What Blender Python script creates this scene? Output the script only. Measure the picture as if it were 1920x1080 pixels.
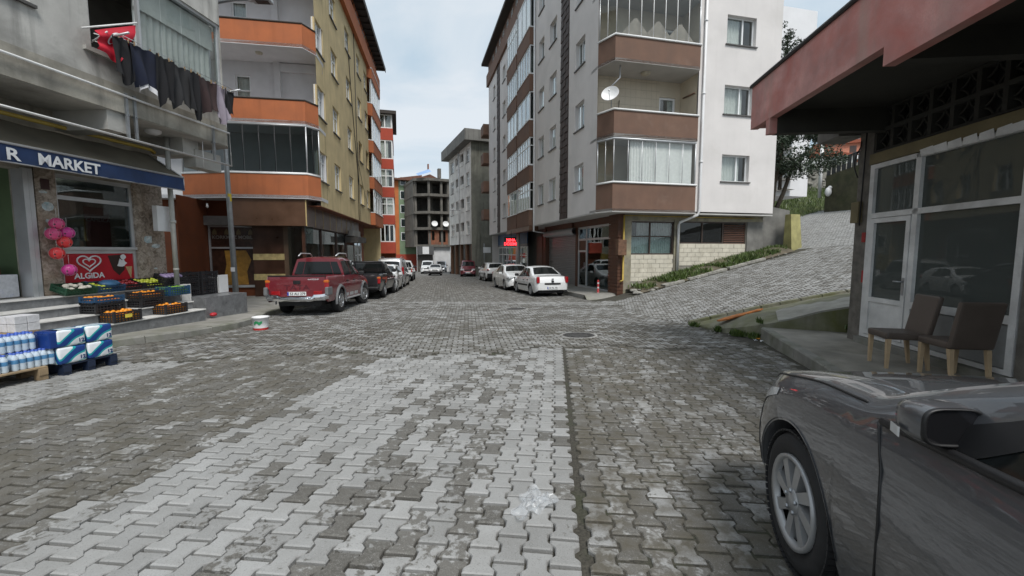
import bpy, bmesh, math, random
import numpy as np
from mathutils import Vector, Matrix
random.seed(7); rng = np.random.default_rng(11)
for o in list(bpy.data.objects): bpy.data.objects.remove(o)
SC = bpy.context.scene; COL = SC.collection
PI = math.pi; RAD = math.radians
# ------------------------------------------------------------------ camera
CAMH = 1.47
cam = bpy.data.cameras.new('camera'); camo = bpy.data.objects.new('camera', cam); COL.objects.link(camo)
cam.sensor_width = 36; cam.lens = 790/1920*36; cam.clip_end = 2000; cam.clip_start = 0.05
camo.location = (0, 0, CAMH); camo.rotation_euler = (PI/2 - math.atan(69/790), 0, 0)
SC.camera = camo
# ------------------------------------------------------------------ world: overcast sky
wd = bpy.data.worlds.new('World'); SC.world = wd; wd.use_nodes = True
SUN_EL, SUN_AZ = 56, 158        # azimuth measured clockwise from +Y
nt = wd.node_tree; nt.nodes.clear()
def N(nt, t, **k):
    n = nt.nodes.new(t)
    for a, b in k.items():
        if a.startswith('i_'): n.inputs[a[2:].replace('_', ' ')].default_value = b
        else: setattr(n, a, b)
    return n
sky = N(nt, 'ShaderNodeTexSky', sky_type='NISHITA', sun_disc=False, sun_elevation=RAD(SUN_EL), sun_rotation=RAD(SUN_AZ), air_density=1.0, dust_density=2.5, ozone_density=1.0)
tc = N(nt, 'ShaderNodeTexCoord')
mp = N(nt, 'ShaderNodeMapping'); mp.inputs['Scale'].default_value = (1.0, 1.0, 2.6)
nz = N(nt, 'ShaderNodeTexNoise'); nz.inputs['Scale'].default_value = 2.2; nz.inputs['Detail'].default_value = 7; nz.inputs['Roughness'].default_value = .55; nz.inputs['Distortion'].default_value = .6
cr = N(nt, 'ShaderNodeValToRGB'); cr.color_ramp.elements[0].position = .36; cr.color_ramp.elements[0].color = (3.05, 3.8, 4.4, 1); cr.color_ramp.elements[1].position = .62; cr.color_ramp.elements[1].color = (4.5, 4.8, 5.05, 1)
mx = N(nt, 'ShaderNodeMix', data_type='RGBA'); mx.inputs[0].default_value = .9
bg = N(nt, 'ShaderNodeBackground'); bg.inputs['Strength'].default_value = .085
ow = N(nt, 'ShaderNodeOutputWorld')
L = nt.links.new
L(tc.outputs['Generated'], mp.inputs['Vector']); L(mp.outputs[0], nz.inputs['Vector']); L(nz.outputs['Fac'], cr.inputs['Fac'])
L(sky.outputs[0], mx.inputs[6]); L(cr.outputs[0], mx.inputs[7]); L(mx.outputs[2], bg.inputs[0]); L(bg.outputs[0], ow.inputs[0])
sun = bpy.data.lights.new('sun', 'SUN'); sun.energy = 1.5; sun.angle = RAD(20); sun.color = (1, .97, .93)
suno = bpy.data.objects.new('sun', sun); COL.objects.link(suno)
az = RAD(SUN_AZ); el = RAD(SUN_EL)
sdir = Vector((math.sin(az)*math.cos(el), math.cos(az)*math.cos(el), math.sin(el)))
suno.rotation_euler = sdir.to_track_quat('Z', 'Y').to_euler()
vs = SC.view_settings; vs.view_transform = 'Standard'; vs.look = 'None'; vs.exposure = 1.08; vs.gamma = 1
SC.render.resolution_x = 1024; SC.render.resolution_y = 576
# ------------------------------------------------------------------ materials
MATS = {}
def srgb(r, g, b):
    f = lambda c: (c/255/12.92) if c/255 <= .04045 else ((c/255+.055)/1.055)**2.4
    return (f(r), f(g), f(b))
def newmat(name):
    m = bpy.data.materials.new(name); m.use_nodes = True; m.node_tree.nodes.clear(); MATS[name] = m
    nt = m.node_tree; o = N(nt, 'ShaderNodeOutputMaterial'); b = N(nt, 'ShaderNodeBsdfPrincipled'); nt.links.new(b.outputs[0], o.inputs[0])
    return m, nt, b
def mixc(nt, fac, a, b, blend='MIX'):
    m = N(nt, 'ShaderNodeMix', data_type='RGBA', blend_type=blend)
    for sock, v in ((0, fac), (6, a), (7, b)):
        if hasattr(v, 'links') or hasattr(v, 'is_linked'): nt.links.new(v, m.inputs[sock])
        elif sock == 0: m.inputs[0].default_value = v
        else: m.inputs[sock].default_value = (*v[:3], 1)
    return m.outputs[2]
def ramp(nt, src, p0, p1, c0=0., c1=1.):
    r = N(nt, 'ShaderNodeMapRange'); r.inputs[1].default_value = p0; r.inputs[2].default_value = p1; r.inputs[3].default_value = c0; r.inputs[4].default_value = c1
    nt.links.new(src, r.inputs[0]); return r.outputs[0]
def noise(nt, scale, detail=4, rough=.55, vec=None, dist=0., space='Object', stretch=None):
    n = N(nt, 'ShaderNodeTexNoise'); n.inputs['Scale'].default_value = scale; n.inputs['Detail'].default_value = detail; n.inputs['Roughness'].default_value = rough; n.inputs['Distortion'].default_value = dist
    if vec is None:
        t = N(nt, 'ShaderNodeTexCoord'); vec = t.outputs[space]
    if stretch:
        mpn = N(nt, 'ShaderNodeMapping'); mpn.inputs['Scale'].default_value = stretch; nt.links.new(vec, mpn.inputs[0]); vec = mpn.outputs[0]
    nt.links.new(vec, n.inputs['Vector']); return n.outputs['Fac']
def bump(nt, b, h, strength=.3, dist=.01):
    n = N(nt, 'ShaderNodeBump'); n.inputs['Strength'].default_value = strength; n.inputs['Distance'].default_value = dist
    nt.links.new(h, n.inputs['Height']); nt.links.new(n.outputs[0], b.inputs['Normal'])
def mat(name, col, rough=.7, var=.12, vscale=3., fine=60., bmp=.15, metal=0., streak=0., streakcol=(.08, .08, .07), stain=0., staincol=(.1, .1, .09), stainscale=.9, spec=.5, coat=0., trans=0., alpha=1., emit=None):
    if name in MATS: return MATS[name]
    m, nt, b = newmat(name)
    c = (*col, 1)
    d = tuple(x*(1-var*1.6) for x in col); l = tuple(min(1, x*(1+var)) for x in col)
    n1 = noise(nt, vscale, 5)
    out = mixc(nt, ramp(nt, n1, .3, .7), d, l)
    n2 = noise(nt, fine, 3)
    out = mixc(nt, ramp(nt, n2, .3, .7, 0, .35*min(1, var*4)), out, tuple(x*.7 for x in col))
    if stain > 0:
        n3 = noise(nt, stainscale, 8, .65, dist=.5)
        out = mixc(nt, ramp(nt, n3, .62-.25*stain, .78-.1*stain, 0, min(1, .35+stain*.6)), out, staincol)
    if streak > 0:
        n4 = noise(nt, 1., 6, .6, stretch=(3.2, 3.2, .22))
        out = mixc(nt, ramp(nt, n4, .52, .75, 0, streak), out, streakcol)
    nt.links.new(out, b.inputs['Base Color'])
    b.inputs['Metallic'].default_value = metal; b.inputs['Specular IOR Level'].default_value = spec
    b.inputs['Coat Weight'].default_value = coat; b.inputs['Coat Roughness'].default_value = .06
    b.inputs['Transmission Weight'].default_value = trans; b.inputs['Alpha'].default_value = alpha
    r = ramp(nt, n1, .3, .7, max(0.02, rough-.08), min(1, rough+.08)); nt.links.new(r, b.inputs['Roughness'])
    if bmp > 0: bump(nt, b, n2, bmp, .006)
    if emit: b.inputs['Emission Color'].default_value = (*emit[0], 1); b.inputs['Emission Strength'].default_value = emit[1]
    return m
def glassmat(name, tint=(.75, .8, .8), refl=.06, rough=.01, opaque=0., opcol=(.02, .025, .025)):
    m = bpy.data.materials.new(name); m.use_nodes = True; nt = m.node_tree; nt.nodes.clear(); MATS[name] = m
    o = N(nt, 'ShaderNodeOutputMaterial'); t = N(nt, 'ShaderNodeBsdfTransparent'); t.inputs[0].default_value = (*tint, 1)
    gl = N(nt, 'ShaderNodeBsdfGlossy'); gl.inputs['Roughness'].default_value = rough; gl.inputs[0].default_value = (.95, .98, 1, 1)
    ge = N(nt, 'ShaderNodeNewGeometry'); dp = N(nt, 'ShaderNodeVectorMath', operation='DOT_PRODUCT'); nt.links.new(ge.outputs['Incoming'], dp.inputs[0]); nt.links.new(ge.outputs['Normal'], dp.inputs[1])
    ab = N(nt, 'ShaderNodeMath', operation='ABSOLUTE'); nt.links.new(dp.outputs['Value'], ab.inputs[0]); om = N(nt, 'ShaderNodeMath', operation='SUBTRACT'); om.inputs[0].default_value = 1.; nt.links.new(ab.outputs[0], om.inputs[1])
    fr = N(nt, 'ShaderNodeMath', operation='POWER', use_clamp=True); fr.inputs[1].default_value = 4.2; nt.links.new(om.outputs[0], fr.inputs[0])
    nzz = noise(nt, .8, 2); bp = N(nt, 'ShaderNodeBump'); bp.inputs['Strength'].default_value = .05; bp.inputs['Distance'].default_value = .05
    nt.links.new(nzz, bp.inputs['Height']); nt.links.new(bp.outputs[0], gl.inputs['Normal'])
    a = N(nt, 'ShaderNodeMath', operation='MULTIPLY_ADD', use_clamp=True); a.inputs[1].default_value = 1.0; a.inputs[2].default_value = refl
    nt.links.new(fr.outputs[0], a.inputs[0])
    base = t.outputs[0]
    if opaque > 0:
        df = N(nt, 'ShaderNodeBsdfDiffuse'); df.inputs[0].default_value = (*opcol, 1)
        m0 = N(nt, 'ShaderNodeMixShader'); m0.inputs[0].default_value = opaque
        nt.links.new(t.outputs[0], m0.inputs[1]); nt.links.new(df.outputs[0], m0.inputs[2]); base = m0.outputs[0]
    ms = N(nt, 'ShaderNodeMixShader'); nt.links.new(a.outputs[0], ms.inputs[0]); nt.links.new(base, ms.inputs[1]); nt.links.new(gl.outputs[0], ms.inputs[2])
    nt.links.new(ms.outputs[0], o.inputs[0]); return m
# ------------------------------------------------------------------ mesh helpers
class MB:
    """collects shapes; every shape may go to one of several material slots"""
    def __init__(s): s.v = []; s.f = []; s.m = []; s.cur = 0; s.sm = []; s.smooth = False
    def add(s, vs, fs):
        k = len(s.v); s.v += [tuple(p) for p in vs]
        for f in fs: s.f.append([i+k for i in f]); s.m.append(s.cur); s.sm.append(s.smooth)
        return s
    def box(s, x0, x1, y0, y1, z0, z1):
        if x0 > x1: x0, x1 = x1, x0
        if y0 > y1: y0, y1 = y1, y0
        if z0 > z1: z0, z1 = z1, z0
        return s.add([(x0,y0,z0),(x1,y0,z0),(x1,y1,z0),(x0,y1,z0),(x0,y0,z1),(x1,y0,z1),(x1,y1,z1),(x0,y1,z1)],
                     [(3,2,1,0),(4,5,6,7),(0,1,5,4),(1,2,6,5),(2,3,7,6),(3,0,4,7)])
    def bbox(s, x0, x1, y0, y1, z0, z1, b=.01):
        """box with chamfered edges"""
        bm = bmesh.new(); bmesh.ops.create_cube(bm, size=1)
        for v in bm.verts: v.co = Vector(((x0+x1)/2+v.co.x*(x1-x0), (y0+y1)/2+v.co.y*(y1-y0), (z0+z1)/2+v.co.z*(z1-z0)))
        bmesh.ops.bevel(bm, geom=list(bm.edges), offset=b, segments=2, affect='EDGES', profile=.6)
        bm.verts.index_update(); s.add([v.co for v in bm.verts], [[v.index for v in f.verts] for f in bm.faces]); bm.free(); return s
    def quad(s, a, b, c, d): return s.add([a, b, c, d], [(0, 1, 2, 3)])
    def prism(s, pts, z0, z1, axis='z'):
        n = len(pts)
        P = {'z': lambda p, q: (p[0], p[1], q), 'y': lambda p, q: (p[0], q, p[1]), 'x': lambda p, q: (q, p[0], p[1])}[axis]
        vs = [P(p, z0) for p in pts]+[P(p, z1) for p in pts]
        return s.add(vs, [list(range(n))[::-1], list(range(n, 2*n))]+[(i, (i+1) % n, n+(i+1) % n, n+i) for i in range(n)])
    def tube(s, path, r, n=8, closed=False, cap=True):
        path = [Vector(p) for p in path]; rs = r if isinstance(r, (list, tuple)) else [r]*len(path)
        vs = []; fs = []; up = None
        for i, p in enumerate(path):
            a = path[i-1] if i > 0 or closed else p; b = path[(i+1) % len(path)] if i < len(path)-1 or closed else p
            t = (b-a).normalized() if (b-a).length > 1e-9 else Vector((0, 0, 1))
            if up is None or abs(up.dot(t)) > .95: up = Vector((0, 0, 1)) if abs(t.z) < .9 else Vector((1, 0, 0))
            u = t.cross(up).normalized(); w = u.cross(t).normalized(); up = w
            for k in range(n):
                an = 2*PI*k/n; vs.append(p+u*math.cos(an)*rs[i]+w*math.sin(an)*rs[i])
        m = len(path)
        for i in range(m if closed else m-1):
            for k in range(n): j = (i+1) % m; fs.append((i*n+k, i*n+(k+1) % n, j*n+(k+1) % n, j*n+k))
        if cap and not closed: fs += [list(range(n))[::-1], list(range((m-1)*n, m*n))]
        o = s.smooth; s.smooth = True; s.add(vs, fs); s.smooth = o; return s
    def lathe(s, prof, n=24, axis='z', c=(0, 0, 0), cap=False):
        vs = []; fs = []
        for (r, h) in prof:
            for k in range(n):
                a = 2*PI*k/n; x, y = r*math.cos(a), r*math.sin(a)
                p = {'z': (x, y, h), 'y': (x, h, y), 'x': (h, x, y)}[axis]; vs.append((p[0]+c[0], p[1]+c[1], p[2]+c[2]))
        for i in range(len(prof)-1):
            for k in range(n): fs.append((i*n+k, i*n+(k+1) % n, (i+1)*n+(k+1) % n, (i+1)*n+k))
        if cap and prof[0][0] > 1e-4: fs.append(list(range(n))[::-1])
        if cap and prof[-1][0] > 1e-4: fs.append(list(range((len(prof)-1)*n, len(prof)*n)))
        o = s.smooth; s.smooth = True; s.add(vs, fs); s.smooth = o; return s
    def grid(s, fn, nu, nv, smooth=True):
        vs = [fn(i/nu, j/nv) for j in range(nv+1) for i in range(nu+1)]
        fs = [(j*(nu+1)+i, j*(nu+1)+i+1, (j+1)*(nu+1)+i+1, (j+1)*(nu+1)+i) for j in range(nv) for i in range(nu)]
        o = s.smooth; s.smooth = smooth; s.add(vs, fs); s.smooth = o; return s
    def sphere(s, c, r, n=12, m=8, sc=(1, 1, 1)):
        prof = [(max(1e-5, math.sin(PI*i/m)), -math.cos(PI*i/m)) for i in range(m+1)]
        vs = []; fs = []
        for (rr, h) in prof:
            for k in range(n): a = 2*PI*k/n; vs.append((c[0]+r*sc[0]*rr*math.cos(a), c[1]+r*sc[1]*rr*math.sin(a), c[2]+r*sc[2]*h))
        for i in range(m):
            for k in range(n): fs.append((i*n+k, i*n+(k+1) % n, (i+1)*n+(k+1) % n, (i+1)*n+k))
        o = s.smooth; s.smooth = True; s.add(vs, fs); s.smooth = o; return s
    def xf(s, M, start=0):
        for i in range(start, len(s.v)): s.v[i] = tuple(M @ Vector(s.v[i]))
        return s
    def mesh(s, name, mats):
        me = bpy.data.meshes.new(name); me.from_pydata(s.v, [], s.f)
        mats = mats if isinstance(mats, (list, tuple)) else [mats]
        for m in mats: me.materials.append(m)
        me.polygons.foreach_set('material_index', s.m); me.polygons.foreach_set('use_smooth', s.sm); me.update(); return me
    def build(s, name, mats, parent=None, **k):
        o = bpy.data.objects.new(name, s.mesh(name, mats)); COL.objects.link(o)
        if parent: o.parent = parent
        return tag(o, **k)
def tag(o, label=None, cat=None, group=None, kind=None, loc=None, rot=None):
    if label: o['label'] = label
    if cat: o['category'] = cat
    if group: o['group'] = group
    if kind: o['kind'] = kind
    if loc is not None: o.location = loc
    if rot is not None: o.rotation_euler = rot
    return o
def empty(name, loc=(0, 0, 0), rz=0, label=None, cat=None, group=None, kind=None):
    o = bpy.data.objects.new(name, None); COL.objects.link(o); o.location = loc; o.rotation_euler = (0, 0, rz); o.empty_display_size = .2
    return tag(o, label, cat, group, kind)
def inst(name, me, parent=None, loc=(0, 0, 0), rot=(0, 0, 0), scale=None, **k):
    o = bpy.data.objects.new(name, me); COL.objects.link(o); o.location = loc; o.rotation_euler = rot
    if scale: o.scale = scale
    if parent: o.parent = parent
    return tag(o, **k)
def copytree(o, parent=None):
    c = o.copy(); COL.objects.link(c); c.parent = parent
    for ch in list(o.children): copytree(ch, c)
    return c
def text(name, s, size, material, parent, M, extrude=.004, align='LEFT', sx=1., bold=0.):
    cu = bpy.data.curves.new('t', 'FONT'); cu.body = s; cu.size = size; cu.extrude = extrude; cu.align_x = align; cu.align_y = 'BOTTOM_BASELINE'; cu.offset = bold; cu.resolution_u = 3
    t = bpy.data.objects.new('t', cu); COL.objects.link(t)
    dg = bpy.context.evaluated_depsgraph_get(); me = bpy.data.meshes.new_from_object(t.evaluated_get(dg))
    bpy.data.objects.remove(t); bpy.data.curves.remove(cu)
    me.transform(M @ Matrix.Diagonal((sx, 1, 1, 1))); me.materials.clear(); me.materials.append(material)
    o = bpy.data.objects.new(name, me); COL.objects.link(o); o.parent = parent; return o
def basis(o, ax, ay):
    ax = Vector(ax).normalized(); ay = Vector(ay).normalized(); az = ax.cross(ay)
    return Matrix(((ax.x, ay.x, az.x, o[0]), (ax.y, ay.y, az.y, o[1]), (ax.z, ay.z, az.z, o[2]), (0, 0, 0, 1)))
class Face:
    """a facade plane inside a building's own frame: a = along, b = outward, c = up"""
    def __init__(s, parent, o, along, out): s.p = parent; s.o = Vector(o); s.a = Vector(along); s.b = Vector(out)
    def __call__(s, a, b, c): return tuple(s.o+s.a*a+s.b*b+Vector((0, 0, c)))
    def box(s, mb, a0, a1, b0, b1, c0, c1):
        P = [s(a, b, c) for c in (c0, c1) for b in (b0, b1) for a in (a0, a1)]
        return mb.add(P, [(0, 2, 3, 1), (4, 5, 7, 6), (0, 1, 5, 4), (2, 6, 7, 3), (0, 4, 6, 2), (1, 3, 7, 5)])
    def wall(s, mb, a0, a1, c0, c1, holes=(), depth=.2):
        A = sorted({a0, a1, *[h[0] for h in holes], *[h[1] for h in holes]}); C = sorted({c0, c1, *[h[2] for h in holes], *[h[3] for h in holes]})
        A = [a for a in A if a0 <= a <= a1]; C = [c for c in C if c0 <= c <= c1]
        for i in range(len(A)-1):
            for j in range(len(C)-1):
                ma, mc = (A[i]+A[i+1])/2, (C[j]+C[j+1])/2
                if any(h[0] < ma < h[1] and h[2] < mc < h[3] for h in holes): continue
                mb.quad(s(A[i], 0, C[j]), s(A[i+1], 0, C[j]), s(A[i+1], 0, C[j+1]), s(A[i], 0, C[j+1]))
        for h in holes:
            for (p, q) in (((h[0], h[2]), (h[1], h[2])), ((h[1], h[2]), (h[1], h[3])), ((h[1], h[3]), (h[0], h[3])), ((h[0], h[3]), (h[0], h[2]))):
                mb.quad(s(p[0], 0, p[1]), s(q[0], 0, q[1]), s(q[0], -depth, q[1]), s(p[0], -depth, p[1]))
        return mb
def flatwave(mb, F, a0, a1, c0, c1, b, amp=.025, per=.16, n=None, sag=0):
    """hanging cloth with vertical folds"""
    n = n or max(6, int((a1-a0)/per*6)); ph = random.random()*6
    def fn(u, v):
        a = a0+(a1-a0)*u
        return F(a, b+amp*math.sin(2*PI*(a+.015*math.sin(3*v))/per+ph)*(1-.3*v)+.3*amp*math.sin(5*a+ph), c0+(c1-c0)*v)
    return mb.grid(fn, n, 3)
def window(F, a0, a1, c0, c1, rec=.14, mull=(.5,), trans=(), sill=True, frame='pvc', curtain=.8, fw=.055, glass='win_glass', name='window', sillmat='sill_dark', blinds=False):
    mb = MB(); d = .05
    F.box(mb, a0, a1, -rec-d, -rec, c0, c0+fw); F.box(mb, a0, a1, -rec-d, -rec, c1-fw, c1)
    F.box(mb, a0, a0+fw, -rec-d, -rec, c0+fw, c1-fw); F.box(mb, a1-fw, a1, -rec-d, -rec, c0+fw, c1-fw)
    xs = [a0+fw]+[a0+(a1-a0)*m for m in mull]+[a1-fw]
    for x in xs[1:-1]: F.box(mb, x-fw*.55, x+fw*.55, -rec-d, -rec+.006, c0+fw, c1-fw)
    zs = [c0+fw]+[c0+(c1-c0)*t for t in trans]+[c1-fw]
    for z in zs[1:-1]: F.box(mb, a0+fw, a1-fw, -rec-d, -rec+.003, z-fw*.45, z+fw*.45)
    w = mb.build(name, MATS[frame], F.p)
    for i in range(len(xs)-1):
        for j in range(len(zs)-1):
            g = MB(); F.box(g, xs[i]+.01, xs[i+1]-.01, -rec-.03, -rec-.024, zs[j], zs[j+1]); g.build('pane', MATS[glass], w)
    if sill:
        g = MB(); F.box(g, a0-.06, a1+.06, -rec, .06, c0-.05, c0-.003); g.build('sill', MATS[sillmat], w)
    if curtain > 0:
        g = MB(); split = a0+(a1-a0)*curtain
        k = random.random()
        if k < .5: flatwave(g, F, a0+.02, split, c0+.02, c1-.02, -rec-.13)
        else: flatwave(g, F, a1-(split-a0), a1-.02, c0+.02, c1-.02, -rec-.13)
        g.build('curtain', MATS['curtain' if random.random() < .75 else 'curtain_grey'], w)
    return w
mat('pvc', (.78, .79, .79), .35, .04, bmp=0)
mat('sill_dark', (.09, .085, .08), .5, .2)
mat('curtain', (.74, .75, .73), .9, .06, 8, bmp=0); mat('curtain_grey', (.45, .47, .47), .9, .1, 8, bmp=0)
glassmat('win_glass', (.86, .88, .87), .05); glassmat('win_dark', (.35, .4, .4), .05); glassmat('shop_glass', (.62, .68, .68), .07)
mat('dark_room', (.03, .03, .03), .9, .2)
mat('alu', (.55, .56, .57), .4, .06, bmp=0, metal=.5); mat('steel', (.42, .44, .46), .38, .12, 6, metal=.8, bmp=.05)
mat('black_metal', (.025, .025, .027), .45, .2); mat('white_paint', (.75, .75, .74), .45, .06, bmp=0)
mat('black_plastic', (.02, .02, .022), .42, .15, bmp=.05); mat('rubber', (.022, .022, .023), .8, .3, 20)
mat('white_plastic', (.74, .74, .74), .4, .05, bmp=0); mat('concrete', (.33, .325, .31), .85, .2, 2, streak=.4, stain=.3)
mat('dark_concrete', (.2, .195, .18), .9, .25, 2, streak=.6, stain=.4); mat('rust', (.16, .085, .05), .8, .3, 8)
mat('wood', (.36, .25, .14), .7, .25, 5); mat('cable', (.02, .02, .02), .6, .1, bmp=0)
# ------------------------------------------------------------------ terrain
RO = Vector((3.62, 17.3, 0)); RA = RAD(13.25)     # frame of the grey block on the right (x along its front, y down the street)
rfx, rfy = math.cos(RA), math.sin(RA)
def gz0(y): y = np.asarray(y, float); return np.where(y < 14, -.034*y*(1-np.exp(-np.maximum(y, 0)**2/5.5)), -.476-.0265*(y-14))
def rloc(x, y): dx, dy = x-RO.x, y-RO.y; return rfx*dx+rfy*dy, -rfy*dx+rfx*dy
def kerb_y(x): return np.where(x < 4.44, 10.21-.25*(x-4.44), 10.21-.084*(x-4.44))   # near edge of the side road
def gz(x, y):
    x = np.asarray(x, float); y = np.asarray(y, float); b = gz0(y); lx, ly = rloc(x, y)
    side = np.minimum(-.35+.228*(lx-1.08-.275*np.minimum(ly, 2)), 4.9+.03*(lx-23))
    on = ((ly < .75) | (lx > 9.2)) & (y > kerb_y(x))
    side = np.where(on, side, b-1)
    k = .25; h = np.clip(.5+.5*(side-b)/k, 0, 1)
    return b*(1-h)+side*h+k*.5*h*(1-h)
def G(x, y): return float(gz(x, y))
# ------------------------------------------------------------------ ground, road, pavers
def earthmat():
    m, nt, b = newmat('earth')
    n1 = noise(nt, 1.6, 6, .6); n2 = noise(nt, 45, 4, .7); n3 = noise(nt, 7, 5, .6)
    c = mixc(nt, ramp(nt, n1, .35, .65), (.048, .044, .036), (.085, .08, .066))
    c = mixc(nt, ramp(nt, n2, .55, .75, 0, .7), c, (.17, .165, .15))
    c = mixc(nt, ramp(nt, n3, .58, .72, 0, .55), c, (.035, .045, .018))
    nt.links.new(c, b.inputs['Base Color']); b.inputs['Roughness'].default_value = .92; bump(nt, b, n2, .5, .01); return m
def pavermat():
    m, nt, b = newmat('paver')
    at = N(nt, 'ShaderNodeAttribute'); at.attribute_name = 'tone'; sp = N(nt, 'ShaderNodeSeparateColor'); nt.links.new(at.outputs['Color'], sp.inputs[0])
    tone, hue, dirt = sp.outputs[0], sp.outputs[1], sp.outputs[2]
    geo = N(nt, 'ShaderNodeNewGeometry'); pos = geo.outputs['Position']
    jv = N(nt, 'ShaderNodeVectorMath', operation='MULTIPLY_ADD'); nt.links.new(at.outputs['Color'], jv.inputs[0]); jv.inputs[1].default_value = (37, 53, 11); nt.links.new(pos, jv.inputs[2])
    n1 = noise(nt, 19, 5, .6, jv.outputs[0], .25); n2 = noise(nt, 150, 3, .7, pos); n3 = noise(nt, 55, 4, .6, pos); n4 = noise(nt, .9, 4, .6, pos); n5 = noise(nt, 4.5, 5, .65, pos)
    a = N(nt, 'ShaderNodeMath', operation='MULTIPLY_ADD'); nt.links.new(tone, a.inputs[0]); a.inputs[1].default_value = .62; nt.links.new(n1, a.inputs[2])
    worn = ramp(nt, a.outputs[0], .725, .815)                       # the pale skin left on the stone
    dark = mixc(nt, hue, (.086, .082, .073), (.14, .135, .123))
    dark = mixc(nt, ramp(nt, n3, .4, .7, 0, .6), dark, (.185, .18, .165))
    light = mixc(nt, hue, (.26, .262, .257), (.36, .363, .357))
    light = mixc(nt, ramp(nt, n3, .5, .75, 0, .35), light, (.28, .275, .265))
    c = mixc(nt, worn, dark, light)
    c = mixc(nt, ramp(nt, n2, .58, .68, 0, .5), c, (.45, .445, .43))
    c = mixc(nt, ramp(nt, n2, .42, .3, 0, .6), c, (.05, .047, .04))
    dm = N(nt, 'ShaderNodeMath', operation='MULTIPLY', use_clamp=True); nt.links.new(ramp(nt, n5, .38, .6), dm.inputs[0]); nt.links.new(dirt, dm.inputs[1])
    c = mixc(nt, dm.outputs[0], c, (.088, .078, .057))
    c = mixc(nt, ramp(nt, n4, .45, .7, 0, .22), c, (.09, .085, .074))
    nt.links.new(c, b.inputs['Base Color'])
    nt.links.new(ramp(nt, n3, .3, .7, .62, .9), b.inputs['Roughness'])
    hgt = N(nt, 'ShaderNodeMath', operation='MULTIPLY_ADD'); nt.links.new(worn, hgt.inputs[0]); hgt.inputs[1].default_value = .35; nt.links.new(n2, hgt.inputs[2])
    bump(nt, b, hgt.outputs[0], .45, .006); return m
earth = earthmat(); pav = pavermat()
# base sheet: one ground reaching to the horizon, graded finely where the street is
def sheet(name, xs, ys, zf, m):
    X, Y = np.meshgrid(xs, ys); Z = zf(X, Y); v = np.stack([X, Y, Z], -1).reshape(-1, 3)
    nx, ny = len(xs), len(ys); f = [(j*nx+i, j*nx+i+1, (j+1)*nx+i+1, (j+1)*nx+i) for j in range(ny-1) for i in range(nx-1)]
    me = bpy.data.meshes.new(name); me.from_pydata(v.tolist(), [], f); me.materials.append(m); me.polygons.foreach_set('use_smooth', [True]*len(f)); me.update()
    o = bpy.data.objects.new(name, me); COL.objects.link(o); o['kind'] = 'structure'; return o
xs = np.unique(np.concatenate([np.linspace(-400, -14, 12), np.arange(-14, 26, .4), np.linspace(26, 400, 12)]))
ys = np.unique(np.concatenate([np.linspace(-60, -3, 6), np.arange(-3, 62, .4), np.linspace(62, 700, 14)]))
ground = sheet('ground', xs, ys, lambda X, Y: np.maximum(gz(X, np.clip(Y, -40, 150)), -4.5)-.03, earth)
road = empty('road', kind='structure')
PW, PL, PA = .137, .20, .0135
def outline(W, Ln, gap=.013):
    h = lambda t: W/2-gap/2+PA*t; l = Ln/2-gap*.85
    R_ = [(h(1), -l), (h(1), -l*.64), (h(-1), -l*.36), (h(-1), l*.36), (h(1), l*.64), (h(1), l)]
    return np.array(R_+[(-x, y) for x, y in R_[::-1]])
OUT = outline(PW, PL); INN = OUT*np.array([(PW/2-.008)/(PW/2), (PL/2-.008)/(PL/2)])
KERB_L = [(-8.6, 3.2), (-7.75, 6.0), (-7.29, 7.33), (-6.73, 8.55), (-6.52, 9.9), (-6.7, 11), (-7.2, 12.3), (-7.35, 13.5), (-7.5, 18.3), (-9.9, 32.7), (-11.6, 42)]
KERB_R = [(3.05, 1.8), (4.12, 5.49), (4.72, 7.55), (4.95, 8.3)]
def xat(poly, y):
    p = np.array(poly); return np.interp(y, p[:, 1], p[:, 0])
CS = (math.cos(RAD(5.9)), math.sin(RAD(5.9)))
def zone_ok(z, x, y):
    lx, ly = rloc(x, y)
    yb = 7.1+.12*x+.22*math.sin(x*1.3)+.12*math.sin(x*4.1); left = xat(KERB_L, y)+.12
    sideon = (y > kerb_y(x)) and (lx > -.9-.275*(-ly-0)*.0) and lx > 1.0+.275*min(ly, 2)-.6
    if z == 1: return y < yb and x > left and (x < xat(KERB_R, y)-.1 if y < 8.3 else True)
    if y < kerb_y(x) and x > 4.4 and y < 10.3: return False
    if z == 2: return yb+.1 < y < 15.6-.1*x and x > left and not sideon and (x < 4.75 if y < 8.3 else x < 4.4 if y < 10.3 else True) and not (lx > .3 and ly > -.25)
    if z == 3: return 15.75-.1*x < y < 46 and x > left and lx < (-.35 if ly > -.5 else 1.0) and not sideon
    if z == 4: return sideon and ly < -.95-.03*lx and lx < 9.3
    if z == 5: return sideon and not (lx < 13.5 and ly > 4.0) and 9.4 < lx < 23.2 and ly < 10.5 and ly > -12
    return False
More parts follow.
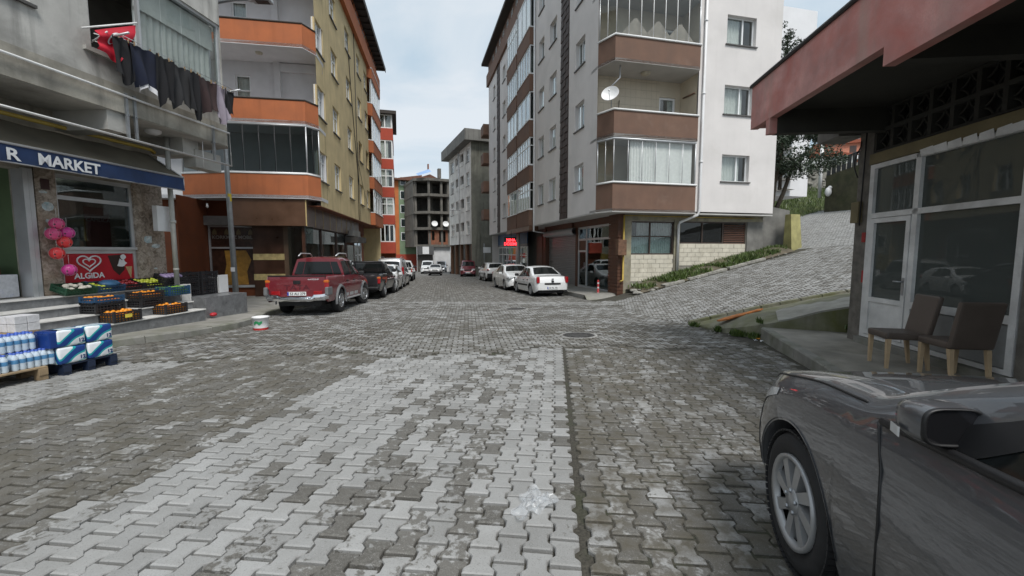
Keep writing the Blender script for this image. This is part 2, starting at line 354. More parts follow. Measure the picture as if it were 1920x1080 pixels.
def tones(z, x, y, q):
    r = random.random()
    if z == 1:
        if -2.78+.07*math.sin(y*5) < q < .14: p = .8 if not -1.4 < q < -.38 else .36; t = (.66+.3*r if r < .75 else .4+.4*r) if random.random() < p else .1+.5*r; d = .12
        elif q >= .14: t = r*.42+.1 if random.random() > .2 else .55+.25*r; d = .9
        elif -6.9 < q < -5.5: t = r*.4+.42; d = .3
        else: t = r*.34+.05 if random.random() > .1 else .5+.25*r; d = .7
    elif z == 2: band = .5+.5*math.sin((y-.12*x)*2.4+1.2); t = (r*.75 if r < .7 else .9)*.8+.3*band*(1 if y > 10.5 else .6)-.1+(.2 if -3.4 < q < .2 and y < 9 else 0); d = .6 if y < 11 else .3
    elif z == 3: t = r*.5+.05+(.3 if y < 16.8 else 0); d = .35
    elif z == 4: t = r*.45+.25; d = .3
    else: t = r*.4+.45; d = .2
    return t, random.random(), d
MANH = [(1.41, 8.82, .34), (.15, 14.2, .34)]
def lattice(z, ang, x0, x1, y0, y1, org=(0, 0), qr=(-99, 99)):
    """centres of a running-bond lattice whose columns point along ang (clockwise from +Y)"""
    a = RAD(ang); c, s = math.cos(a), math.sin(a); out = []
    R_ = max(abs(x0), abs(x1), abs(y0), abs(y1))*1.5; 
    cs = [((x-org[0])*c-(y-org[1])*s, (x-org[0])*s+(y-org[1])*c) for x in (x0, x1) for y in (y0, y1)]
    i0, i1 = int(min(p[0] for p in cs)/PW)-1, int(max(p[0] for p in cs)/PW)+1; j0, j1 = int(min(p[1] for p in cs)/PL)-1, int(max(p[1] for p in cs)/PL)+1
    for i in range(i0, i1+1):
        for j in range(j0, j1+1):
            u = i*PW; v = j*PL+(PL/2 if i % 2 else 0)
            x = org[0]+u*c+v*s; y = org[1]-u*s+v*c
            if not (x0 < x < x1 and y0 < y < y1): continue
            if y < 60 and abs(x) > 1.5*y+1.3: continue
            if not zone_ok(z, x, y): continue
            if any((x-m[0])**2+(y-m[1])**2 < (m[2]+.05)**2 for m in MANH): continue
            q = x*CS[0]-y*CS[1]
            if not qr[0] < q < qr[1]: continue
            out.append((x, y, -a, z, *tones(z, x, y, q)))
    return out
pcs = lattice(1, 5.9, -9, 6, 1.0, 9.2, (.06, 0), (-99, .16)) + lattice(1, 5.9, -9, 6, 1.0, 9.2, (.125, .07), (.235, 99)) + lattice(2, 84, -9, 9, 5.5, 17.5) + lattice(3, -9.5, -13, 8, 12, 46) + lattice(4, 13.25-90, 2, 17, 8, 21) + lattice(5, 40, 9, 30, 6, 40)
pcs.sort(key=lambda p: p[1]*1.0+.15*abs(p[0]))
vis = [k for k, p in enumerate(pcs) if -1.2 < p[0]/max(p[1], .1) < .62 and p[1] > 1.72 and p[3] == 1]
single = set(vis[:300])
def pav_arrays(P, full):
    P = np.array(P, float); n = len(P); ca, sa = np.cos(P[:, 2]), np.sin(P[:, 2])
    rings = [(INN, 0.), (OUT, -.006), (OUT, -.045)] if full else [(OUT*.985, 0.), (OUT, -.03)]
    jz = rng.normal(0, .0022, n); tx = rng.normal(0, .010, n); ty = rng.normal(0, .010, n); V = []
    for (O, dz) in rings:
        lx_ = O[None, :, 0]; ly_ = O[None, :, 1]
        X = P[:, 0, None]+lx_*ca[:, None]-ly_*sa[:, None]; Y = P[:, 1, None]+lx_*sa[:, None]+ly_*ca[:, None]
        Z = gz(X, Y)+dz+jz[:, None]+tx[:, None]*lx_+ty[:, None]*ly_
        V.append(np.stack([X, Y, Z], -1))
    V = np.concatenate(V, 1); m = len(OUT); F = [list(range(m))]
    for r in range(len(rings)-1): F += [(r*m+i, (r+1)*m+i, (r+1)*m+(i+1) % m, r*m+(i+1) % m) for i in range(m)]
    return V, F, P[:, 4:7]
def pav_mesh(name, P, full):
    V, F, T = pav_arrays(P, full); n, m = V.shape[:2]
    lens = np.array([len(f) for f in F]); flat = np.concatenate([np.array(f) for f in F])
    me = bpy.data.meshes.new(name); me.vertices.add(n*m); me.vertices.foreach_set('co', V.reshape(-1))
    tot = len(flat)*n; me.loops.add(tot); me.loops.foreach_set('vertex_index', (flat[None]+np.arange(n)[:, None]*m).reshape(-1).astype(np.int32))
    me.polygons.add(len(F)*n); st = np.concatenate([[0], np.cumsum(lens)[:-1]])
    me.polygons.foreach_set('loop_start', (st[None]+np.arange(n)[:, None]*len(flat)).reshape(-1).astype(np.int32))
    me.polygons.foreach_set('use_smooth', np.zeros(len(F)*n, dtype=bool)); me.update(calc_edges=True); me.materials.append(pav)
    at = me.attributes.new('tone', 'FLOAT_COLOR', 'POINT'); C4 = np.ones((n, m, 4), np.float32); C4[:, :, :3] = T[:, None, :]; at.data.foreach_set('color', C4.reshape(-1))
    return me
rest_near = [p for k, p in enumerate(pcs) if k not in single and p[1] < 7]; rest_far = [p for k, p in enumerate(pcs) if k not in single and p[1] >= 7]
for k in sorted(single):
    o = bpy.data.objects.new('paver', pav_mesh('paver', [pcs[k]], True)); COL.objects.link(o); o.parent = road
for nm, P, fu in (('paving_near', rest_near, True), ('paving_beyond', rest_far, False)):
    o = bpy.data.objects.new(nm, pav_mesh(nm, P, fu)); COL.objects.link(o); o.parent = road; o['kind'] = 'stuff'
# the bed of sand and dirt in the joints
def bedmat():
    m, nt, b = newmat('joint_dirt'); geo = N(nt, 'ShaderNodeNewGeometry'); pos = geo.outputs['Position']
    n1 = noise(nt, 60, 4, .7, pos); n2 = noise(nt, 2.2, 5, .6, pos)
    c = mixc(nt, ramp(nt, n1, .35, .7), (.026, .024, .019), (.085, .078, .062)); c = mixc(nt, ramp(nt, n2, .5, .68, 0, .6), c, (.04, .05, .02))
    nt.links.new(c, b.inputs['Base Color']); b.inputs['Roughness'].default_value = .95; bump(nt, b, n1, .6, .008); return m
bed = sheet('road_bed', np.arange(-12, 24.2, .3), np.arange(-1.5, 40, .3), lambda X, Y: gz(X, Y)-np.where((X*CS[0]-Y*CS[1] > -2.8) & (X*CS[0]-Y*CS[1] < .12) & (Y < 7.2), .032, np.where((Y < 7.2) & (X*CS[0]-Y*CS[1] > .12), .0075, .012)), bedmat())
# far carriageway: pavers too small to tell apart
def farpave():
    m, nt, b = newmat('far_paving'); geo = N(nt, 'ShaderNodeNewGeometry'); pos = geo.outputs['Position']
    bt = N(nt, 'ShaderNodeTexBrick'); bt.inputs['Scale'].default_value = 1; bt.inputs['Brick Width'].default_value = .2; bt.inputs['Row Height'].default_value = .14; bt.inputs['Mortar Size'].default_value = .008
    bt.inputs['Color1'].default_value = (.11, .108, .1, 1); bt.inputs['Color2'].default_value = (.19, .186, .175, 1); bt.inputs['Mortar'].default_value = (.05, .048, .042, 1); nt.links.new(pos, bt.inputs['Vector'])
    n4 = noise(nt, .6, 5, .6, pos); c = mixc(nt, ramp(nt, n4, .4, .7, 0, .5), bt.outputs['Color'], (.2, .195, .18))
    nt.links.new(c, b.inputs['Base Color']); b.inputs['Roughness'].default_value = .85; return m
fr_ = sheet('far_road', np.linspace(-45, 2.5, 60), np.arange(45.9, 140, 2.), lambda X, Y: gz0(Y)+.004, farpave())
# manholes
mat('iron', (.09, .088, .085), .6, .25, 20, metal=.5, bmp=.3)
for i, (x, y, r) in enumerate(MANH):
    t = empty('manhole', (x, y, G(x, y)-.004), .4, label=['round iron manhole cover in the paving nearer the camera', 'round iron manhole cover farther off, before the parked white sedan'][i], cat='manhole')
    t.rotation_euler = (math.atan(-.034), 0, .4)
    mb = MB(); mb.lathe([(r+.06, -.03), (r+.06, .002), (r, .004), (r, -.01)], 28); mb.build('ring', MATS['concrete'], t)
    mb = MB(); mb.lathe([(r-.01, -.02), (r-.01, .006), (r*.9, .006), (r*.88, .001), (r*.6, .001), (r*.58, .006), (.001, .006)], 28)
    for k in range(12): a = k*PI/6; mb.box(-.02, .02, -.02, .02, 0, .009); mb.xf(Matrix.Translation((math.cos(a)*r*.74, math.sin(a)*r*.74, 0)), len(mb.v)-8)
    mb.build('cover', MATS['iron'], t)
# ------------------------------------------------------------------ left pavement with kerb stones
mat('sidewalk', (.27, .26, .235), .9, .2, 2.5, stain=.6, staincol=(.12, .125, .08)); mat('kerb', (.25, .245, .22), .85, .2, 3, stain=.7, staincol=(.1, .11, .06), stainscale=2.)
sw = MB(); inner = [(-13.5, y) for (x, y) in KERB_L]
P = [(x-.0, y) for x, y in KERB_L]; ofs = .16
def offset_poly(P, d):
    out = []
    for i in range(len(P)):
        a = Vector(P[max(0, i-1)]); b = Vector(P[min(len(P)-1, i+1)]); t = (b-a).normalized(); out.append((P[i][0]-t.y*d, P[i][1]+t.x*d))
    return out
Pin = offset_poly(P, ofs)
for i in range(len(P)-1):
    a, b = Pin[i], Pin[i+1]
    for k in range(6):
        y0 = a[1]+(b[1]-a[1])*k/6; y1 = a[1]+(b[1]-a[1])*(k+1)/6; x0 = a[0]+(b[0]-a[0])*k/6; x1 = a[0]+(b[0]-a[0])*(k+1)/6
        sw.quad((x0, y0, G(-7, y0)+.115), (x1, y1, G(-7, y1)+.115), (-16, y1, G(-7, y1)+.115), (-16, y0, G(-7, y0)+.115))
swo = sw.build('pavement', MATS['sidewalk']); swo['kind'] = 'structure'
def kerbstones(P, parent, h, d, ln=.75, side=1):
    acc = []
    for i in range(len(P)-1):
        a, b = Vector(P[i]), Vector(P[i+1]); n = max(1, round((b-a).length/ln))
        for k in range(n):
            p, q = a.lerp(b, k/n), a.lerp(b, (k+1)/n); t = (q-p).normalized(); nrm = Vector((-t.y, t.x))*side; p = p+t*.006; q = q-t*.006
            mb = MB(); z0, z1 = G(p.x, p.y), G(q.x, q.y); z0, z1 = float(gz0(p.y)), float(gz0(q.y)); j = random.uniform(-.008, .008)
            r = [(p, 0, -.1), (p, .012, h-.02), (p, .03, h), (p, d, h)], [(q, 0, -.1), (q, .012, h-.02), (q, .03, h), (q, d, h)]
            vs = [(*(v+nrm*o_), z+hh+j) for ring, z in zip(r, (z0, z1)) for (v, o_, hh) in ring]
            mb.add(vs, [(0, 1, 5, 4), (1, 2, 6, 5), (2, 3, 7, 6), (0, 3, 2, 1), (4, 5, 6, 7)])
            mb.build('kerb_stone', MATS['kerb'], parent)
kerbstones(P[:10], swo, .12, ofs)
# right pavement before the shuttered shop
PVZ = -.05
rp = MB(); rp.prism([(3.2, 1.8), (4.27, 5.49), (4.87, 7.55), (5.1, 8.32), (6.8, 7.9), (7, 1.8)], -.6, PVZ)
rpo = rp.build('shop_pavement', mat('old_slab', (.27, .255, .22), .9, .22, 2.2, stain=.5, staincol=(.09, .085, .06))); rpo['kind'] = 'structure'
for i in range(len(KERB_R)-1):
    a, b = Vector(KERB_R[i]), Vector(KERB_R[i+1]); n = max(1, round((b-a).length/.9))
    for k in range(n):
        p, q = a.lerp(b, k/n), a.lerp(b, (k+1)/n); t = (q-p).normalized(); nr = Vector((t.y, -t.x)); p += t*.006; q -= t*.006; j = random.uniform(-.01, .01)
        mb = MB(); ring = lambda v: [(*v, -.5), (*(v+nr*.015), PVZ-.015+j), (*(v+nr*.035), PVZ+.006+j), (*(v+nr*.155), PVZ+.006+j), (*(v+nr*.155), -.5)]
        mb.add(ring(p)+ring(q), [(0, 1, 6, 5), (1, 2, 7, 6), (2, 3, 8, 7), (3, 4, 9, 8), (4, 3, 2, 1, 0), (5, 6, 7, 8, 9)]); mb.build('kerb_stone', MATS['kerb'], rpo)
# mossy concrete wedge that holds up the side road
mat('moss_concrete', (.25, .24, .19), .92, .25, 3, stain=.95, staincol=(.105, .115, .03), stainscale=.9, streak=.45, streakcol=(.05, .055, .018))
isl = MB()
near = [(4.5, 10.02, -.33), (4.62, 9.4, -.27), (4.8, 8.9, -.16), (4.98, 8.42, -.02), (5.45, 8.18, .12), (5.9, 7.98, .3), (6.35, 7.78, .42), (7.2, 7.5, .5)]
far = [(4.36, 10.32, -.33), (5.0, 10.25, -.16), (5.45, 10.2, -.06), (5.95, 10.15, .05), (6.5, 10.1, .17), (7.1, 10.04, .32), (7.7, 9.98, .44), (8.6, 9.86, .6)]
def isf(u, v):
    i = min(int(u*7), 6); t = u*7-i
    a = Vector(near[i]).lerp(Vector(near[i+1]), t); b = Vector(far[i]).lerp(Vector(far[i+1]), t); p = a.lerp(b, v)
    p.z += .06*math.sin(PI*v)*min(1, u*4)+.025*math.sin(9*u+4*v)*math.sin(7*v)+(.05 if v > .93 else 0); return tuple(p)
isl.grid(isf, 42, 14)
isl.grid(lambda u, v: (lambda p, r: (p[0]-(.012+.03*abs(math.sin(23*u)*math.sin(11*u)))*v+.02*math.sin(30*u)*v, p[1]-.02*v, p[2]+(min(PVZ-.1, p[2]-.06)-p[2]-.25)*v))(isf(u, 0), 0), 42, 4)
isl.grid(lambda u, v: (isf(u, 1)[0], isf(u, 1)[1]+.0, isf(u, 1)[2]-.3*v), 42, 1)
# paler broken slab on its shop side
slb = MB(); slb.grid(lambda u, v: (lambda p: (p[0], p[1], p[2]+.022+.006*math.sin(40*u)*math.sin(17*v)))(isf(.52+.48*u, .02+(.42+.1*math.sin(9*u)+.04*math.sin(31*u))*v)), 36, 8); slb.grid(lambda u, v: (lambda p: (p[0]-.015, p[1]-.03, p[2]+.022-(.12+.05*math.sin(11*u)+.03*math.sin(37*u))*v))(isf(.52+.48*u, .02)), 36, 2)
iso = isl.build('concrete_wedge', MATS['moss_concrete']); tag(iso, 'mossy cracked concrete wedge between side road and shop pavement', 'concrete ramp')
slb.build('broken_slab', mat('slab_pale', (.36, .35, .31), .9, .2, 3, bmp=.4, stain=.5, staincol=(.2, .19, .15), stainscale=2.), iso)
for k in range(9):
    a, b = isf(k/9+.004, .97), isf((k+1)/9-.004, .97); q = MB(); q.add([(a[0], a[1]-.06, a[2]-.05), (b[0], b[1]-.06, b[2]-.05), (b[0], b[1]+.07, b[2]-.05), (a[0], a[1]+.07, a[2]-.05), (a[0], a[1]-.05, a[2]+.03), (b[0], b[1]-.05, b[2]+.03), (b[0], b[1]+.06, b[2]+.03), (a[0], a[1]+.06, a[2]+.03)], [(4, 5, 6, 7), (0, 1, 5, 4), (1, 2, 6, 5), (2, 3, 7, 6), (3, 0, 4, 7)]); q.build('kerb_stone', MATS['moss_concrete'], iso)
# ------------------------------------------------------------------ corner market on the left
mat('market_wall', (.5, .49, .46), .9, .18, 1.3, streak=.75, streakcol=(.1, .098, .09), stain=.55, staincol=(.13, .128, .115))
mat('market_soffit', (.46, .45, .42), .9, .15, 1.5, stain=.5, staincol=(.16, .155, .14)); mat('market_band', (.4, .375, .32), .9, .2, 2, streak=.6, stain=.6, staincol=(.1, .095, .08))
mat('marble_dark', (.2, .205, .21), .35, .3, 5, stain=.6, staincol=(.06, .063, .066), stainscale=5); mat('marble_light', (.7, .69, .66), .4, .12, 4, stain=.3, staincol=(.3, .29, .26), stainscale=4)
def travertine():
    m, nt, b = newmat('travertine'); n1 = noise(nt, 9, 8, .7, dist=1.2); n2 = noise(nt, 2, 4)
    c = mixc(nt, ramp(nt, n1, .38, .62), (.15, .115, .085), (.43, .37, .31)); c = mixc(nt, ramp(nt, n2, .5, .7, 0, .5), c, (.33, .24, .16))
    nt.links.new(c, b.inputs['Base Color']); b.inputs['Roughness'].default_value = .35; return m
travertine(); mat('navy_cloth', (.014, .035, .1), .75, .2, 3, stain=.35, staincol=(.03, .05, .1)); mat('canvas_brown', (.13, .115, .085), .85, .2, 2, streak=.3)
mat('gas_yellow', (.4, .28, .05), .5, .15); mat('green_wall', (.12, .18, .09), .8, .1); mat('letter_white', (.72, .73, .74), .6, .08, bmp=0)
mat('algida_red', (.42, .008, .02), .35, .08, bmp=0); mat('poster_brown', (.06, .025, .015), .4, .4, 7, bmp=0); mat('poster_gold', (.42, .22, .04), .5, .25, 5, bmp=0); mat('cone_tan', (.5, .33, .17), .6, .15, 20, bmp=0)
MKo = (-7.57, 10.30, 0); MKr = RAD(-5.9)
mk = empty('market_building', MKo, MKr, 'weathered grey plaster building with the blue awning market on its ground floor', 'building')
Z0 = -.55
# steps: dark risers, pale treads
st = []
for i, (x, z) in enumerate(((0, .06), (-.3, .25), (-.6, .43), (-.9, .61))):
    o = MB().box(x-.335 if i < 3 else -3, x, -9, -.02*i, Z0, z-.03).build('step_riser', MATS['marble_dark'], mk)
    MB().bbox(x-.34 if i < 3 else -1.3, x+.025, -9, .015-.02*i, z-.028, z, .006).build('step_tread', MATS['marble_light'], mk)
for (a, b, c, d, z) in ((-1.0, -.62, .03, .3, .64), (-1.55, -.9, .3, .6, .62)): MB().bbox(a, b, c, d, Z0, z, .01).build('marble_block', MATS['marble_light'], mk)
MB().box(-2.2, -.25, .32, 1.75, Z0, .29).build('platform', MATS['marble_dark'], mk)
F = Face(mk, (-1.2, 0, 0), (0, 1, 0), (1, 0, 0))
w = MB(); F.wall(w, -9, .2, .6, 4.25, [(-8.6, -2.55, .61, 2.98), (-2.05, -.48, .61, 3.0)], .25); w.quad(F(.2, 0, -1), F(.2, 0, 4.25), F(.2, -5, 4.25), F(.2, -5, -1))
w.build('ground_floor_wall', MATS['market_band'], mk)
for (a, b) in ((-.5, .22), (-2.37, -2.03)): q = MB(); F.box(q, a, b, -.2, .03, .6, 3.05); q.build('pillar', MATS['travertine'], mk)
# torn bills and tags on the pillars
mat('paper_tatter', (.6, .63, .62), .8, .3, 12, stain=.7, staincol=(.1, .3, .36), stainscale=9)
def tatter(a, c, wd, ht, nm='torn_bill'):
    q = MB(); n = 9; pts = [(a+wd*(.5*math.cos(2*PI*k/n)*random.uniform(.7, 1.1)), c+ht*(.5*math.sin(2*PI*k/n)*random.uniform(.7, 1.1))) for k in range(n)]
    q.add([F(p[0], .034, p[1]) for p in pts], [list(range(n))]); q.build(nm, MATS['paper_tatter'], mk)
for t_ in ((-2.2, 2.33, .2, .22), (-2.22, 2.05, .08, .07), (-2.15, 1.95, .12, .05), (-2.27, 1.85, .05, .2), (-.22, 1.75, .24, .24), (-.03, 1.6, .26, .12), (-.08, 1.05, .12, .04), (-2.25, 2.6, .14, .06)): tatter(*t_)
q = MB(); F.box(q, -2.28, -2.14, .032, .04, 2.65, 2.85); q.build('number_plate', mat('plate_dark', (.05, .02, .02), .5), mk)
# shop window with bars and the ice cream panel below
wn = MB()
for (a0, a1, c0, c1) in ((-2.05, -1.98, .61, 3), (-.56, -.48, .61, 3), (-1.98, -.56, 2.92, 3), (-1.98, -.56, 2.5, 2.58), (-1.98, -.56, 1.42, 1.54), (-1.98, -.56, .61, .68)): F.box(wn, a0, a1, -.09, -.02, c0, c1)
F.box(wn, -2.0, -.5, -.02, .03, 1.5, 1.56)
wn = wn.build('shop_window', MATS['alu'], mk)
for (c0, c1) in ((2.58, 2.92), (1.54, 2.5)): q = MB(); F.box(q, -1.98, -.56, -.06, -.05, c0, c1); q.build('pane', MATS['shop_glass'], wn)
al = MB(); F.box(al, -1.98, -.56, -.07, -.04, .68, 1.42); al = al.build('ice_cream_panel', MATS['algida_red'], wn)
Mt = lambda a, b, c: basis(F(a, b, c), (0, 1, 0), (0, 0, 1))
text('lettering', 'ALGiDA', .165, MATS['letter_white'], al, Mt(-1.8, -.035, .9), .002, bold=.004)
def heart(k, wdt):
    def hp(t): return (.016*k*16*math.sin(t)**3/16*1.25, .016*k*(13*math.cos(t)-5*math.cos(2*t)-2*math.cos(3*t)-math.cos(4*t))/16)
    q = MB(); q.tube([F(-1.5+hp(t)[0], -.034, 1.23+hp(t)[1]) for t in np.linspace(0, 2*PI, 40, endpoint=False)], wdt, 6, closed=True); return q
heart(11.5, .016).build('heart_logo', MATS['letter_white'], al); heart(6.0, .013).build('heart_logo', MATS['letter_white'], al)
q = MB(); 
for (a, c, s_) in ((-.82, 1.2, .11), (-.78, 1.33, .07), (-.98, .78, .05)): q.add([F(a+s_*math.cos(t)*random.uniform(.6, 1.2), -.037, c+s_*math.sin(t)*random.uniform(.6, 1.1)) for t in np.linspace(0, 2*PI, 12, endpoint=False)], [list(range(12))])
for k in range(9): a = -1.2+.05*k; q.add([F(a, -.036, .74+.03*(k % 3)), F(a+.12, -.036, .86-.012*k), F(a+.02, -.036, .80+.02*(k % 2))], [(0, 1, 2)])
q.build('milk_splash', MATS['letter_white'], al)
q = MB(); q.add([F(-1.12+.5*u_, -.0385, .9+.5*v_) for u_, v_ in ((0, .95), (.2, .3), (.45, .05), (.7, .3), (.75, 1))], [(0, 1, 2, 3, 4)]); q.build('chocolate_swirl', mat('choc', (.03, .012, .008), .5, bmp=0), al)
q = MB(); q.add([F(-.75, -.0335, 1.12), F(-.64, -.0335, .84), F(-.6, -.0335, 1.12)], [(0, 1, 2)]); q.build('cone_print', MATS['cone_tan'], al)
# faint reversed ad inside the pane
q = MB(); F.box(q, -1.15, -.62, -.5, -.49, 1.56, 2.45); pa = q.build('inside_poster', mat('dull_red', (.12, .02, .025), .7), wn)
text('lettering', 'CAMLICA', .12, mat('dull_white', (.3, .27, .27), .7, bmp=0), pa, Mt(-1.13, -.485, 2.13), .002)
# shop room behind the glass and door
rm = MB(); rm.box(-5.2, -1.5, -9, .1, .6, .61); rm.quad((-5.2, -9, .6), (-5.2, .1, .6), (-5.2, .1, 3.4), (-5.2, -9, 3.4)); rm.quad((-5.2, -9, 3.4), (-5.2, .1, 3.4), (-1.3, .1, 3.4), (-1.3, -9, 3.4)); rm.build('room', mat('room_grey', (.13, .13, .12), .9), mk)
MB().box(-2.15, -1.55, -2.44, -2.38, .61, 3.2).build('partition', MATS['green_wall'], mk)
dj = MB(); F.box(dj, -2.56, -2.48, -.2, .05, .61, 3.0); F.box(dj, -2.47, -2.4, -.12, .04, .61, 3.0); dj.build('door_jamb', MATS['alu'], mk)
# upper floors
FU = Face(mk, (0, 0, 0), (0, 1, 0), (1, 0, 0))
w = MB(); FU.wall(w, -9, 1.0, 4.25, 14, [(-2.15, 1.0, 5.22, 7.2), (-4.3, -3.05, 5.5, 6.85), (-2.15, 1.0, 8.1, 10.0)], .18)
E1 = [(0, 1.0), (-.18, 1.22), (-.6, 1.3)]
for (p, q_) in zip(E1, E1[1:]): w.quad((*p, 4.25), (*q_, 4.25), (*q_, 5.22), (*p, 5.22)); w.quad((*p, 7.2), (*q_, 7.2), (*q_, 14), (*p, 14))
w.quad((-.6, 1.3, 4.25), (-6, 1.3, 4.25), (-6, 1.3, 14), (-.6, 1.3, 14)); w.build('upper_wall', MATS['market_wall'], mk)
MB().prism([(0, -9), (0, 1.0), (-.18, 1.22), (-.6, 1.3), (-1.2, 1.3), (-1.2, -9)], 4.19, 4.245).build('soffit', MATS['market_soffit'], mk)
b_ = MB(); b_.prism([(.03, -9), (.03, 1.0), (-.16, 1.25), (-.6, 1.33), (-.6, 1.28), (-.02, .95), (-.02, -9)], 4.2, 4.72); b_.build('slab_edge', MATS['market_band'], mk)
MB().box(-1.2, -.02, -1.95, -1.6, 3.82, 4.19).build('beam', MATS['market_soffit'], mk)
MB().box(-1.2, -.35, .05, .5, 3.8, 4.19).build('beam', MATS['market_soffit'], mk)
MB().lathe([(.16, 0), (.15, -.05), (.09, -.09), (.001, -.1)], 20, c=(-.5, -.55, 4.19)).build('soffit_lamp', MATS['white_plastic'], mk)
ac = MB(); ac.bbox(-.65, -.3, .35, 1.15, 3.55, 4.0, .02); ac.build('meter_cabinet', mat('cabinet', (.4, .39, .36), .6, .1, 3), mk)
# glazed balcony
gb = MB()
for a in (-2.13, -1.12, .97): FU.box(gb, a-.025, a+.025, -.12, -.05, 5.22, 7.2)
for c in (5.24, 7.17): FU.box(gb, -2.15, 1.0, -.13, -.04, c-.03, c+.03)
gb.tube([(-.09, 1.0, 5.22), (-.09, 1.0, 7.2)], .03); gb.tube([(-.55, 1.25, 5.22), (-.55, 1.25, 7.2)], .025)
gb = gb.build('balcony_glazing', MATS['alu'], mk)
for k in range(4): a = -1.1+k*.515; q = MB(); FU.box(q, a+.01, a+.505, -.085, -.077, 5.27, 7.14); q.build('pane', MATS['win_glass'], gb)
q = MB(); q.quad((-.12, 1.03, 5.25), (-.5, 1.23, 5.25), (-.5, 1.23, 7.15), (-.12, 1.03, 7.15)); q.build('pane', MATS['win_glass'], gb)
q = MB(); flatwave(q, FU, -1.08, .9, 5.3, 7.12, -.26, .03, .15); q.build('curtain', MATS['curtain'], gb)
q = MB(); FU.box(q, -1.1, .95, -.2, -.19, 6.55, 7.14); q.build('roller_blind', MATS['curtain'], gb)
q = MB(); q.box(-1.6, -.2, -2.15, 1.0, 5.1, 5.2); q.box(-1.62, -1.6, -2.15, 1, 5.2, 7.3); q.box(-1.6, -.2, -2.2, -2.16, 5.2, 7.3); q.box(-1.6, -.2, -2.15, 1, 7.22, 7.3); q.build('balcony_room', mat('balc_in', (.16, .15, .13), .9), mk)
q = MB(); FU.box(q, -2.3, 1.05, -.16, .07, 5.14, 5.21); q.build('sill', mat('sill_pale', (.42, .41, .38), .7), mk)
q = MB()
for k in range(2): q.tube([(.02-.05*k, -2.1, 5.5-.12*k), (.02-.05*k, -1.75, 5.55-.12*k)], .011, 6)
q.tube([(-.05, -2.1, 5.35), (.3, -2.1, 5.52)], .013, 6); q.build('drying_rack', MATS['white_paint'], mk)
window(FU, -4.3, -3.05, 5.5, 6.85, .12)
# signboard frame of white tubes with its brackets
fr = empty('sign_frame', MKo, MKr, 'empty white tube sign frame fixed below the market balcony', 'sign frame')
MB().tube([(.1, -8, 4.53), (.1, 1.0, 4.53), (.1, 1.03, 3.70), (.1, -8, 3.70)], .022, 8).build('tube_frame', MATS['white_paint'], fr)
for y in (-1.62, -1.45, .53):
    q = MB(); q.box(.03, .07, y-.025, y+.025, 3.72, 4.6); q.box(-.02, .1, y-.012, y+.012, 4.16, 4.19); q.box(.05, .1, y-.012, y+.012, 4.5, 4.54); q.build('bracket', MATS['steel'], fr)
# awning
aw = empty('market_awning', MKo, MKr, 'blue and brown market awning with white MARKET lettering', 'awning')
q = MB(); q.grid(lambda u, v: (-1.17+.85*v, -8+8.0*u, 3.78-.55*v-.03*math.sin(PI*v)+.01*math.sin(u*60)), 60, 6); q.build('canopy', MATS['canvas_brown'], aw)
q = MB(); q.grid(lambda u, v: (-.31+.012*math.sin(u*90)*v, -8+7.97*u, 3.22-.3*v), 120, 4); va = q.build('valance', MATS['navy_cloth'], aw)
q = MB(); q.tube([(-.31, -8, 3.225), (-.31, -.03, 3.225)], .022, 8); q.tube([(-.31, -8, 2.92), (-.31, -.03, 2.92)], .012, 8); q.tube([(-.31, -.03, 3.23), (-1.17, -.03, 3.77)], .014, 6); q.tube([(-.31, -.03, 3.22), (-.31, -.03, 2.92)], .01, 6); q.build('frame', MATS['alu'], aw)
text('lettering', 'R', .27, MATS['letter_white'], va, basis((-.29, -3.36, 2.965), (0, 1, 0), (0, 0, 1)), .002, sx=1.15, bold=.006)
text('lettering', 'MARKET', .27, MATS['letter_white'], va, basis((-.29, -2.93, 2.965), (0, 1, 0), (0, 0, 1)), .002, sx=.98, bold=.007)
# pipes
q = MB(); q.tube([(-.95, -9, 3.86), (-.95, -.2, 3.86), (-.95, -.1, 3.8)], .04, 8); q.build('gas_pipe', MATS['gas_yellow'], mk)
dp = MB(); dp.tube([(-.7, .0, .6), (-.7, -.02, 4.19)], .055, 12); dp.tube([(-.7, 0, 2.15), (-.7, 0, 2.22)], .068, 12); dp.tube([(-.7, 0, 1.0), (-.7, 0, 1.05)], .062, 12); dp.build('drain_pipe', mat('pipe_grey', (.42, .42, .39), .6, .12, 4), mk)
MB().bbox(-.95, -.82, -.28, .1, 1.95, 2.55, .01).build('meter_box', MATS['white_plastic'], mk)
q = MB(); q.tube([(-.1, .35, 4.19), (-.1, .35, 3.55)], .008, 6); q.build('hanging_conduit', MATS['white_paint'], mk)
# ------------------------------------------------------------------ olive block with orange balconies
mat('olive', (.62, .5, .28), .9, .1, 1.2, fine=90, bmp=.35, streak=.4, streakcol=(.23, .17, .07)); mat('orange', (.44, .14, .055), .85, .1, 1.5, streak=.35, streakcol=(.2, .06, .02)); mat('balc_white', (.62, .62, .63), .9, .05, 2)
mat('brown_panel', (.115, .06, .035), .35, .15, 2, bmp=.03); mat('brown_panel_lit', (.13, .085, .068), .35, .12, 2, bmp=.03); mat('gold_strip', (.5, .38, .18), .4, .15); mat('shop_brown', (.05, .02, .01), .35, .3, 2, bmp=.02); mat('gold_band', (.42, .33, .15), .35, .25, 6, bmp=0)  # brown_panel_lit: paler copy of brown_panel, daylight put into the street fascia colour
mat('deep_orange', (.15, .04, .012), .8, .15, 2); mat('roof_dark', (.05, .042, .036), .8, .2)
B2o = (-8.18, 18.3, 0); B2r = RAD(9.5)
b2 = empty('olive_apartment_block', B2o, B2r, 'olive yellow apartment block with orange balconies and a furniture shop below', 'building')
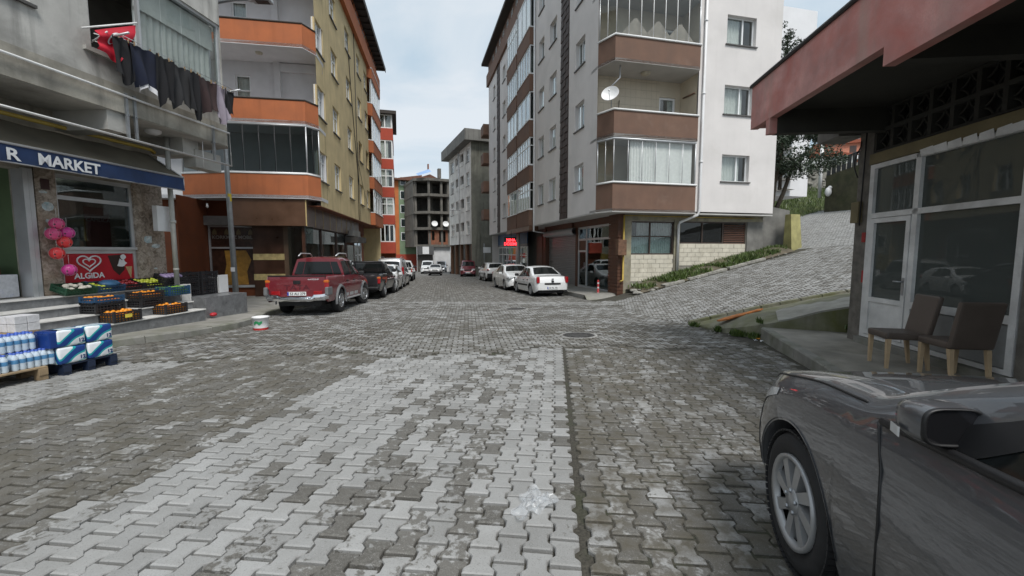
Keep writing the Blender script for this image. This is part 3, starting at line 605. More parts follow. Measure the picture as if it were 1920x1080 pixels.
FS = Face(b2, (0, 0, 0), (0, 1, 0), (1, 0, 0)); FB = Face(b2, (0, .0, 0), (1, 0, 0), (0, -1, 0))
cols = [(.12, 1.3), (2.65, 3.9), (5.95, 7.15), (9.2, 10.4), (11.75, 12.9)]; rows = [(4.5, 5.75), (7.22, 8.47), (9.93, 11.18), (12.58, 13.8)]
hl = [(a, b, c, d) for a, b in cols for c, d in rows]
w = MB(); FS.wall(w, 0, 12.95, 3.4, 14.5, hl, .16); w.build('street_wall', MATS['olive'], b2)
for i, (a, b) in enumerate(cols):
    for j, (c, d) in enumerate(rows):
        if i >= 3 and j in (0, 1) : window(FS, a, b, c, d, .15, (.5,), (.68,), curtain=0 if i == 3 and j == 1 else .4, frame='pvc' if j == 0 else 'brown_panel')
        else: window(FS, a, b, c, d, .1, (.5,), (.68,), curtain=random.choice((.55, .8, 1)))
# top band, attic windows, eave
w = MB(); FS.box(w, -.4, 18.2, -.6, .22, 14.5, 15.55); w.build('attic_band', MATS['orange'], b2)
at_ = MB(); FS.wall(at_, 0, 18.0, 15.55, 16.6, [(.6+2.2*k, 2.3+2.2*k, 15.62, 16.5) for k in range(8)], .12); at_.build('attic_wall', MATS['orange'], b2)
for k in range(8): window(FS, .6+2.2*k, 2.3+2.2*k, 15.62, 16.5, .05, (.25, .5, .75), (), sill=False, curtain=.5, frame='pvc' if k % 3 else 'brown_panel', glass='win_dark')
rf = MB(); rf.prism([(.6, -1.0), (.6, 18.9), (-11, 18.9), (-11, -1.0)], 16.6, 16.78); rf.prism([(.64, -1.05), (.64, 18.95), (.6, 18.95), (.6, -1.05)], 16.5, 16.84); rf = rf.build('roof', MATS['roof_dark'], b2)
for k in range(24): MB().box(-.2, .58, k*.8, k*.8+.1, 16.5, 16.6).build('rafter_end', MATS['roof_dark'], rf)
# far end of the street side: a glazed bay with orange parapets
bp = [(0, 12.95), (.3, 13.25), (.3, 17.5), (0, 17.8), (-.5, 17.8), (-.5, 12.95)]
for (c0, c1) in ((3.4, 4.28), (6.02, 6.85), (8.6, 9.45), (11.2, 12.05), (13.8, 14.5)):
    MB().prism(bp, c0, c1).build('bay_parapet', MATS['orange'], b2); MB().prism([(x+.03 if x > 0 else x, y) for x, y in bp], c1, c1+.05).build('bay_sill', MATS['white_paint'], b2)
FBy = Face(b2, (.27, 13.25, 0), (0, 1, 0), (1, 0, 0))
for k, (c0, c1) in enumerate(((4.33, 6.02), (6.9, 8.6), (9.5, 11.2), (12.1, 13.8))): window(FBy, 0, 4.25, c0, c1, .02, (.2, .4, .6, .8), (.72,) if k == 0 else (), sill=False, curtain=.9, frame='pvc', name='bay_window')
bw = MB(); bw.box(-.5, -.45, 12.95, 17.8, 3.4, 14.5); bw.box(-8, 0, 17.75, 17.8, -1.5, 16.6); bw.box(-11, -10.9, 1, 17.8, -1.5, 16.6); bw.box(-11, 0, 12.9, 12.94, 3.4, 16.6); bw.build('rear_walls', MATS['olive'], b2)
# front balconies
def bal(c0, c1, glazed):
    pts = [(-5.3, .0), (-3.3, -.6), (-.32, -.6), (0.02, 0.02)]
    mb = MB(); inn = [(-5.2, .1), (-3.28, -.47), (-.38, -.47), (-.12, .05)]
    for (p, q_), (pi, qi) in zip(zip(pts, pts[1:]), zip(inn, inn[1:])):
        mb.quad((*p, c0), (*q_, c0), (*q_, c1), (*p, c1)); mb.quad((*pi, c0), (*pi, c1), (*qi, c1), (*qi, c0)); mb.quad((*p, c1), (*q_, c1), (*qi, c1), (*pi, c1))
    mb.build('balcony_parapet', MATS['orange'], b2)
    MB().prism([(-9, 1.2)]+[(-9, .0)]+pts+[(0, 1.2)], c0-.02, c0+.12).build('balcony_floor', MATS['balc_white'], b2)
    cp = MB(); cp.tube([(*p, c1+.02) for p in pts], .035, 6); cp.build('coping', MATS['white_paint' if glazed else 'roof_dark'], b2)
for (c0, c1, g_) in ((3.64, 4.6, 1), (6.62, 7.53, 0), (9.6, 10.5, 0), (12.6, 13.5, 0)): bal(c0, c1, g_)
bk = MB(); FK = Face(b2, (0, 1.05, 0), (1, 0, 0), (0, -1, 0))
dh = [(-3.55, -2.95, 6.75, 9.0), (-3.55, -2.95, 9.75, 12.0)]
FK.wall(bk, -9, 0, 3.5, 16.6, dh, .1); bk.box(-1.95, -1.7, .9, 1.05, 6.7, 16.5); bk.box(-1.7, 0, .92, 1.05, 9.2, 9.55); bk.build('balcony_back_wall', MATS['balc_white'], b2)
for (c0, c1) in ((6.75, 9.0), (9.75, 12.0)): window(FK, -3.55, -2.95, c0, c1, .05, (), (.72,), sill=False, curtain=.9, name='balcony_door')
MB().lathe([(.14, 0), (.13, -.05), (.001, -.08)], 16, c=(-2.2, .1, 9.58)).build('ceiling_lamp', mat('lamp_glass', (.5, .46, .36), .5), b2)
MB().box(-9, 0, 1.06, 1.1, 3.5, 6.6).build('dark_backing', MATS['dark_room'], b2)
# glazing of the lowest balcony
gz_ = MB(); pts = [(-5.25, .03), (-3.3, -.55), (-.34, -.55), (-.0, .0)]
gz_.tube([(*p, 4.66) for p in pts], .035, 6); gz_.tube([(*p, 6.56) for p in pts], .05, 6)
for p in pts: gz_.tube([(*p, 4.6), (*p, 6.6)], .03, 6)
gzo = gz_.build('balcony_glazing', MATS['alu'], b2)
for (p, q_), n in zip(zip(pts, pts[1:]), (3, 5, 2)):
    p, q_ = Vector(p), Vector(q_)
    for k in range(n):
        a, b = p.lerp(q_, (k+.03)/n), p.lerp(q_, (k+.97)/n); m_ = MB(); m_.quad((*a, 4.68), (*b, 4.68), (*b, 6.52), (*a, 6.52)); m_.build('pane', MATS['win_dark'], gzo)
        m_ = MB(); m_.tube([(*b, 4.68), (*b, 6.52)], .012, 6); m_.build('joint_strip', MATS['black_metal'], gzo)
# ground floor shop
gf = MB(); gf.box(-9, -4.75, .6, .7, -1.5, 3.64); gf.box(-9, -.8, 1.1, 1.15, -1.5, 3.64)
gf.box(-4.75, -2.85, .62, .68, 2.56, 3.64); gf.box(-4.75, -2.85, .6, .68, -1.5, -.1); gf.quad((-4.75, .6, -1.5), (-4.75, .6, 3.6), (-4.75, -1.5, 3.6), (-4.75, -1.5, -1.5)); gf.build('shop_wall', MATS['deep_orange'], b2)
pw = MB()
for (a0, a1, c0, c1) in ((-4.72, -4.66, -.1, 2.56), (-2.9, -2.85, -.1, 2.56), (-4.66, -2.9, 2.5, 2.56), (-4.66, -2.9, 1.58, 1.65), (-4.66, -2.9, -.1, -.0)): pw.box(a0, a1, .54, .62, c0, c1)
pw = pw.build('shop_poster_window', MATS['alu'], b2)
MB().box(-4.66, -2.9, .6, .61, 1.65, 2.5).build('poster', MATS['poster_brown'], pw); MB().box(-4.66, -2.9, .6, .61, 0, 1.58).build('poster', MATS['poster_brown'], pw)
q = MB(); pts = [(-4.35, .02), (-4.2, .45), (-4.1, .9), (-4.15, 1.5), (-3.3, 1.5), (-3.1, 1.1), (-3.3, .6), (-3.25, .02)]; q.add([(x, .592, z) for x, z in pts], [list(range(8))]); q.build('poster_figure', MATS['poster_gold'], pw)
for k in range(4): x = -4.5+.47*k; q = MB(); q.add([(x+.16*dx, .592, 2.18+.26*dz) for dx, dz in ((-.6, 0), (-.5, .5), (0, 1), (.5, .5), (.6, 0))], [(0, 1, 2, 3, 4)]); q.build('poster_lamp', mat('poster_dim', (.16, .12, .06), .5, bmp=0), pw)
text('lettering', 'KORKMAZ MOBiLYA', .2, mat('grey_letter', (.26, .24, .22), .5, bmp=0), pw, basis((-4.6, .585, 2.0), (1, 0, 0), (0, 0, 1)), .002, sx=1.0, bold=.004)
q = MB(); q.box(-4.75, -3.3, .3, .6, 2.57, 2.95); q.build('grey_box_beam', mat('greyish', (.2, .19, .18), .8), b2)
cl = MB(); cl.box(-2.82, -1.6, .1, .95, -1.5, 2.6); clm = cl.build('corner_column', MATS['shop_brown'], b2)
for (c0, c1) in ((1.1, 1.36), (.24, .5)): MB().box(-2.83, -1.59, .09, .96, c0, c1).build('gold_band', MATS['gold_band'], clm)
MB().box(-1.6, -1.3, .1, .5, -1.5, 2.6).build('pier', mat('pier_brown', (.1, .06, .035), .5), b2)
fx = MB(); fx.box(-3.25, -.5, -.52, .6, 2.52, 3.62); fx.build('fascia_front', MATS['brown_panel'], b2)
for k in range(9):
    y0 = -.5+k*1.26; MB().box(-.5, -.465, y0+.015, y0+1.245, 2.5, 3.62).build('fascia_panel', MATS['brown_panel_lit'], b2); MB().box(-.495, -.45, y0-.015, y0+.015, 2.52, 3.6).build('fascia_seam', MATS['gold_strip'], b2)
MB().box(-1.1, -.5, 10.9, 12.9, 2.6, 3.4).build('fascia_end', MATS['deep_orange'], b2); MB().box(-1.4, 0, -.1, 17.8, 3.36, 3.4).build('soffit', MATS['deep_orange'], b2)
sg = MB()
for y in (-.3, 2.2, 5.2, 7.5, 9.8, 12.4): sg.box(-.72, -.6, y-.06, y+.06, -1.5, 2.55)
sg.box(-.72, -.6, -.3, 12.4, -1.5, -.35); sg.box(-.7, -.62, -.3, 7.5, 2.46, 2.55); sg = sg.build('shopfront_frame', MATS['shop_brown'], b2)
for (a, b) in ((-.24, 2.14), (2.26, 5.14), (5.26, 7.44)): MB().box(-.67, -.66, a, b, -.35, 2.46).build('pane', MATS['shop_glass'], sg)
MB().box(-1.3, -.3, -.26, -.25, -.5, 2.5).build('pane', MATS['shop_glass'], sg)
MB().box(-.68, -.66, -.24, 7.44, .95, 1.2).build('gold_band', MATS['gold_band'], sg)
cf = MB(); cf.box(-.74, -.62, 7.56, 9.74, -.5, 2.5); cf.build('shop_door_wall', mat('brick_brown', (.13, .055, .03), .7), b2)
MB().box(-.615, -.6, 7.75, 9.5, -.5, 1.85).build('shop_door', MATS['shop_glass'], b2); MB().box(-.62, .1, 7.3, 10.2, 2.0, 2.35).build('shop_sign_board', mat('sign_dark', (.05, .045, .04), .5), b2); MB().box(-.62, -.2, 7.6, 9.9, 2.4, 2.75).build('air_conditioner', mat('ac_grey', (.3, .29, .27), .6), b2)
wl = MB()
for y in (9.9, 11.1, 12.3): wl.box(-.66, -.6, y-.04, y+.04, -.5, 2.5)
for z in (2.46, 1.2, -.45): wl.box(-.65, -.6, 9.9, 12.3, z-.04, z+.04)
wl = wl.build('white_shopfront', MATS['pvc'], b2)
for (a, b) in ((9.94, 11.06), (11.14, 12.26)): MB().box(-.64, -.63, a, b, -.4, 2.42).build('pane', MATS['win_glass'], wl)
MB().box(-.75, -.55, 12.4, 12.95, -1.5, 3.4).build('end_pier', mat('brick_orange', (.25, .1, .05), .8), b2)
rm = MB(); rm.box(-6, -.8, .9, 14, -.62, -.6); rm.box(-6.05, -6, .9, 14, -.6, 3.4); rm.box(-6, -.8, 13.9, 14, -.6, 3.4); rm.build('shop_room', mat('shop_in', (.22, .2, .18), .9), b2)
MB().box(-1.15, -.9, 2.4, 3.4, -.6, 2.4).build('shop_display', mat('disp', (.2, .14, .06), .6), b2); MB().box(-1.5, -1.0, .2, 1.8, -.6, .4).build('shop_display', mat('disp2', (.35, .33, .3), .7), b2)
q = MB()
for (y0, y1, z0, z1, s_) in ((6.4, 8.7, 13.6, 5.6, .02), (8.7, 8.9, 8.2, 3.4, .012), (8.72, 12.5, 7.0, 4.6, .012)):
    q.tube([(.03, y0+(y1-y0)*t, z0+(z1-z0)*t-.5*math.sin(PI*t)) for t in np.linspace(0, 1, 10)], s_, 5)
q.tube([(.03, 8.4, 14.5), (.03, 8.4, 3.4)], .02, 6); q.build('wall_cables', MATS['cable'], b2)
# bulb hanging under the balcony
bl = empty('hanging_bulb', (0, 0, 0), 0, 'bare white light bulb hanging from a wire under the orange balcony', 'light bulb')
M_ = Matrix.Translation(B2o) @ Matrix.Rotation(B2r, 4, 'Z'); bl.location = M_ @ Vector((-4.35, -.15, 3.36))
MB().tube([(0, 0, .03), (0, 0, .35)], .006, 5).build('wire', MATS['cable'], bl); q = MB(); q.lathe([(.03, .06), (.035, 0), (.05, -.06), (.04, -.11), (.001, -.13)], 12); q.build('bulb', MATS['white_plastic'], bl)
# ------------------------------------------------------------------ pale grey block on the right
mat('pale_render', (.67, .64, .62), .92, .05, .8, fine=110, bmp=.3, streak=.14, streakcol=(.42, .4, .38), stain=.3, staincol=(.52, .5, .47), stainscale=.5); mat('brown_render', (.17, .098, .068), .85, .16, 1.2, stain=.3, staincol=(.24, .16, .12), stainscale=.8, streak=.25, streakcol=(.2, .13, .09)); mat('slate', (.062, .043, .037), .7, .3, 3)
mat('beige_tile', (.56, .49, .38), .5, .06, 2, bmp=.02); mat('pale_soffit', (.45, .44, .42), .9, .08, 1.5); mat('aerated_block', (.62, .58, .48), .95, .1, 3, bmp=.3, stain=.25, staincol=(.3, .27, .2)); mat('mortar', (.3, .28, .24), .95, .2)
mat('shutter_grey', (.3, .305, .31), .45, .1, 2, metal=.3, bmp=0); mat('siding', (.105, .045, .025), .6, .2, 3); mat('rot_concrete', (.26, .24, .19), .95, .3, 4, stain=.8, staincol=(.36, .33, .2), stainscale=1.6); mat('brown_frame', (.06, .04, .03), .6, .2)
ROo = (3.62, 17.3, 0); ROr = RAD(13.25)
rb = empty('grey_apartment_block', ROo, ROr, 'pale grey apartment block with brown balconies on the street corner', 'building')
FS = Face(rb, (0, 0, 0), (0, 1, 0), (-1, 0, 0)); FF = Face(rb, (0, 0, 0), (1, 0, 0), (0, -1, 0))
rz = [(4.23+2.74*k, 5.42+2.74*k) for k in range(5)]
cols = [(1.92, 3.02), (5.68, 6.82), (7.82, 8.85), (17.0, 17.6), (18.1, 19.15), (22.3, 23.3)]
w = MB(); FS.wall(w, .55, 9.78, 3.1, 17.3, [(a, b, c, d) for a, b in cols[:3] for c, d in rz], .2); w.build('street_wall', MATS['pale_render'], rb); w = MB(); FS.wall(w, 16.75, 25.6, 3.1, 17.3, [(a, b, c, d) for a, b in cols[3:] for c, d in rz], .2); w.build('street_wall', MATS['pale_render'], rb)
for a, b in cols:
    for c, d in rz: window(FS, a, b, c, d, .17, (.62,) if a < 3 else (.5,), (), curtain=random.choice((.5, .7, 1, .9)))
# slate strips: individual slates, half of them proud
for (a0, a1, n, m_) in ((3.85, 4.95, 3, 44), (20.25, 21.4, 3, 30)):
    mb = MB(); FS.box(mb, a0, a1, -.02, .012, 3.1, 17.3); so = mb.build('slate_strip', MATS['slate'], rb)
    h = 14.2/m_; sm = MB(); lft = MB(); wd = (a1-a0)/n
    for j in range(m_):
        for i in range(n):
            q = MB(); a = a0+i*wd; t = .022+.012*((i+j) % 2)+random.uniform(0, .006)
            q.add([FS(a+.01, .013, 3.1+j*h), FS(a+wd-.01, .013, 3.1+j*h), FS(a+wd-.01, .016, 3.1+(j+1)*h-.012), FS(a+.01, .016, 3.1+(j+1)*h-.012), FS(a+.01, t+.02, 3.1+j*h), FS(a+wd-.01, t+.02, 3.1+j*h), FS(a+wd-.01, t, 3.1+(j+1)*h-.012), FS(a+.01, t, 3.1+(j+1)*h-.012)], [(4, 5, 6, 7), (0, 1, 5, 4), (1, 2, 6, 5), (2, 3, 7, 6), (3, 0, 4, 7)])
            q.build('slate', MATS['slate'], so)
# brown attic band, attic windows and eave
q = MB(); FS.box(q, -.5, 25.9, -1, .18, 17.3, 18.35); q.build('attic_band', MATS['brown_render'], rb)
q = MB(); FS.wall(q, -.5, 25.8, 18.35, 19.4, [(.5+1.5*k, 1.3+1.5*k, 18.42, 19.3) for k in range(16)], .12); q.build('attic_wall', MATS['brown_render'], rb)
for k in range(16): window(FS, .5+1.5*k, 1.3+1.5*k, 18.42, 19.3, .04, (.5,), (), sill=False, curtain=0, glass='win_dark')
q = MB(); q.prism([(-.6, -1), (-.6, 26.3), (9, 26.3), (9, -1)], 19.4, 19.62); q.build('roof', MATS['roof_dark'], rb)
# two stacks of street bays
def baystack(y0, y1, p, par, styles):
    pts = [(.3, y0), (-p, y0), (-p, y1-.35), (.3, y1)]
    for i, (c0, c1) in enumerate(par):
        MB().prism(pts, c0, c1).build('bay_parapet', MATS['brown_render'], rb)
        s = MB(); s.prism([(.3, y0-.03), (-p-.04, y0-.03), (-p-.04, y1-.33), (.3, y1+.02)], c1, c1+.05); s.build('bay_sill', MATS['white_paint'], rb)
        top = par[i+1][0] if i+1 < len(par) else 17.3
        Fo = Face(rb, (-p+.03, y0+.03, 0), (0, 1, 0), (-1, 0, 0)); Fn = Face(rb, (-p+.03, y0+.03, 0), (1, 0, 0), (0, -1, 0)); stl = styles[i % len(styles)]
        window(Fo, 0, y1-y0-.4, c1+.05, top-.01, .01, (.2, .4, .6, .8) if stl != 'b' else (.33, .66), (.7,) if stl == 'a' else (), sill=False, curtain=.9 if stl != 'c' else .5, name='bay_window')
        window(Fn, 0, p-.02 if p > .25 else .22, c1+.05, top-.01, .0, (), (.7,) if stl == 'a' else (), sill=False, curtain=0, name='bay_window', glass='win_dark')
    q = MB(); q.box(0, .02, y0, y1, 3.1, 17.3); q.build('bay_backing', MATS['pale_render'], rb)
par = [(3.08+2.73*k, 4.06+2.73*k) for k in range(5)]
baystack(9.78, 13.3, .32, par, 'aabcb'); baystack(13.42, 16.75, .26, par, 'babca')
q = MB(); q.prism([(.3, 9.8), (-.3, 9.8), (-.25, 16.6), (.3, 16.7)], 2.78, 3.07); q.build('bay_soffit', MATS['brown_panel'], rb)
for k in range(4):      # small balconies past the far corner
    MB().box(-.55, .3, 25.62, 27.2, 4.6+2.73*k, 5.6+2.73*k).build('far_balcony', MATS['brown_render'], rb)
MB().box(.3, 1, 25.62, 25.7, -1.5, 17.3).build('far_end_wall', MATS['pale_render'], rb)
# front: balconies on the corner, plain wall with windows to the right
fw = [(5.58, 6.98, 4.49, 5.63), (5.57, 7.0, 7.32, 8.52), (5.57, 7.02, 10.18, 11.36), (5.57, 7.02, 13.05, 14.2)]
w = MB(); FF.wall(w, 4.3, 8.35, 3.16, 19.3, fw, .2); w.quad((8.35, 0, 3.16), (8.35, 9, 3.16), (8.35, 9, 19.3), (8.35, 0, 19.3)); w.build('front_wall', MATS['pale_render'], rb)
for h in fw: window(FF, *h, .17, (.62,), (), curtain=random.choice((.6, .8, 1)))
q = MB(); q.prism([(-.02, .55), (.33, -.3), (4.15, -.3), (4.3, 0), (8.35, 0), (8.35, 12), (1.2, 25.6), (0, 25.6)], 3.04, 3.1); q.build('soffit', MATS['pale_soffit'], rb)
BP = [(0.0, .55), (.33, -.3), (4.12, -.3), (4.25, .02)]
BI = [(.12, .55), (.4, -.18), (4.02, -.18), (4.14, .02)]
lev = [(3.08, 4.2, 'g'), (6.02, 7.02, 'o'), (8.88, 9.82, 'g'), (11.7, 12.65, 'g'), (14.5, 15.4, 'o')]
mat('stucco_white', (.72, .72, .71), .6, .05)
for (c0, c1, sty) in lev:
    mb = MB()
    for (p, q_), (pi, qi) in zip(zip(BP, BP[1:]), zip(BI, BI[1:])):
        mb.quad((*p, c0), (*q_, c0), (*q_, c1), (*p, c1)); mb.quad((*pi, c0), (*pi, c1), (*qi, c1), (*qi, c0)); mb.quad((*p, c1), (*q_, c1), (*qi, c1), (*pi, c1))
    mb.build('balcony_parapet', MATS['brown_render'], rb)
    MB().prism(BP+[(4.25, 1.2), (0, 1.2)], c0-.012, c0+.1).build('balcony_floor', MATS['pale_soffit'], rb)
    cp = MB(); cp.tube([(x+(.02 if x > 4 else -.02), y-.02, c1+.02) for x, y in BP], .04, 6); cp.build('coping', MATS['white_paint'], rb)
Fb = Face(rb, (0, 1.15, 0), (1, 0, 0), (0, -1, 0))
bd = [(3.2, 4.0, c+.12, c+2.2) for c, _, s in lev]
w = MB(); Fb.wall(w, 0, 4.25, 3.1, 19.3, bd, .1); w.quad((4.24, 0, 3.1), (4.24, 1.15, 3.1), (4.24, 1.15, 19.3), (4.24, 0, 19.3)); w.quad((.01, .55, 3.1), (.01, 1.15, 3.1), (.01, 1.15, 19.3), (.01, .55, 19.3)); w.build('balcony_back_wall', MATS['beige_tile'], rb)
tj = MB()
for z in np.arange(7.1, 8.9, .33): Fb.box(tj, 0, 3.2, .001, .003, z, z+.012)
for x in np.arange(.3, 3.2, .25): Fb.box(tj, x, x+.008, .001, .0028, 7.1, 8.9)
tj.build('tile_joints', mat('tile_joint', (.4, .35, .27), .8), rb)
for h in bd: window(Fb, *h, .06, (), (), sill=False, curtain=.4, name='balcony_door', fw=.09)
def glazing(c0, c1, n, glass, curt):
    g = MB(); P_ = [(.03, .5), (.36, -.26), (4.08, -.26)]
    g.tube([(*p, c0+.05) for p in P_], .03, 6); g.tube([(*p, c1-.04) for p in P_], .045, 6); g.tube([(4.08, -.26, c0), (4.08, -.26, c1)], .03, 6); g.tube([(.03, .5, c0), (.03, .5, c1)], .02, 6)
    go = g.build('balcony_glazing', MATS['alu'], rb)
    for (p, q_), k_ in zip(zip(P_, P_[1:]), (2, n)):
        p, q_ = Vector(p), Vector(q_)
        for k in range(k_):
            a, b = p.lerp(q_, k/k_+.004), p.lerp(q_, (k+1)/k_-.004); m_ = MB(); m_.quad((*a, c0+.06), (*b, c0+.06), (*b, c1-.06), (*a, c1-.06)); m_.build('pane', MATS[glass], go)
            m_ = MB(); m_.tube([(*a, c0+.04), (*a, c1-.04)], .014, 6); m_.build('pane_joint', MATS['white_paint' if curt == 0 else 'alu'], go)
    FG = Face(rb, (0, -.12, 0), (1, 0, 0), (0, -1, 0))
    if curt == 1:
        m_ = MB(); flatwave(m_, FG, 1.15, 2.3, c0+.05, c1-.05, 0, .03, .13); m_.build('curtain', MATS['curtain'], go)
        m_ = MB(); flatwave(m_, FG, 2.32, 4.0, c0+.05, c1-.05, 0, .004, .5); m_.build('blind', MATS['curtain'], go)
    if curt == 0:
        m_ = MB()
        for k in range(3):
            x = .7+1.0*k; m_.add([FG(x+dx, 0, c0+.06+dz) for dx, dz in ((0, 0), (1.2, 0), (1.2, .12), (.62, .75), (.5, .72), (0, .15))], [(0, 1, 2, 3, 4, 5)])
        m_.build('draped_cloth', mat('drape', (.3, .27, .23), .9), go)
glazing(4.2, 5.98, 6, 'win_glass', 1); glazing(9.82, 11.68, 7, 'win_glass', 0); glazing(12.65, 14.48, 6, 'win_glass', 1)
MB().lathe([(.2, 0), (.19, -.06), (.12, -.1), (.001, -.12)], 20, c=(2.1, .45, 8.86)).build('ceiling_lamp', MATS['lamp_glass'], rb)
q = MB(); q.tube([(.75, .1, 8.87), (.75, .1, 8.4), (.4, .1, 8.05)], .028, 8); q.build('bracket_pipe', MATS['alu'], rb)
q = MB(); q.tube([(1.25, 1.1, 7.9), (1.2, 1.05, 7.5), (.9, .9, 7.1)], .014, 6); q.build('dangling_cable', MATS['cable'], rb)
q = MB(); q.tube([(4.2, .1, 8.1), (4.2, .9, 8.15)], .03, 6); q.build('rolled_rack', MATS['rust'], rb)
# rain pipes
q = MB(); q.tube([(4.5, -.08, 19), (4.5, -.08, 3.2), (4.45, -.05, 3.02), (3.84, .3, 2.72), (3.84, .38, 2.6), (3.84, .38, .45)], .055, 10)
for z in (5.2, 8.0, 10.9): q.tube([(4.5, -.08, z), (4.5, -.08, z+.08)], .068, 10)
q.build('rain_pipe', MATS['white_plastic'], rb)
q = MB(); q.tube([(-.08, 9.55, 19), (-.08, 9.55, 2.7), (.6, 9.55, 2.62)], .05, 8); q.build('rain_pipe', MATS['white_plastic'], rb)
q = MB(); q.tube([(1.2, .28, 2.96), (7.7, .42, 2.96)], .022, 6); q.tube([(1.18, .28, 2.97), (1.18, .28, .25), (1.02, .2, .2)], .04, 8); q.build('gas_pipe', MATS['gas_yellow'], rb)
MB().bbox(.82, 1.2, .05, .3, 1.3, 1.95, .015).build('gas_box', MATS['rust'], rb)
# front ground floor: raw blocks, brown windows
Fg = Face(rb, (0, .5, 0), (1, 0, 0), (0, -1, 0))
w = MB(); Fg.wall(w, 1.28, 8.35, -.6, 3.1, [(1.62, 3.7, 1.33, 2.75), (3.98, 7.43, 1.81, 2.78)], .12); gw = w.build('ground_wall', MATS['mortar'], rb)
q = MB(); Fg.box(q, 1.27, 1.62, -.1, .06, -.6, 3.08); q.build('corner_pillar', MATS['rot_concrete'], rb); q = MB(); Fg.box(q, 3.7, 3.98, -.1, .04, -.3, 3.08); q.build('mid_pillar', MATS['rot_concrete'], rb)
q = MB(); Fg.box(q, 1.62, 8.3, -.1, .03, 2.8, 3.09); q.build('lintel', MATS['rot_concrete'], rb); q = MB(); Fg.box(q, 7.45, 8.34, -.1, .05, .5, 2.8); q.build('stained_wall', MATS['dark_concrete'], rb)
def blocks(a0, a1, c0, c1, slope=0):
    n = round((c1-c0)/.195); h = (c1-c0)/n
    for j in range(n):
        x = a0-(.2 if j % 2 else 0)
        while x < a1-.03:
            l, r = max(a0, x)+.006, min(a1, x+.4)-.006
            if r-l > .04 and c0+j*h > slope*(l-a0)-.2+c0*0:
                q = MB(); t = .02+random.uniform(-.006, .006); Fg.box(q, l, r, -.05, t, c0+j*h+.006, c0+(j+1)*h-.006); q.build('block', MATS['aerated_block'], gw)
            x += .4
blocks(1.64, 3.69, .16, 1.32); blocks(3.99, 7.4, .83, 1.8)
def gridwin(a0, a1, c0, c1, nm, mulls, transs):
    q = MB()
    for (x0, x1, z0, z1) in ((a0, a1, c0, c0+.05), (a0, a1, c1-.05, c1), (a0, a0+.05, c0, c1), (a1-.05, a1, c0, c1)): Fg.box(q, x0, x1, -.1, -.04, z0, z1)
    for m_ in mulls: Fg.box(q, a0+(a1-a0)*m_-.03, a0+(a1-a0)*m_+.03, -.1, -.035, c0, c1)
    for t_ in transs: Fg.box(q, a0, a1, -.1, -.037, c0+(c1-c0)*t_-.025, c0+(c1-c0)*t_+.025)
    wo = q.build(nm, MATS['brown_frame'], rb); xs_ = [0, *mulls, 1]
    for i in range(len(xs_)-1): q = MB(); Fg.box(q, a0+(a1-a0)*xs_[i]+.03, a0+(a1-a0)*xs_[i+1]-.03, -.075, -.07, c0+.04, c1-.04); q.build('pane', MATS['win_dark' if c0 > 1.5 else 'win_glass'], wo)
    return wo
w1 = gridwin(1.62, 3.7, 1.33, 2.75, 'workshop_window', (.45,), (.55,)); w2 = gridwin(3.98, 7.43, 1.81, 2.78, 'workshop_window', (.34, .65), ())
q = MB(); flatwave(q, Fg, 1.7, 3.65, 1.36, 2.15, -.2, .02, .09); q.build('curtain', mat('curtain_teal', (.3, .42, .42), .9), w1)
q = MB(); flatwave(q, Fg, 2.0, 3.65, 2.15, 2.7, -.22, .03, .12); q.build('curtain', MATS['curtain_grey'], w1)
for k in range(11): q = MB(); z = 1.86+.08*k; q.add([Fg(6.27, -.06, z), Fg(7.38, -.06, z), Fg(7.38, -.01, z-.05), Fg(6.27, -.01, z-.05)], [(0, 1, 2, 3)]); q.build('louvre_slat', MATS['siding'], w2)
q = MB(); q.box(1.3, 8.3, .9, .95, -.6, 3.05); q.box(1.3, 8.3, .62, .95, 1.1, 1.15); q.build('workshop_back', MATS['dark_room'], rb)
# corner post clad in narrow brown boards
q = MB(); q.box(1.02, 1.27, .42, 1.2, -.7, 3.08); cp_ = q.build('corner_post', MATS['siding'], rb)
for k in range(25): MB().box(1.0, 1.262, .4, .42, -.65+k*.15, -.65+k*.15+.125).build('board', MATS['siding'], cp_)
for k in range(25): MB().box(.985, 1.02, .402, 1.3, -.65+k*.15, -.65+k*.15+.125).build('board', MATS['siding'], cp_)
# street-side shops under the overhang
Fx = Face(rb, (1.2, 0, 0), (0, 1, 0), (-1, 0, 0))
q = MB(); Fx.box(q, 1.2, 10.7, -.3, .03, 2.72, 3.09); q.build('lintel', MATS['siding'], rb)
q = MB()
for (a0, a1, c0, c1) in ((1.3, 1.38, -.5, 2.72), (5.28, 5.36, -.5, 2.72), (4.22, 4.32, -.5, 2.72), (1.38, 5.28, 2.62, 2.72), (1.38, 5.28, 2.02, 2.12), (1.38, 5.28, -.5, -.32), (4.32, 5.28, 1.42, 1.52)): Fx.box(q, a0, a1, -.08, 0, c0, c1)
sf = q.build('shopfront', MATS['alu'], rb)
for (a0, a1, c0, c1) in ((1.38, 4.22, 2.12, 2.62), (1.38, 4.22, -.32, 2.02), (4.32, 5.28, 2.12, 2.62), (4.32, 5.28, -.32, 1.42)): q = MB(); Fx.box(q, a0, a1, -.045, -.038, c0, c1); q.build('pane', MATS['shop_glass'], sf)
q = MB(); Fx.box(q, 4.32, 5.28, -.05, -.03, 1.52, 2.02); q.build('door_panel', MATS['siding'], sf); q = MB(); q.tube([Fx(4.4, .04, .4), Fx(4.4, .04, .9)], .015, 6); q.build('door_handle', MATS['steel'], sf)
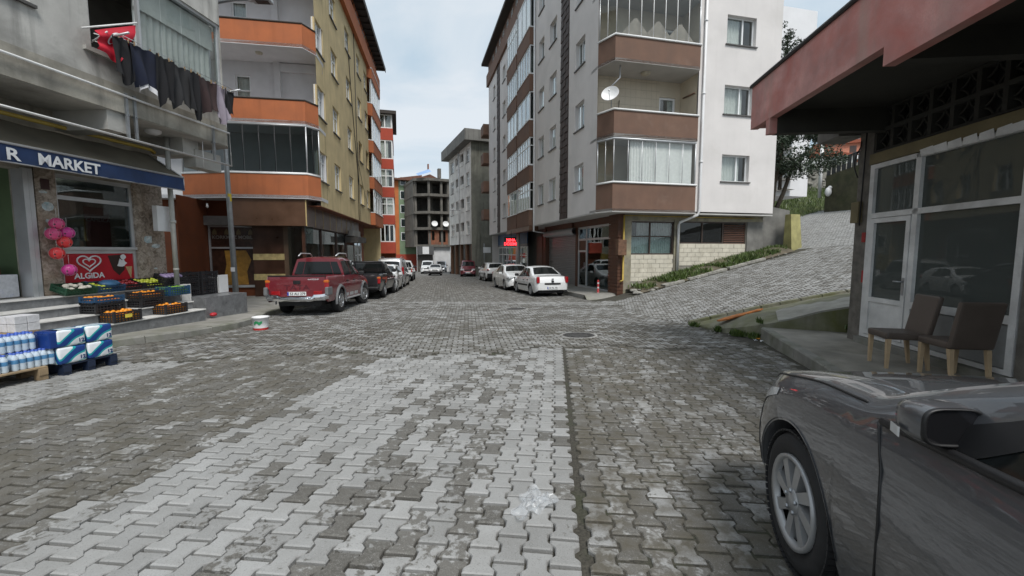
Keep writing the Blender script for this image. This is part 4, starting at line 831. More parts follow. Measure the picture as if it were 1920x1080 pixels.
q = MB(); q.box(1.3, 4.8, 1.4, 9, -.55, -.5); q.box(4.8, 4.85, 1.4, 9, -.5, 3); q.box(1.3, 4.8, 1.36, 1.4, -.5, 3); q.box(1.3, 4.8, 5.4, 5.45, -.5, 3); q.build('shop_room', MATS['room_grey'], rb)
q = MB(); q.lathe([(.3, 0), (.3, 1.6), (.26, 1.6), (.26, 0)], 20, axis='y', c=(1.7, 1.6, -.2)); q.build('duct_roll', MATS['alu'], rb)
q = MB(); Fx.box(q, 5.42, 5.7, -.1, .02, -.6, 2.72); q.box(1.0, 1.6, 10.5, 10.7, -.7, 3.05); q.build('pier', MATS['siding'], rb)
q = MB(); Fx.box(q, 5.7, 10.5, -.12, -.1, -.6, 2.75); sh = q.build('roller_shutter', MATS['shutter_grey'], rb)
for k in range(30): q = MB(); z = -.6+k*.1; q.add([Fx(5.72, -.098, z), Fx(10.48, -.098, z), Fx(10.48, -.055, z+.02), Fx(5.72, -.055, z+.02), Fx(10.48, -.055, z+.075), Fx(5.72, -.055, z+.075), Fx(10.48, -.098, z+.098), Fx(5.72, -.098, z+.098)], [(0, 1, 2, 3), (3, 2, 4, 5), (5, 4, 6, 7)]); q.build('shutter_slat', MATS['shutter_grey'], sh)
q = MB(); q.lathe([(.2, 0), (.2, 5.2)], 14, axis='y', c=(1.12, 5.6, 2.55)); q.build('shutter_box', mat('shut_box', (.36, .365, .37), .5, .08), sh)
q = MB(); Fx.box(q, 6.0, 10.4, .05, .12, 2.74, 3.05); sb = q.build('shop_sign', MATS['siding'], rb)
text('lettering', 'DIC  TEKSTiL', .3, mat('faded_letter', (.12, .075, .055), .6, bmp=0), sb, basis((1.07, 9.9, 2.78), (0, -1, 0), (0, 0, 1)), .003)
q = MB(); Fx.box(q, 10.75, 13.6, -.15, -.12, -.7, 2.5); Fx.box(q, 12.1, 12.2, -.12, -.09, -.7, 2.5); q.build('brown_gate', MATS['siding'], rb)
q = MB(); Fx.box(q, 10.7, 25.6, -.4, -.35, -.8, 3.09); q.build('inner_wall', mat('dim_wall', (.12, .11, .1), .9), rb)
Fbz = Face(rb, (.9, 0, 0), (0, 1, 0), (-1, 0, 0))
q = MB(); Fbz.box(q, 14.6, 25.6, -.05, .02, 2.05, 3.06); bb = q.build('blue_sign_board', mat('sign_blue', (.03, .09, .2), .5, .15, 2, bmp=0), rb)
for k in range(20): q = MB(); Fbz.box(q, 14.65+k*.55, 14.68+k*.55, .02, .03, 2.3, 3.05); q.build('board_rib', mat('sign_rib', (.06, .1, .16), .5), bb)
q = MB(); Fbz.box(q, 14.6, 25.6, -.05, .04, 1.86, 2.05); q.build('grey_strip', mat('strip_grey', (.18, .19, .2), .5), bb)
q = MB()
for y in (14.7, 16.4, 18.2, 20.0, 21.8, 23.6, 25.4): Fbz.box(q, y-.05, y+.05, -.08, 0, -.8, 1.86)
for z in (-.55, .1, 1.15, 1.8): Fbz.box(q, 14.7, 25.4, -.075, -.005, z-.04, z+.04)
bs = q.build('white_shopfront', MATS['pvc'], rb)
for k in range(6): q = MB(); Fbz.box(q, 14.75+1.8*k, 16.4+1.8*k, -.05, -.045, -.5, 1.8); q.build('pane', MATS['shop_glass'], bs)
q = MB(); q.tube([(.15, 14.4, -.7), (.15, 14.4, 3.05)], .14, 14); q.build('round_post', mat('post_grey', (.4, .4, .38), .7), rb)
# LED sign
def ledmat():
    m, nt, b = newmat('led_red'); b.inputs['Base Color'].default_value = (.3, .01, .01, 1); b.inputs['Emission Color'].default_value = (1, .03, .04, 1); b.inputs['Emission Strength'].default_value = 3.; return m
ledmat(); M_R = Matrix.Translation(ROo) @ Matrix.Rotation(ROr, 4, 'Z')
ls = empty('led_sign', M_R @ Vector((-.15, 14.6, 2.15)), ROr, 'red lit LED sign projecting from the wall by the blue shop', 'sign')
MB().bbox(-.75, .28, -.06, .06, -.28, .36, .01).build('casing', MATS['black_plastic'], ls)
text('lettering', 'NiHA', .3, MATS['led_red'], ls, basis((-.23, -.064, .04), (1, 0, 0), (0, 0, 1)), .002, 'CENTER', .95, .006); text('lettering', 'DÖSEME', .3, MATS['led_red'], ls, basis((-.23, -.064, -.24), (1, 0, 0), (0, 0, 1)), .002, 'CENTER', .9, .006)
MB().tube([(-.2, 0, .36), (-.2, 0, .85)], .02, 6).build('bracket', MATS['black_metal'], ls)
# satellite dish helper
def dish(name, loc, rz_, tilt, r, label, parent_m=None, group=None):
    t = empty(name, loc, rz_, label, 'satellite dish', group)
    d = MB(); d.lathe([(.001, 0), (r*.35, .015), (r*.7, .07), (r, .15), (r+.006, .155), (r+.006, .14), (r*.7, .055), (r*.35, .002), (.001, -.012)], 26); Mx = Matrix.Rotation(RAD(90-tilt), 4, 'X'); d.xf(Mx); d.build('reflector', MATS['white_paint'], t)
    a = MB(); lnb = Mx @ Vector((0, -r*.1, r*1.0)); a.tube([Mx @ Vector((0, r*.9*-1, .12)), lnb], .012, 6); a.build('feed_arm', MATS['steel'], t)
    a = MB(); a.sphere(lnb, .04); a.build('feed_horn', MATS['white_plastic'], t)
    a = MB(); a.tube([(0, .03, 0), (0, .12, -.1), (0, .12, -r*1.15)], .02, 8); a.build('mast', MATS['steel'], t); return t
dish('satellite_dish', M_R @ Vector((.1, -.45, 7.45)), RAD(-25), 25, .33, 'white satellite dish clamped to the brown corner balcony')
# ------------------------------------------------------------------ shop with pink canopy on the near right
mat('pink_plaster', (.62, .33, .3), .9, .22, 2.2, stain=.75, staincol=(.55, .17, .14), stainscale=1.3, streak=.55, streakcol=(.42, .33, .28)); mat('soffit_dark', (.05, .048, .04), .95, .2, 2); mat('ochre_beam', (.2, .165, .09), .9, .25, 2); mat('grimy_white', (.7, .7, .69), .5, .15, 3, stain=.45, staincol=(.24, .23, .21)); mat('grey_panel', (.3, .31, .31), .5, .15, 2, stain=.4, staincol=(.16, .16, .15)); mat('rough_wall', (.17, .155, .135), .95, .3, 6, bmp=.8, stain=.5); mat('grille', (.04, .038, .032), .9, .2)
RSo = (5.86, 6.92, 0); RSr = RAD(-5.9)
rs = empty('canopy_shop', RSo, RSr, 'low shop with peeling pink canopy and dark glass front', 'shop building')
F = Face(rs, (0, 0, 0), (0, 1, 0), (-1, 0, 0))
q = MB(); q.box(0, .3, .09, .4, -.5, 3.75); q.build('corner_pillar', MATS['rough_wall'], rs)
q = MB(); q.box(-.02, .3, -8, -2.33, -.5, 3.75); q.box(.3, 5, .35, .4, -.5, 3.75); q.build('side_wall', MATS['rough_wall'], rs)
q = MB(); F.box(q, -2.35, .1, -.3, .1, -.4, .05); q.build('door_step', MATS['kerb'], rs)
fr = MB(); fd = [(-2.3, -2.22, .06, 2.86), (.0, .09, .06, 2.86), (-.88, -.79, .06, 2.86), (-2.22, 0, 2.79, 2.86), (-2.22, 0, 2.0, 2.08), (-2.22, -.88, .64, .74), (-2.22, -.88, .06, .12), (-.79, 0, .06, .11)]
for (a0, a1, c0, c1) in fd: F.box(fr, a0, a1, -.08, .02, c0, c1)
sf = fr.build('shopfront', MATS['grimy_white'], rs)
for (a0, a1, c0, c1) in ((-2.22, -.88, 2.08, 2.79), (-2.22, -.88, .74, 2.0), (-.79, 0, 2.08, 2.79)): q = MB(); F.box(q, a0, a1, -.04, -.03, c0, c1); q.build('pane', MATS['smoke_glass'] if 'smoke_glass' in MATS else glassmat('smoke_glass', (.25, .27, .26), .035, .015, .62, (.12, .135, .128)), sf)
for (a0, a1) in ((-2.22, -1.55), (-1.55, -.88)): q = MB(); F.box(q, a0+.008, a1-.008, -.05, 0, .13, .63); q.build('panel', MATS['grey_panel'], sf)
q = MB()
for (a0, a1, c0, c1) in ((-.78, -.71, .12, 1.99), (-.08, -.01, .12, 1.99), (-.71, -.08, 1.92, 1.99), (-.71, -.08, .66, .73), (-.71, -.08, .12, .19)): F.box(q, a0, a1, -.05, .03, c0, c1)
dr = q.build('door', MATS['grimy_white'], rs)
q = MB(); F.box(q, -.71, -.08, -.02, -.012, .73, 1.92); q.build('pane', MATS['smoke_glass'], dr); q = MB(); F.box(q, -.71, -.08, -.03, .01, .19, .66); q.build('panel', MATS['grimy_white'], dr)
q = MB(); q.tube([F(-.74, .03, 1.02), F(-.74, .075, 1.02), F(-.62, .075, 1.02)], .011, 6); F.box(q, -.765, -.72, .03, .036, .82, 1.08); q.build('handle', MATS['steel'], dr)
q = MB(); F.box(q, -2.4, .1, -.2, .04, 2.87, 3.03); q.build('ochre_beam', MATS['ochre_beam'], rs)
q = MB(); 
for k in range(7): q.add([F(-2.3+.2*k, .045, 2.79), F(-2.1+.2*k, .05, 2.80), F(-2.12+.2*k+random.uniform(-.04, .04), .07, 2.88), F(-2.28+.2*k, .05, 2.9)], [(0, 1, 2, 3)])
q.build('peeling_tape', MATS['grimy_white'], rs)
# pierced block screen above the window
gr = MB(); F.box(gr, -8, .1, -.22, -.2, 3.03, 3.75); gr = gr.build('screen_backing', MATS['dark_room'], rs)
for i in range(14):
    for j in range(2):
        a0 = .06-.33*(i+1); c0 = 3.05+.33*j; q = MB()
        for (x0, x1, z0, z1) in ((0, .33, 0, .03), (0, .33, .3, .33), (0, .03, .03, .3), (.3, .33, .03, .3)): F.box(q, a0+x0, a0+x1, -.14, .0, c0+z0, c0+z1)
        for (px, pz) in ((0, 0), (.33, 0), (0, .33), (.33, .33)):
            q.tube([F(a0+.165+(px-.165)*math.cos(t)*0+(.165-px)*0+(px-.165)*(1-math.sin(t)*.95), -.06, c0+.165+(pz-.165)*(1-math.cos(t)*.95)) for t in np.linspace(0, PI/2, 6)], .014, 5)
        q.build('pierced_block', MATS['grille'], gr)
# canopy
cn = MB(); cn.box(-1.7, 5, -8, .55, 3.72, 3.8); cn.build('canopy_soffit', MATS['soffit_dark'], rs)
cn = MB(); cn.box(-1.72, -1.6, -2.5, .55, 3.6, 4.32); cn.box(-1.72, -1.6, -8, -2.5, 3.4, 4.32); cn.box(-1.6, 5, .43, .55, 3.62, 4.32); cn.build('canopy_fascia', MATS['pink_plaster'], rs)
cn = MB(); cn.box(-1.66, 5, -8, .52, 4.28, 4.31); cn.build('canopy_top', MATS['dark_concrete'], rs); cn = MB(); cn.tube([(-1.73, -8, 4.34), (-1.73, .57, 4.34), (5, .57, 4.34)], .035, 6); cn.build('canopy_edge_trim', MATS['black_metal'], rs)
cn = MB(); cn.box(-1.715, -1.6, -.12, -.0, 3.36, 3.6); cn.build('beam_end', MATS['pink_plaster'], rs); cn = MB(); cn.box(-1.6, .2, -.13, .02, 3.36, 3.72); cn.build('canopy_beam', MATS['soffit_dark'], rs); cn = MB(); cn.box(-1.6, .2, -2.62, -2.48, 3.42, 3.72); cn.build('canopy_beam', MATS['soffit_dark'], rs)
cn = MB(); cn.box(-.35, .1, .4, 1.0, 3.42, 3.6); cn.build('ledge', MATS['dark_concrete'], rs)
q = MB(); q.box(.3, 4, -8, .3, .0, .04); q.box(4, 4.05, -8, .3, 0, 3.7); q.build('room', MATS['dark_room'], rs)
q = MB(); q.tube([(-.05, .3, 3.3)]+[(-.06-.08*math.sin(t*3), .3, 3.2-.5*t) for t in np.linspace(0, 1, 8)], .01, 5); q.tube([(-.04, .2, 3.6), (-.05, .22, 1.9)], .012, 5); q.tube([(-.02, .05, 3.04)]+[(-.03, -.5*k, 3.05-.02*(k % 2)) for k in range(1, 12)], .008, 5); q.build('loose_cables', MATS['cable'], rs)
MB().box(-.07, 0, .24, .42, 1.95, 2.3).build('junction_box', MATS['ochre_beam'], rs); MB().box(-.012, 0, .12, .2, 1.62, 1.78).build('red_sticker', mat('red_label', (.35, .02, .02), .5), rs)
MB().box(-.015, .0, .03+.06, .14, .95, 1.15).build('red_paint_mark', MATS['red_label'], rs)
# ------------------------------------------------------------------ up the side road
def Rw(x, y, z=None):
    p = M_R @ Vector((x, y, 0)); return (p.x, p.y, G(p.x, p.y) if z is None else z)
mat('yellow_moss', (.36, .33, .14), .9, .2, 3, stain=.4, staincol=(.2, .19, .08)); mat('mossy_wall', (.085, .08, .045), .95, .3, 2.5, bmp=.5, stain=.6, staincol=(.04, .05, .018)); mat('stone', (.24, .23, .2), .95, .3, 5); mat('rubble', (.3, .29, .26), .95, .3, 6)
yw = MB(); P_ = [(8.95, -.55), (9.75, -.35), (9.75, -.05), (8.95, -.05)]; yw.add([(*(M_R @ Vector((x, y, 0))).xy, 1.1) for x, y in P_]+[(*(M_R @ Vector((x, y, 0))).xy, 3.12) for x, y in [(9.0, -.35), (9.6, -.25), (9.6, -.05), (9.0, -.05)]], [(4, 5, 6, 7), (0, 1, 5, 4), (1, 2, 6, 5), (2, 3, 7, 6), (3, 0, 4, 7)])
yw.build('end_wall', MATS['yellow_moss'], label='short yellow mossy end wall beside the side road', cat='wall')
dw = MB(); dw.add([Rw(8.4, .6, .5), Rw(9.6, .3, 1.2), Rw(9.6, .3, 3.35), Rw(8.4, .6, 3.6), Rw(11.2, 3.2, 2.0), Rw(11.2, 3.2, 3.3)], [(0, 1, 2, 3), (1, 4, 5, 2)])
dwo = dw.build('retaining_wall', MATS['dark_concrete'], label='dark stained retaining wall at the corner of the grey block', cat='wall')
# mossy wall with railing at the head of the road
hw = MB(); hw.add([Rw(22.2, 9.4, 3.9), Rw(21.2, -6, 3.9), Rw(21.2, -6, 9.2), Rw(22.2, 9.4, 6.95), Rw(24, 9.4, 3.9), Rw(23, -6, 3.9), Rw(23, -6, 9.2), Rw(24, 9.4, 6.95)], [(0, 1, 2, 3), (2, 6, 7, 3), (0, 3, 7, 4)])
hwo = hw.build('head_wall', MATS['mossy_wall'], label='tall mossy dark retaining wall at the top of the side road', cat='wall')
fc = empty('railing', (0, 0, 0), 0, 'dark railing along the top of the mossy wall', 'railing')
for k in range(40):
    t = k/39; p = Vector(Rw(22.3-.95*t, 9.3-15*t, 6.95+2.25*t)); MB().box(p.x-.03, p.x+.03, p.y-.15, p.y+.15, p.z, p.z+.95).build('bar', MATS['black_metal'], fc)
q = MB(); q.tube([Vector(Rw(22.3, 9.3, 7.9)), Vector(Rw(21.3, -5.7, 10.1))], .05, 6); q.build('rail', MATS['black_metal'], fc)
pp = MB(); b0 = Rw(22.6, 10.2, 5.5); pp.tube([b0, (b0[0], b0[1], 9.6)], .12, 8); pp.build('white_post', MATS['white_paint'], label='white post standing at the end of the dark railing', cat='post')
# bank of earth with grass, stone wall above it
bk = MB(); bk.grid(lambda u, v: (lambda p: (p.x, p.y, 3.6+3.4*v**.8+.15*math.sin(9*u+5*v)))(M_R @ Vector((16+15*u-.5*v, 10.5+6*v-1.8*u, 0))), 30, 10); bko = bk.build('grass_bank', mat('bank_earth', (.06, .075, .022), .95, .35, 1.5, bmp=.8, stain=.5, staincol=(.03, .05, .01))); bko['kind'] = 'structure'
sw_ = MB(); c0_ = M_R @ Vector((19, 16.5, 0)); c1_ = M_R @ Vector((34, 13.5, 0)); sw_.add([(c0_.x, c0_.y, 4), (c1_.x, c1_.y, 4), (c1_.x, c1_.y, 9.6), (c0_.x, c0_.y, 8.2)], [(0, 1, 2, 3)]); swo_ = sw_.build('stone_wall', MATS['stone'], label='grey rubble stone wall above the grassy bank', cat='wall')
for k in range(170):
    t = random.random(); zz = 6.2+random.random()*2.6; p = c0_.lerp(c1_, t); s_ = random.uniform(.15, .3); n_ = Vector((-.35, -.93, 0)); q = MB(); q.sphere((p.x+n_.x*.05, p.y+n_.y*.05, min(zz, 8.0+1.3*t)), s_, 6, 4, (1, .45, .6)); q.build('stone', MATS['stone'], swo_)
bgp = (22.9, 31, 5.75); q = MB(); q.sphere((0, 0, 0), .3, 12, 8, (.75, .6, 1.1)); q.sphere((.1, 0, .3), .14, 8, 6); q.build('white_sack', MATS['white_plastic'], loc=bgp, label='white filled sack lying on the grassy bank', cat='sack')
# white stair house behind the tree
mat('house_white', (.74, .74, .75), .9, .04, 1)
wh = empty('white_stair_house', M_R @ Vector((12.2, 6.0, 0)), ROr, 'bright white house with modelled triangular stair shadows behind the tree', 'house')
q = MB(); q.box(0, 4.6, 0, 5, 4.9, 16); q.build('wall', MATS['house_white'], wh)
for k in range(6): q = MB(); q.prism([(.6+.25*k, 5.0+.62*k), (3.3, 5.25+.62*k), (.6+.25*k, 5.45+.62*k)], -.35, -.02, 'y'); q.build('stair_shadow_prism', MATS['dark_concrete'], wh)  # dark triangular prisms stand in for the stair shadows on the white wall
for k in range(2): MB().box(3.85, 4.05, -.02, .0, 6.2+2.9*k, 7.5+2.9*k).build('slit_window', MATS['dark_room'], wh)
MB().box(.3, .7, -.2, .2, 2.5, 4.9).build('column', MATS['house_white'], wh); MB().box(1.4, 1.6, .2, .5, 2.5, 4.9).build('column', MATS['house_white'], wh)
q = MB(); q.box(-3, 0, .5, 5, 5, 18); q.build('rear_wall', MATS['pale_render'], wh)
# houses on the slope above
hs = MB(); hs.grid(lambda u, v: (12+70*u, 42+80*v, 7.0+.17*80*v+.8*math.sin(7*u+3*v)), 20, 20); hso = hs.build('hillside', MATS['bank_earth']); hso['kind'] = 'structure'
for i, (u_, dist, zc, wd, ht, colr, nm) in enumerate(((1560, 70, 17.0, 7, 5, (.5, .2, .13), 'faded red'), (1592, 78, 20, 3.6, 7, (.55, .46, .2), 'pale yellow'), (1520, 62, 13.5, 9, 4, (.62, .62, .6), 'white'), (1622, 72, 21, 4.5, 9, (.55, .55, .55), 'grey'))):
    X = (u_-960)/790*dist; t = empty('hillside_house', (X, dist, zc), RAD(-20), nm+' house on the slope beyond the railing', 'house', 'houses on the slope')
    q = MB(); q.box(-wd/2, wd/2, 0, 5, -ht, ht*.35); q.build('wall', mat('hill_'+nm, colr, .9, .1), t); q = MB(); q.prism([(-wd/2-.3, ht*.35), (wd/2+.3, ht*.35), (0, ht*.35+1.2)], -.4, 5.4, 'y'); q.build('roof', mat('tile_red', (.3, .08, .04), .8, .2), t)
    for a in (-.3, .25):
        for z in (-.75, -.3, .05): MB().box(wd*a-.45, wd*a+.45, -.04, .02, ht*z, ht*z+1.1).build('window', MATS['win_dark'], t)
    MB().box(-wd*.45, wd*.45, -.9, 0, -.9, -.1).build('balcony', mat('hill_balc', (.5, .16, .08), .8) if i % 2 else MATS['house_white'], t)
# ------------------------------------------------------------------ trees
def leafmat(name, c0, c1):
    m, nt, b = newmat(name); oi = N(nt, 'ShaderNodeAttribute'); oi.attribute_name = 'leaf'; n1 = noise(nt, 1.2, 3)
    c = mixc(nt, oi.outputs['Fac'], c0, c1); c = mixc(nt, ramp(nt, n1, .4, .7, 0, .5), c, tuple(x*.6 for x in c0)); nt.links.new(c, b.inputs['Base Color']); b.inputs['Roughness'].default_value = .45; b.inputs['Transmission Weight'].default_value = 0; return m
leafmat('laurel_leaf', (.016, .028, .014), (.042, .068, .03)); leafmat('grass_leaf', (.05, .085, .02), (.12, .17, .04)); mat('bark', (.07, .055, .04), .95, .3, 12, bmp=.6)
def leaves(name, centres, size, m, parent, per=1, **k):
    n = len(centres); C_ = np.array(centres); d = rng.normal(size=(n, 3)); d /= np.linalg.norm(d, axis=1)[:, None]; e = rng.normal(size=(n, 3)); e -= (e*d).sum(1)[:, None]*d; e /= np.linalg.norm(e, axis=1)[:, None]
    s_ = size*rng.uniform(.6, 1.25, n)[:, None]; f = np.cross(d, e)
    V = np.stack([C_-d*s_, C_-.1*d*s_+e*s_*.36+f*s_*.08, C_+d*s_, C_-.1*d*s_-e*s_*.36+f*s_*.08], 1).reshape(-1, 3)
    me = bpy.data.meshes.new(name); me.from_pydata(V.tolist(), [], [(4*i, 4*i+1, 4*i+2, 4*i+3) for i in range(n)]); me.materials.append(m)
    at = me.attributes.new('leaf', 'FLOAT', 'POINT'); at.data.foreach_set('value', np.repeat(rng.random(n), 4).astype(np.float32))
    o = bpy.data.objects.new(name, me); COL.objects.link(o)
    if parent: o.parent = parent
    return tag(o, **k)
def blob_points(blobs, n):
    out = []; tot = sum(b[3]**2 for b in blobs)
    for (x, y, z, r, sx, sz) in blobs:
        k = int(n*r*r/tot); d = rng.normal(size=(k, 3)); d /= np.linalg.norm(d, axis=1)[:, None]; rr = r*rng.uniform(.55, 1.05, k)[:, None]**.6
        p = d*rr*np.array([sx, sx, sz])+np.array([x, y, z])+rng.normal(size=(k, 3))*.05; out += p.tolist()
    return out
tb = M_R @ Vector((9.6, 1.6, 0)); tr = empty('laurel_tree', (tb.x, tb.y, 3.0), 0, 'dark evergreen tree leaning beside the grey block above the retaining wall', 'tree')
q = MB(); q.tube([(0, 0, -.3), (.15, 0, .8), (.3, .1, 1.8), (.5, .1, 2.8), (.6, .1, 4.5), (.3, .1, 7.5)], [.2, .17, .14, .11, .08, .03], 9); q.tube([(.3, 0, .2), (.8, .1, 1.3), (1.2, .2, 2.4), (1.9, .2, 3.4)], [.12, .1, .08, .04], 8); q.tube([(.35, .1, 1.9), (.9, .1, 2.4), (1.7, 0, 3.2)], [.07, .05, .03], 7); q.tube([(.45, .1, 2.4), (-.3, .1, 3.4)], [.06, .03], 7); q.tube([(1.2, .2, 2.4), (2.8, .3, 3.2)], [.05, .02], 7); q.build('trunk', MATS['bark'], tr)
bl_ = [(rng.uniform(-.5, 3.4), rng.uniform(-1.1, 1.1), rng.uniform(2.3, 4.6), rng.uniform(.35, .6), 1.15, .8) for _ in range(34)]+[(-.2, 0, 3.2, .6, 1, .9), (.6, 0, 2.6, .5, 1, .6), (3.2, 0, 2.9, .45, 1.2, .6), (2.4, 0, 2.5, .4, 1.2, .5)]
bl_ += [(.9+.5*math.sin(k), .1, 4.6+.42*k, .75-.055*k, .75, 1.0) for k in range(12)]
leaves('crown', blob_points(bl_, 15000), .085, MATS['laurel_leaf'], tr)
cp = M_R @ Vector((9.4, 2.2, 0)); cy = empty('cypress_tree', (cp.x, cp.y, 3.0), 0, 'narrow pointed evergreen rising above the pink canopy edge', 'tree')
MB().tube([(0, 0, 0), (.05, 0, 9.6)], [.12, .03], 7).build('trunk', MATS['bark'], cy)
leaves('crown', blob_points([(.1*math.sin(2*k), .1*math.cos(3*k), 3.5+.27*k, (.62-.02*k)*(1+.15*math.sin(5*k)), .9, 1.1) for k in range(25)], 8000), .085, MATS['laurel_leaf'], cy)
c2 = M_R @ Vector((13.2, 4.5, 0)); sh_ = empty('slender_tree', (c2.x, c2.y, 5), 0, 'thin treetop showing farther right above the canopy edge', 'tree')
MB().tube([(0, 0, 0), (0, 0, 8.5)], [.1, .03], 6).build('trunk', MATS['bark'], sh_); leaves('crown', blob_points([(.15*math.sin(2*k), 0, 5.5+.3*k, .42-.02*k, 1, 1) for k in range(11)], 2200), .09, MATS['laurel_leaf'], sh_)
# ------------------------------------------------------------------ weeds and rubble along the grey block
def grass(name, pts, h, label, cat='grass'):
    n = len(pts); P_ = np.array(pts); a = rng.uniform(0, 2*PI, n); ln = h*rng.uniform(.4, 1.2, n); wd = .012+.012*rng.random(n); lean = rng.normal(0, .35, (n, 2))*ln[:, None]
    sx = np.stack([np.cos(a)*wd, np.sin(a)*wd, 0*a], 1); tip = np.stack([lean[:, 0], lean[:, 1], ln], 1)
    V = np.stack([P_-sx, P_+sx, P_+tip*.6+sx*.8, P_+tip, P_+tip*.6-sx*.8], 1).reshape(-1, 3)
    me = bpy.data.meshes.new(name); me.from_pydata(V.tolist(), [], [(5*i, 5*i+1, 5*i+2, 5*i+3, 5*i+4) for i in range(n)]); me.materials.append(MATS['grass_leaf'])
    at = me.attributes.new('leaf', 'FLOAT', 'POINT'); at.data.foreach_set('value', np.repeat(rng.random(n), 5).astype(np.float32))
    o = bpy.data.objects.new(name, me); COL.objects.link(o); return tag(o, label, cat, kind='stuff')
def bankz(lx, ly): p = M_R @ Vector((lx, ly, 0)); return p.x, p.y, G(p.x, p.y)
vb = MB(); vb.grid(lambda u, v: (lambda p: (p[0], p[1], p[2]+.02+(.14+.16*min(1, u*3))*math.sin(PI*min(1, v*.75))+.07*math.sin(13*u+3)*math.sin(6*v)))(bankz(1.4+7.4*u, -.85+1.5*v)), 60, 12); vbo = vb.build('verge', mat('verge_earth', (.12, .1, .07), .95, .3, 2.5, bmp=.7, stain=.6, staincol=(.06, .07, .025))); vbo['kind'] = 'structure'
gp = []
for k in range(7500):
    u = random.random()**.8; lx = 1.5+7.2*u; ly = random.uniform(-.75, .45); 
    if math.sin(lx*2.1)+math.sin(lx*5.3+ly*4)+random.random()*1.2 < .15: continue
    x, y, z = bankz(lx, ly); gp.append((x, y, z+.08+.12*math.sin(PI*min(1, (ly+.85)/1.5*.75))))
grass('verge_grass', gp, .22, 'green weeds growing along the foot of the grey block')
rub_me = []
for k in range(5):
    q = MB(); q.sphere((0, 0, 0), 1, 7, 5, (1, random.uniform(.6, .9), random.uniform(.4, .7))); 
    q.v = [tuple(Vector(v)*random.uniform(.8, 1.15)) for v in q.v]; q.sm = [False]*len(q.sm); rub_me.append(q.mesh('rubble_stone', MATS['rubble']))
for k in range(46):
    lx = 1.3+7*random.random()**1.3; ly = random.uniform(-.95, -.1); x, y, z = bankz(lx, ly); s_ = random.uniform(.03, .11)*(1.5 if lx < 2.4 else 1)
    inst('rubble_stone', random.choice(rub_me), None, (x, y, z+s_*.3+.1*(ly > -.6)), (0, 0, random.random()*6), (s_*1.3, s_, s_*.8), label='loose rubble stone on the verge below the block wall', cat='stone', group='rubble on the verge')
for k, lx in enumerate((2.9, 4.0, 4.9, 5.9, 6.8)):
    x, y, z = bankz(lx, -.72); q = MB(); q.bbox(-.45, .45, -.16, .16, -.05, .05, .012); q.build('stone_slab', MATS['rubble'], loc=(x, y, z+.05), rot=(0, RAD(-12), RAD(13+6*math.sin(k*3))), label='flat stone slab edging the verge beside the side road', cat='slab', group='slabs edging the verge')
gp = []
for k in range(5200):
    u, v = random.random(), random.random(); p = M_R @ Vector((16+15*u-.5*v, 10.5+6*v-1.8*u, 0)); gp.append((p.x, p.y, 3.6+3.4*v**.8+.1))
grass('bank_grass', gp, .42, 'rough green grass covering the bank above the side road')
# red and white bollard by the shop corner
bx_, by_, bz_ = Rw(.55, 1.35); bo = empty('bollard', (bx_, by_, bz_+.02), 0, 'red traffic post with white bands by the shop corner', 'bollard')
q = MB(); q.lathe([(.1, 0), (.1, .03), (.05, .05), (.045, .75), (.03, .78), (.001, .78)], 14); q.build('post', mat('bollard_red', (.45, .03, .03), .5), bo)
for z in (.2, .4, .6): q = MB(); q.lathe([(.049, z), (.048, z+.07)], 14); q.build('band', MATS['white_plastic'], bo)
# side apron in front of the street shops
ap = MB(); ap.add([Rw(-.25, 1.0, -.42), Rw(1.3, .6, -.33), Rw(1.3, 26, -.85), Rw(-.35, 26, -1.0), Rw(-.25, 1.0, -.8), Rw(-.35, 26, -1.4)], [(0, 1, 2, 3), (0, 3, 5, 4)]); ap.add([Rw(-.25, 1.0, -.42), Rw(1.3, .6, -.33), Rw(1.6, -.2, -.6), Rw(-.4, .2, -.7)], [(0, 1, 2, 3)]); apo = ap.build('street_pavement', MATS['sidewalk']); apo['kind'] = 'structure'
# ------------------------------------------------------------------ blocks farther down the street
mat('red_render', (.42, .07, .04), .85, .1, 1.5); mat('dirty_white', (.74, .72, .68), .9, .12, .7, streak=.6, streakcol=(.2, .19, .17), stain=.35, staincol=(.3, .28, .25)); mat('grey_olive', (.42, .41, .33), .9, .08, 1); mat('ochre_shutter', (.36, .27, .06), .6, .15)
mat('green_render', (.2, .27, .17), .9, .1, 1); mat('orange2', (.5, .16, .05), .9, .1, 1); mat('bare_concrete', (.15, .138, .12), .95, .2, .8, streak=.8, streakcol=(.05, .05, .045), stain=.5, staincol=(.09, .09, .08)); mat('bare_brick', (.26, .1, .055), .95, .25, 2, stain=.6, staincol=(.12, .08, .06)); mat('tile_roof', (.16, .075, .05), .9, .25, 3); mat('wet_wall', (.2, .195, .16), .95, .25, .8, streak=.9, streakcol=(.045, .045, .035), stain=.5, staincol=(.1, .1, .08))
b3 = empty('red_bay_block', (-11.55, 42.0, 0), RAD(15.0), 'narrow block with red banded bays beyond the olive block', 'building')
FB3 = Face(b3, (0, 0, 0), (1, 0, 0), (0, -1, 0)); FS3 = Face(b3, (0, 0, 0), (0, 1, 0), (1, 0, 0))
bands = [(1.26, 2.37), (4.1, 5.0), (6.73, 7.7), (9.45, 10.4), (12.2, 13.3)]
for i, (c0, c1) in enumerate(bands):
    MB().box(-1.5, 0, 0, 7, c0, c1).build('bay_band', MATS['red_render'], b3)
    top = bands[i+1][0] if i < 4 else 14.6
    window(FB3, -1.42, -.08, c1, top, .04, (.33, .66) if i == 0 else (.5,), () if i in (0, 4, 3) else (.62,), sill=False, curtain=.7 if i else 0, fw=.1, glass='win_dark' if i == 0 else 'win_glass')
    window(FS3, .2, 6.8, c1, top, .04, (.25, .5, .75), (), sill=False, curtain=.7, fw=.1)
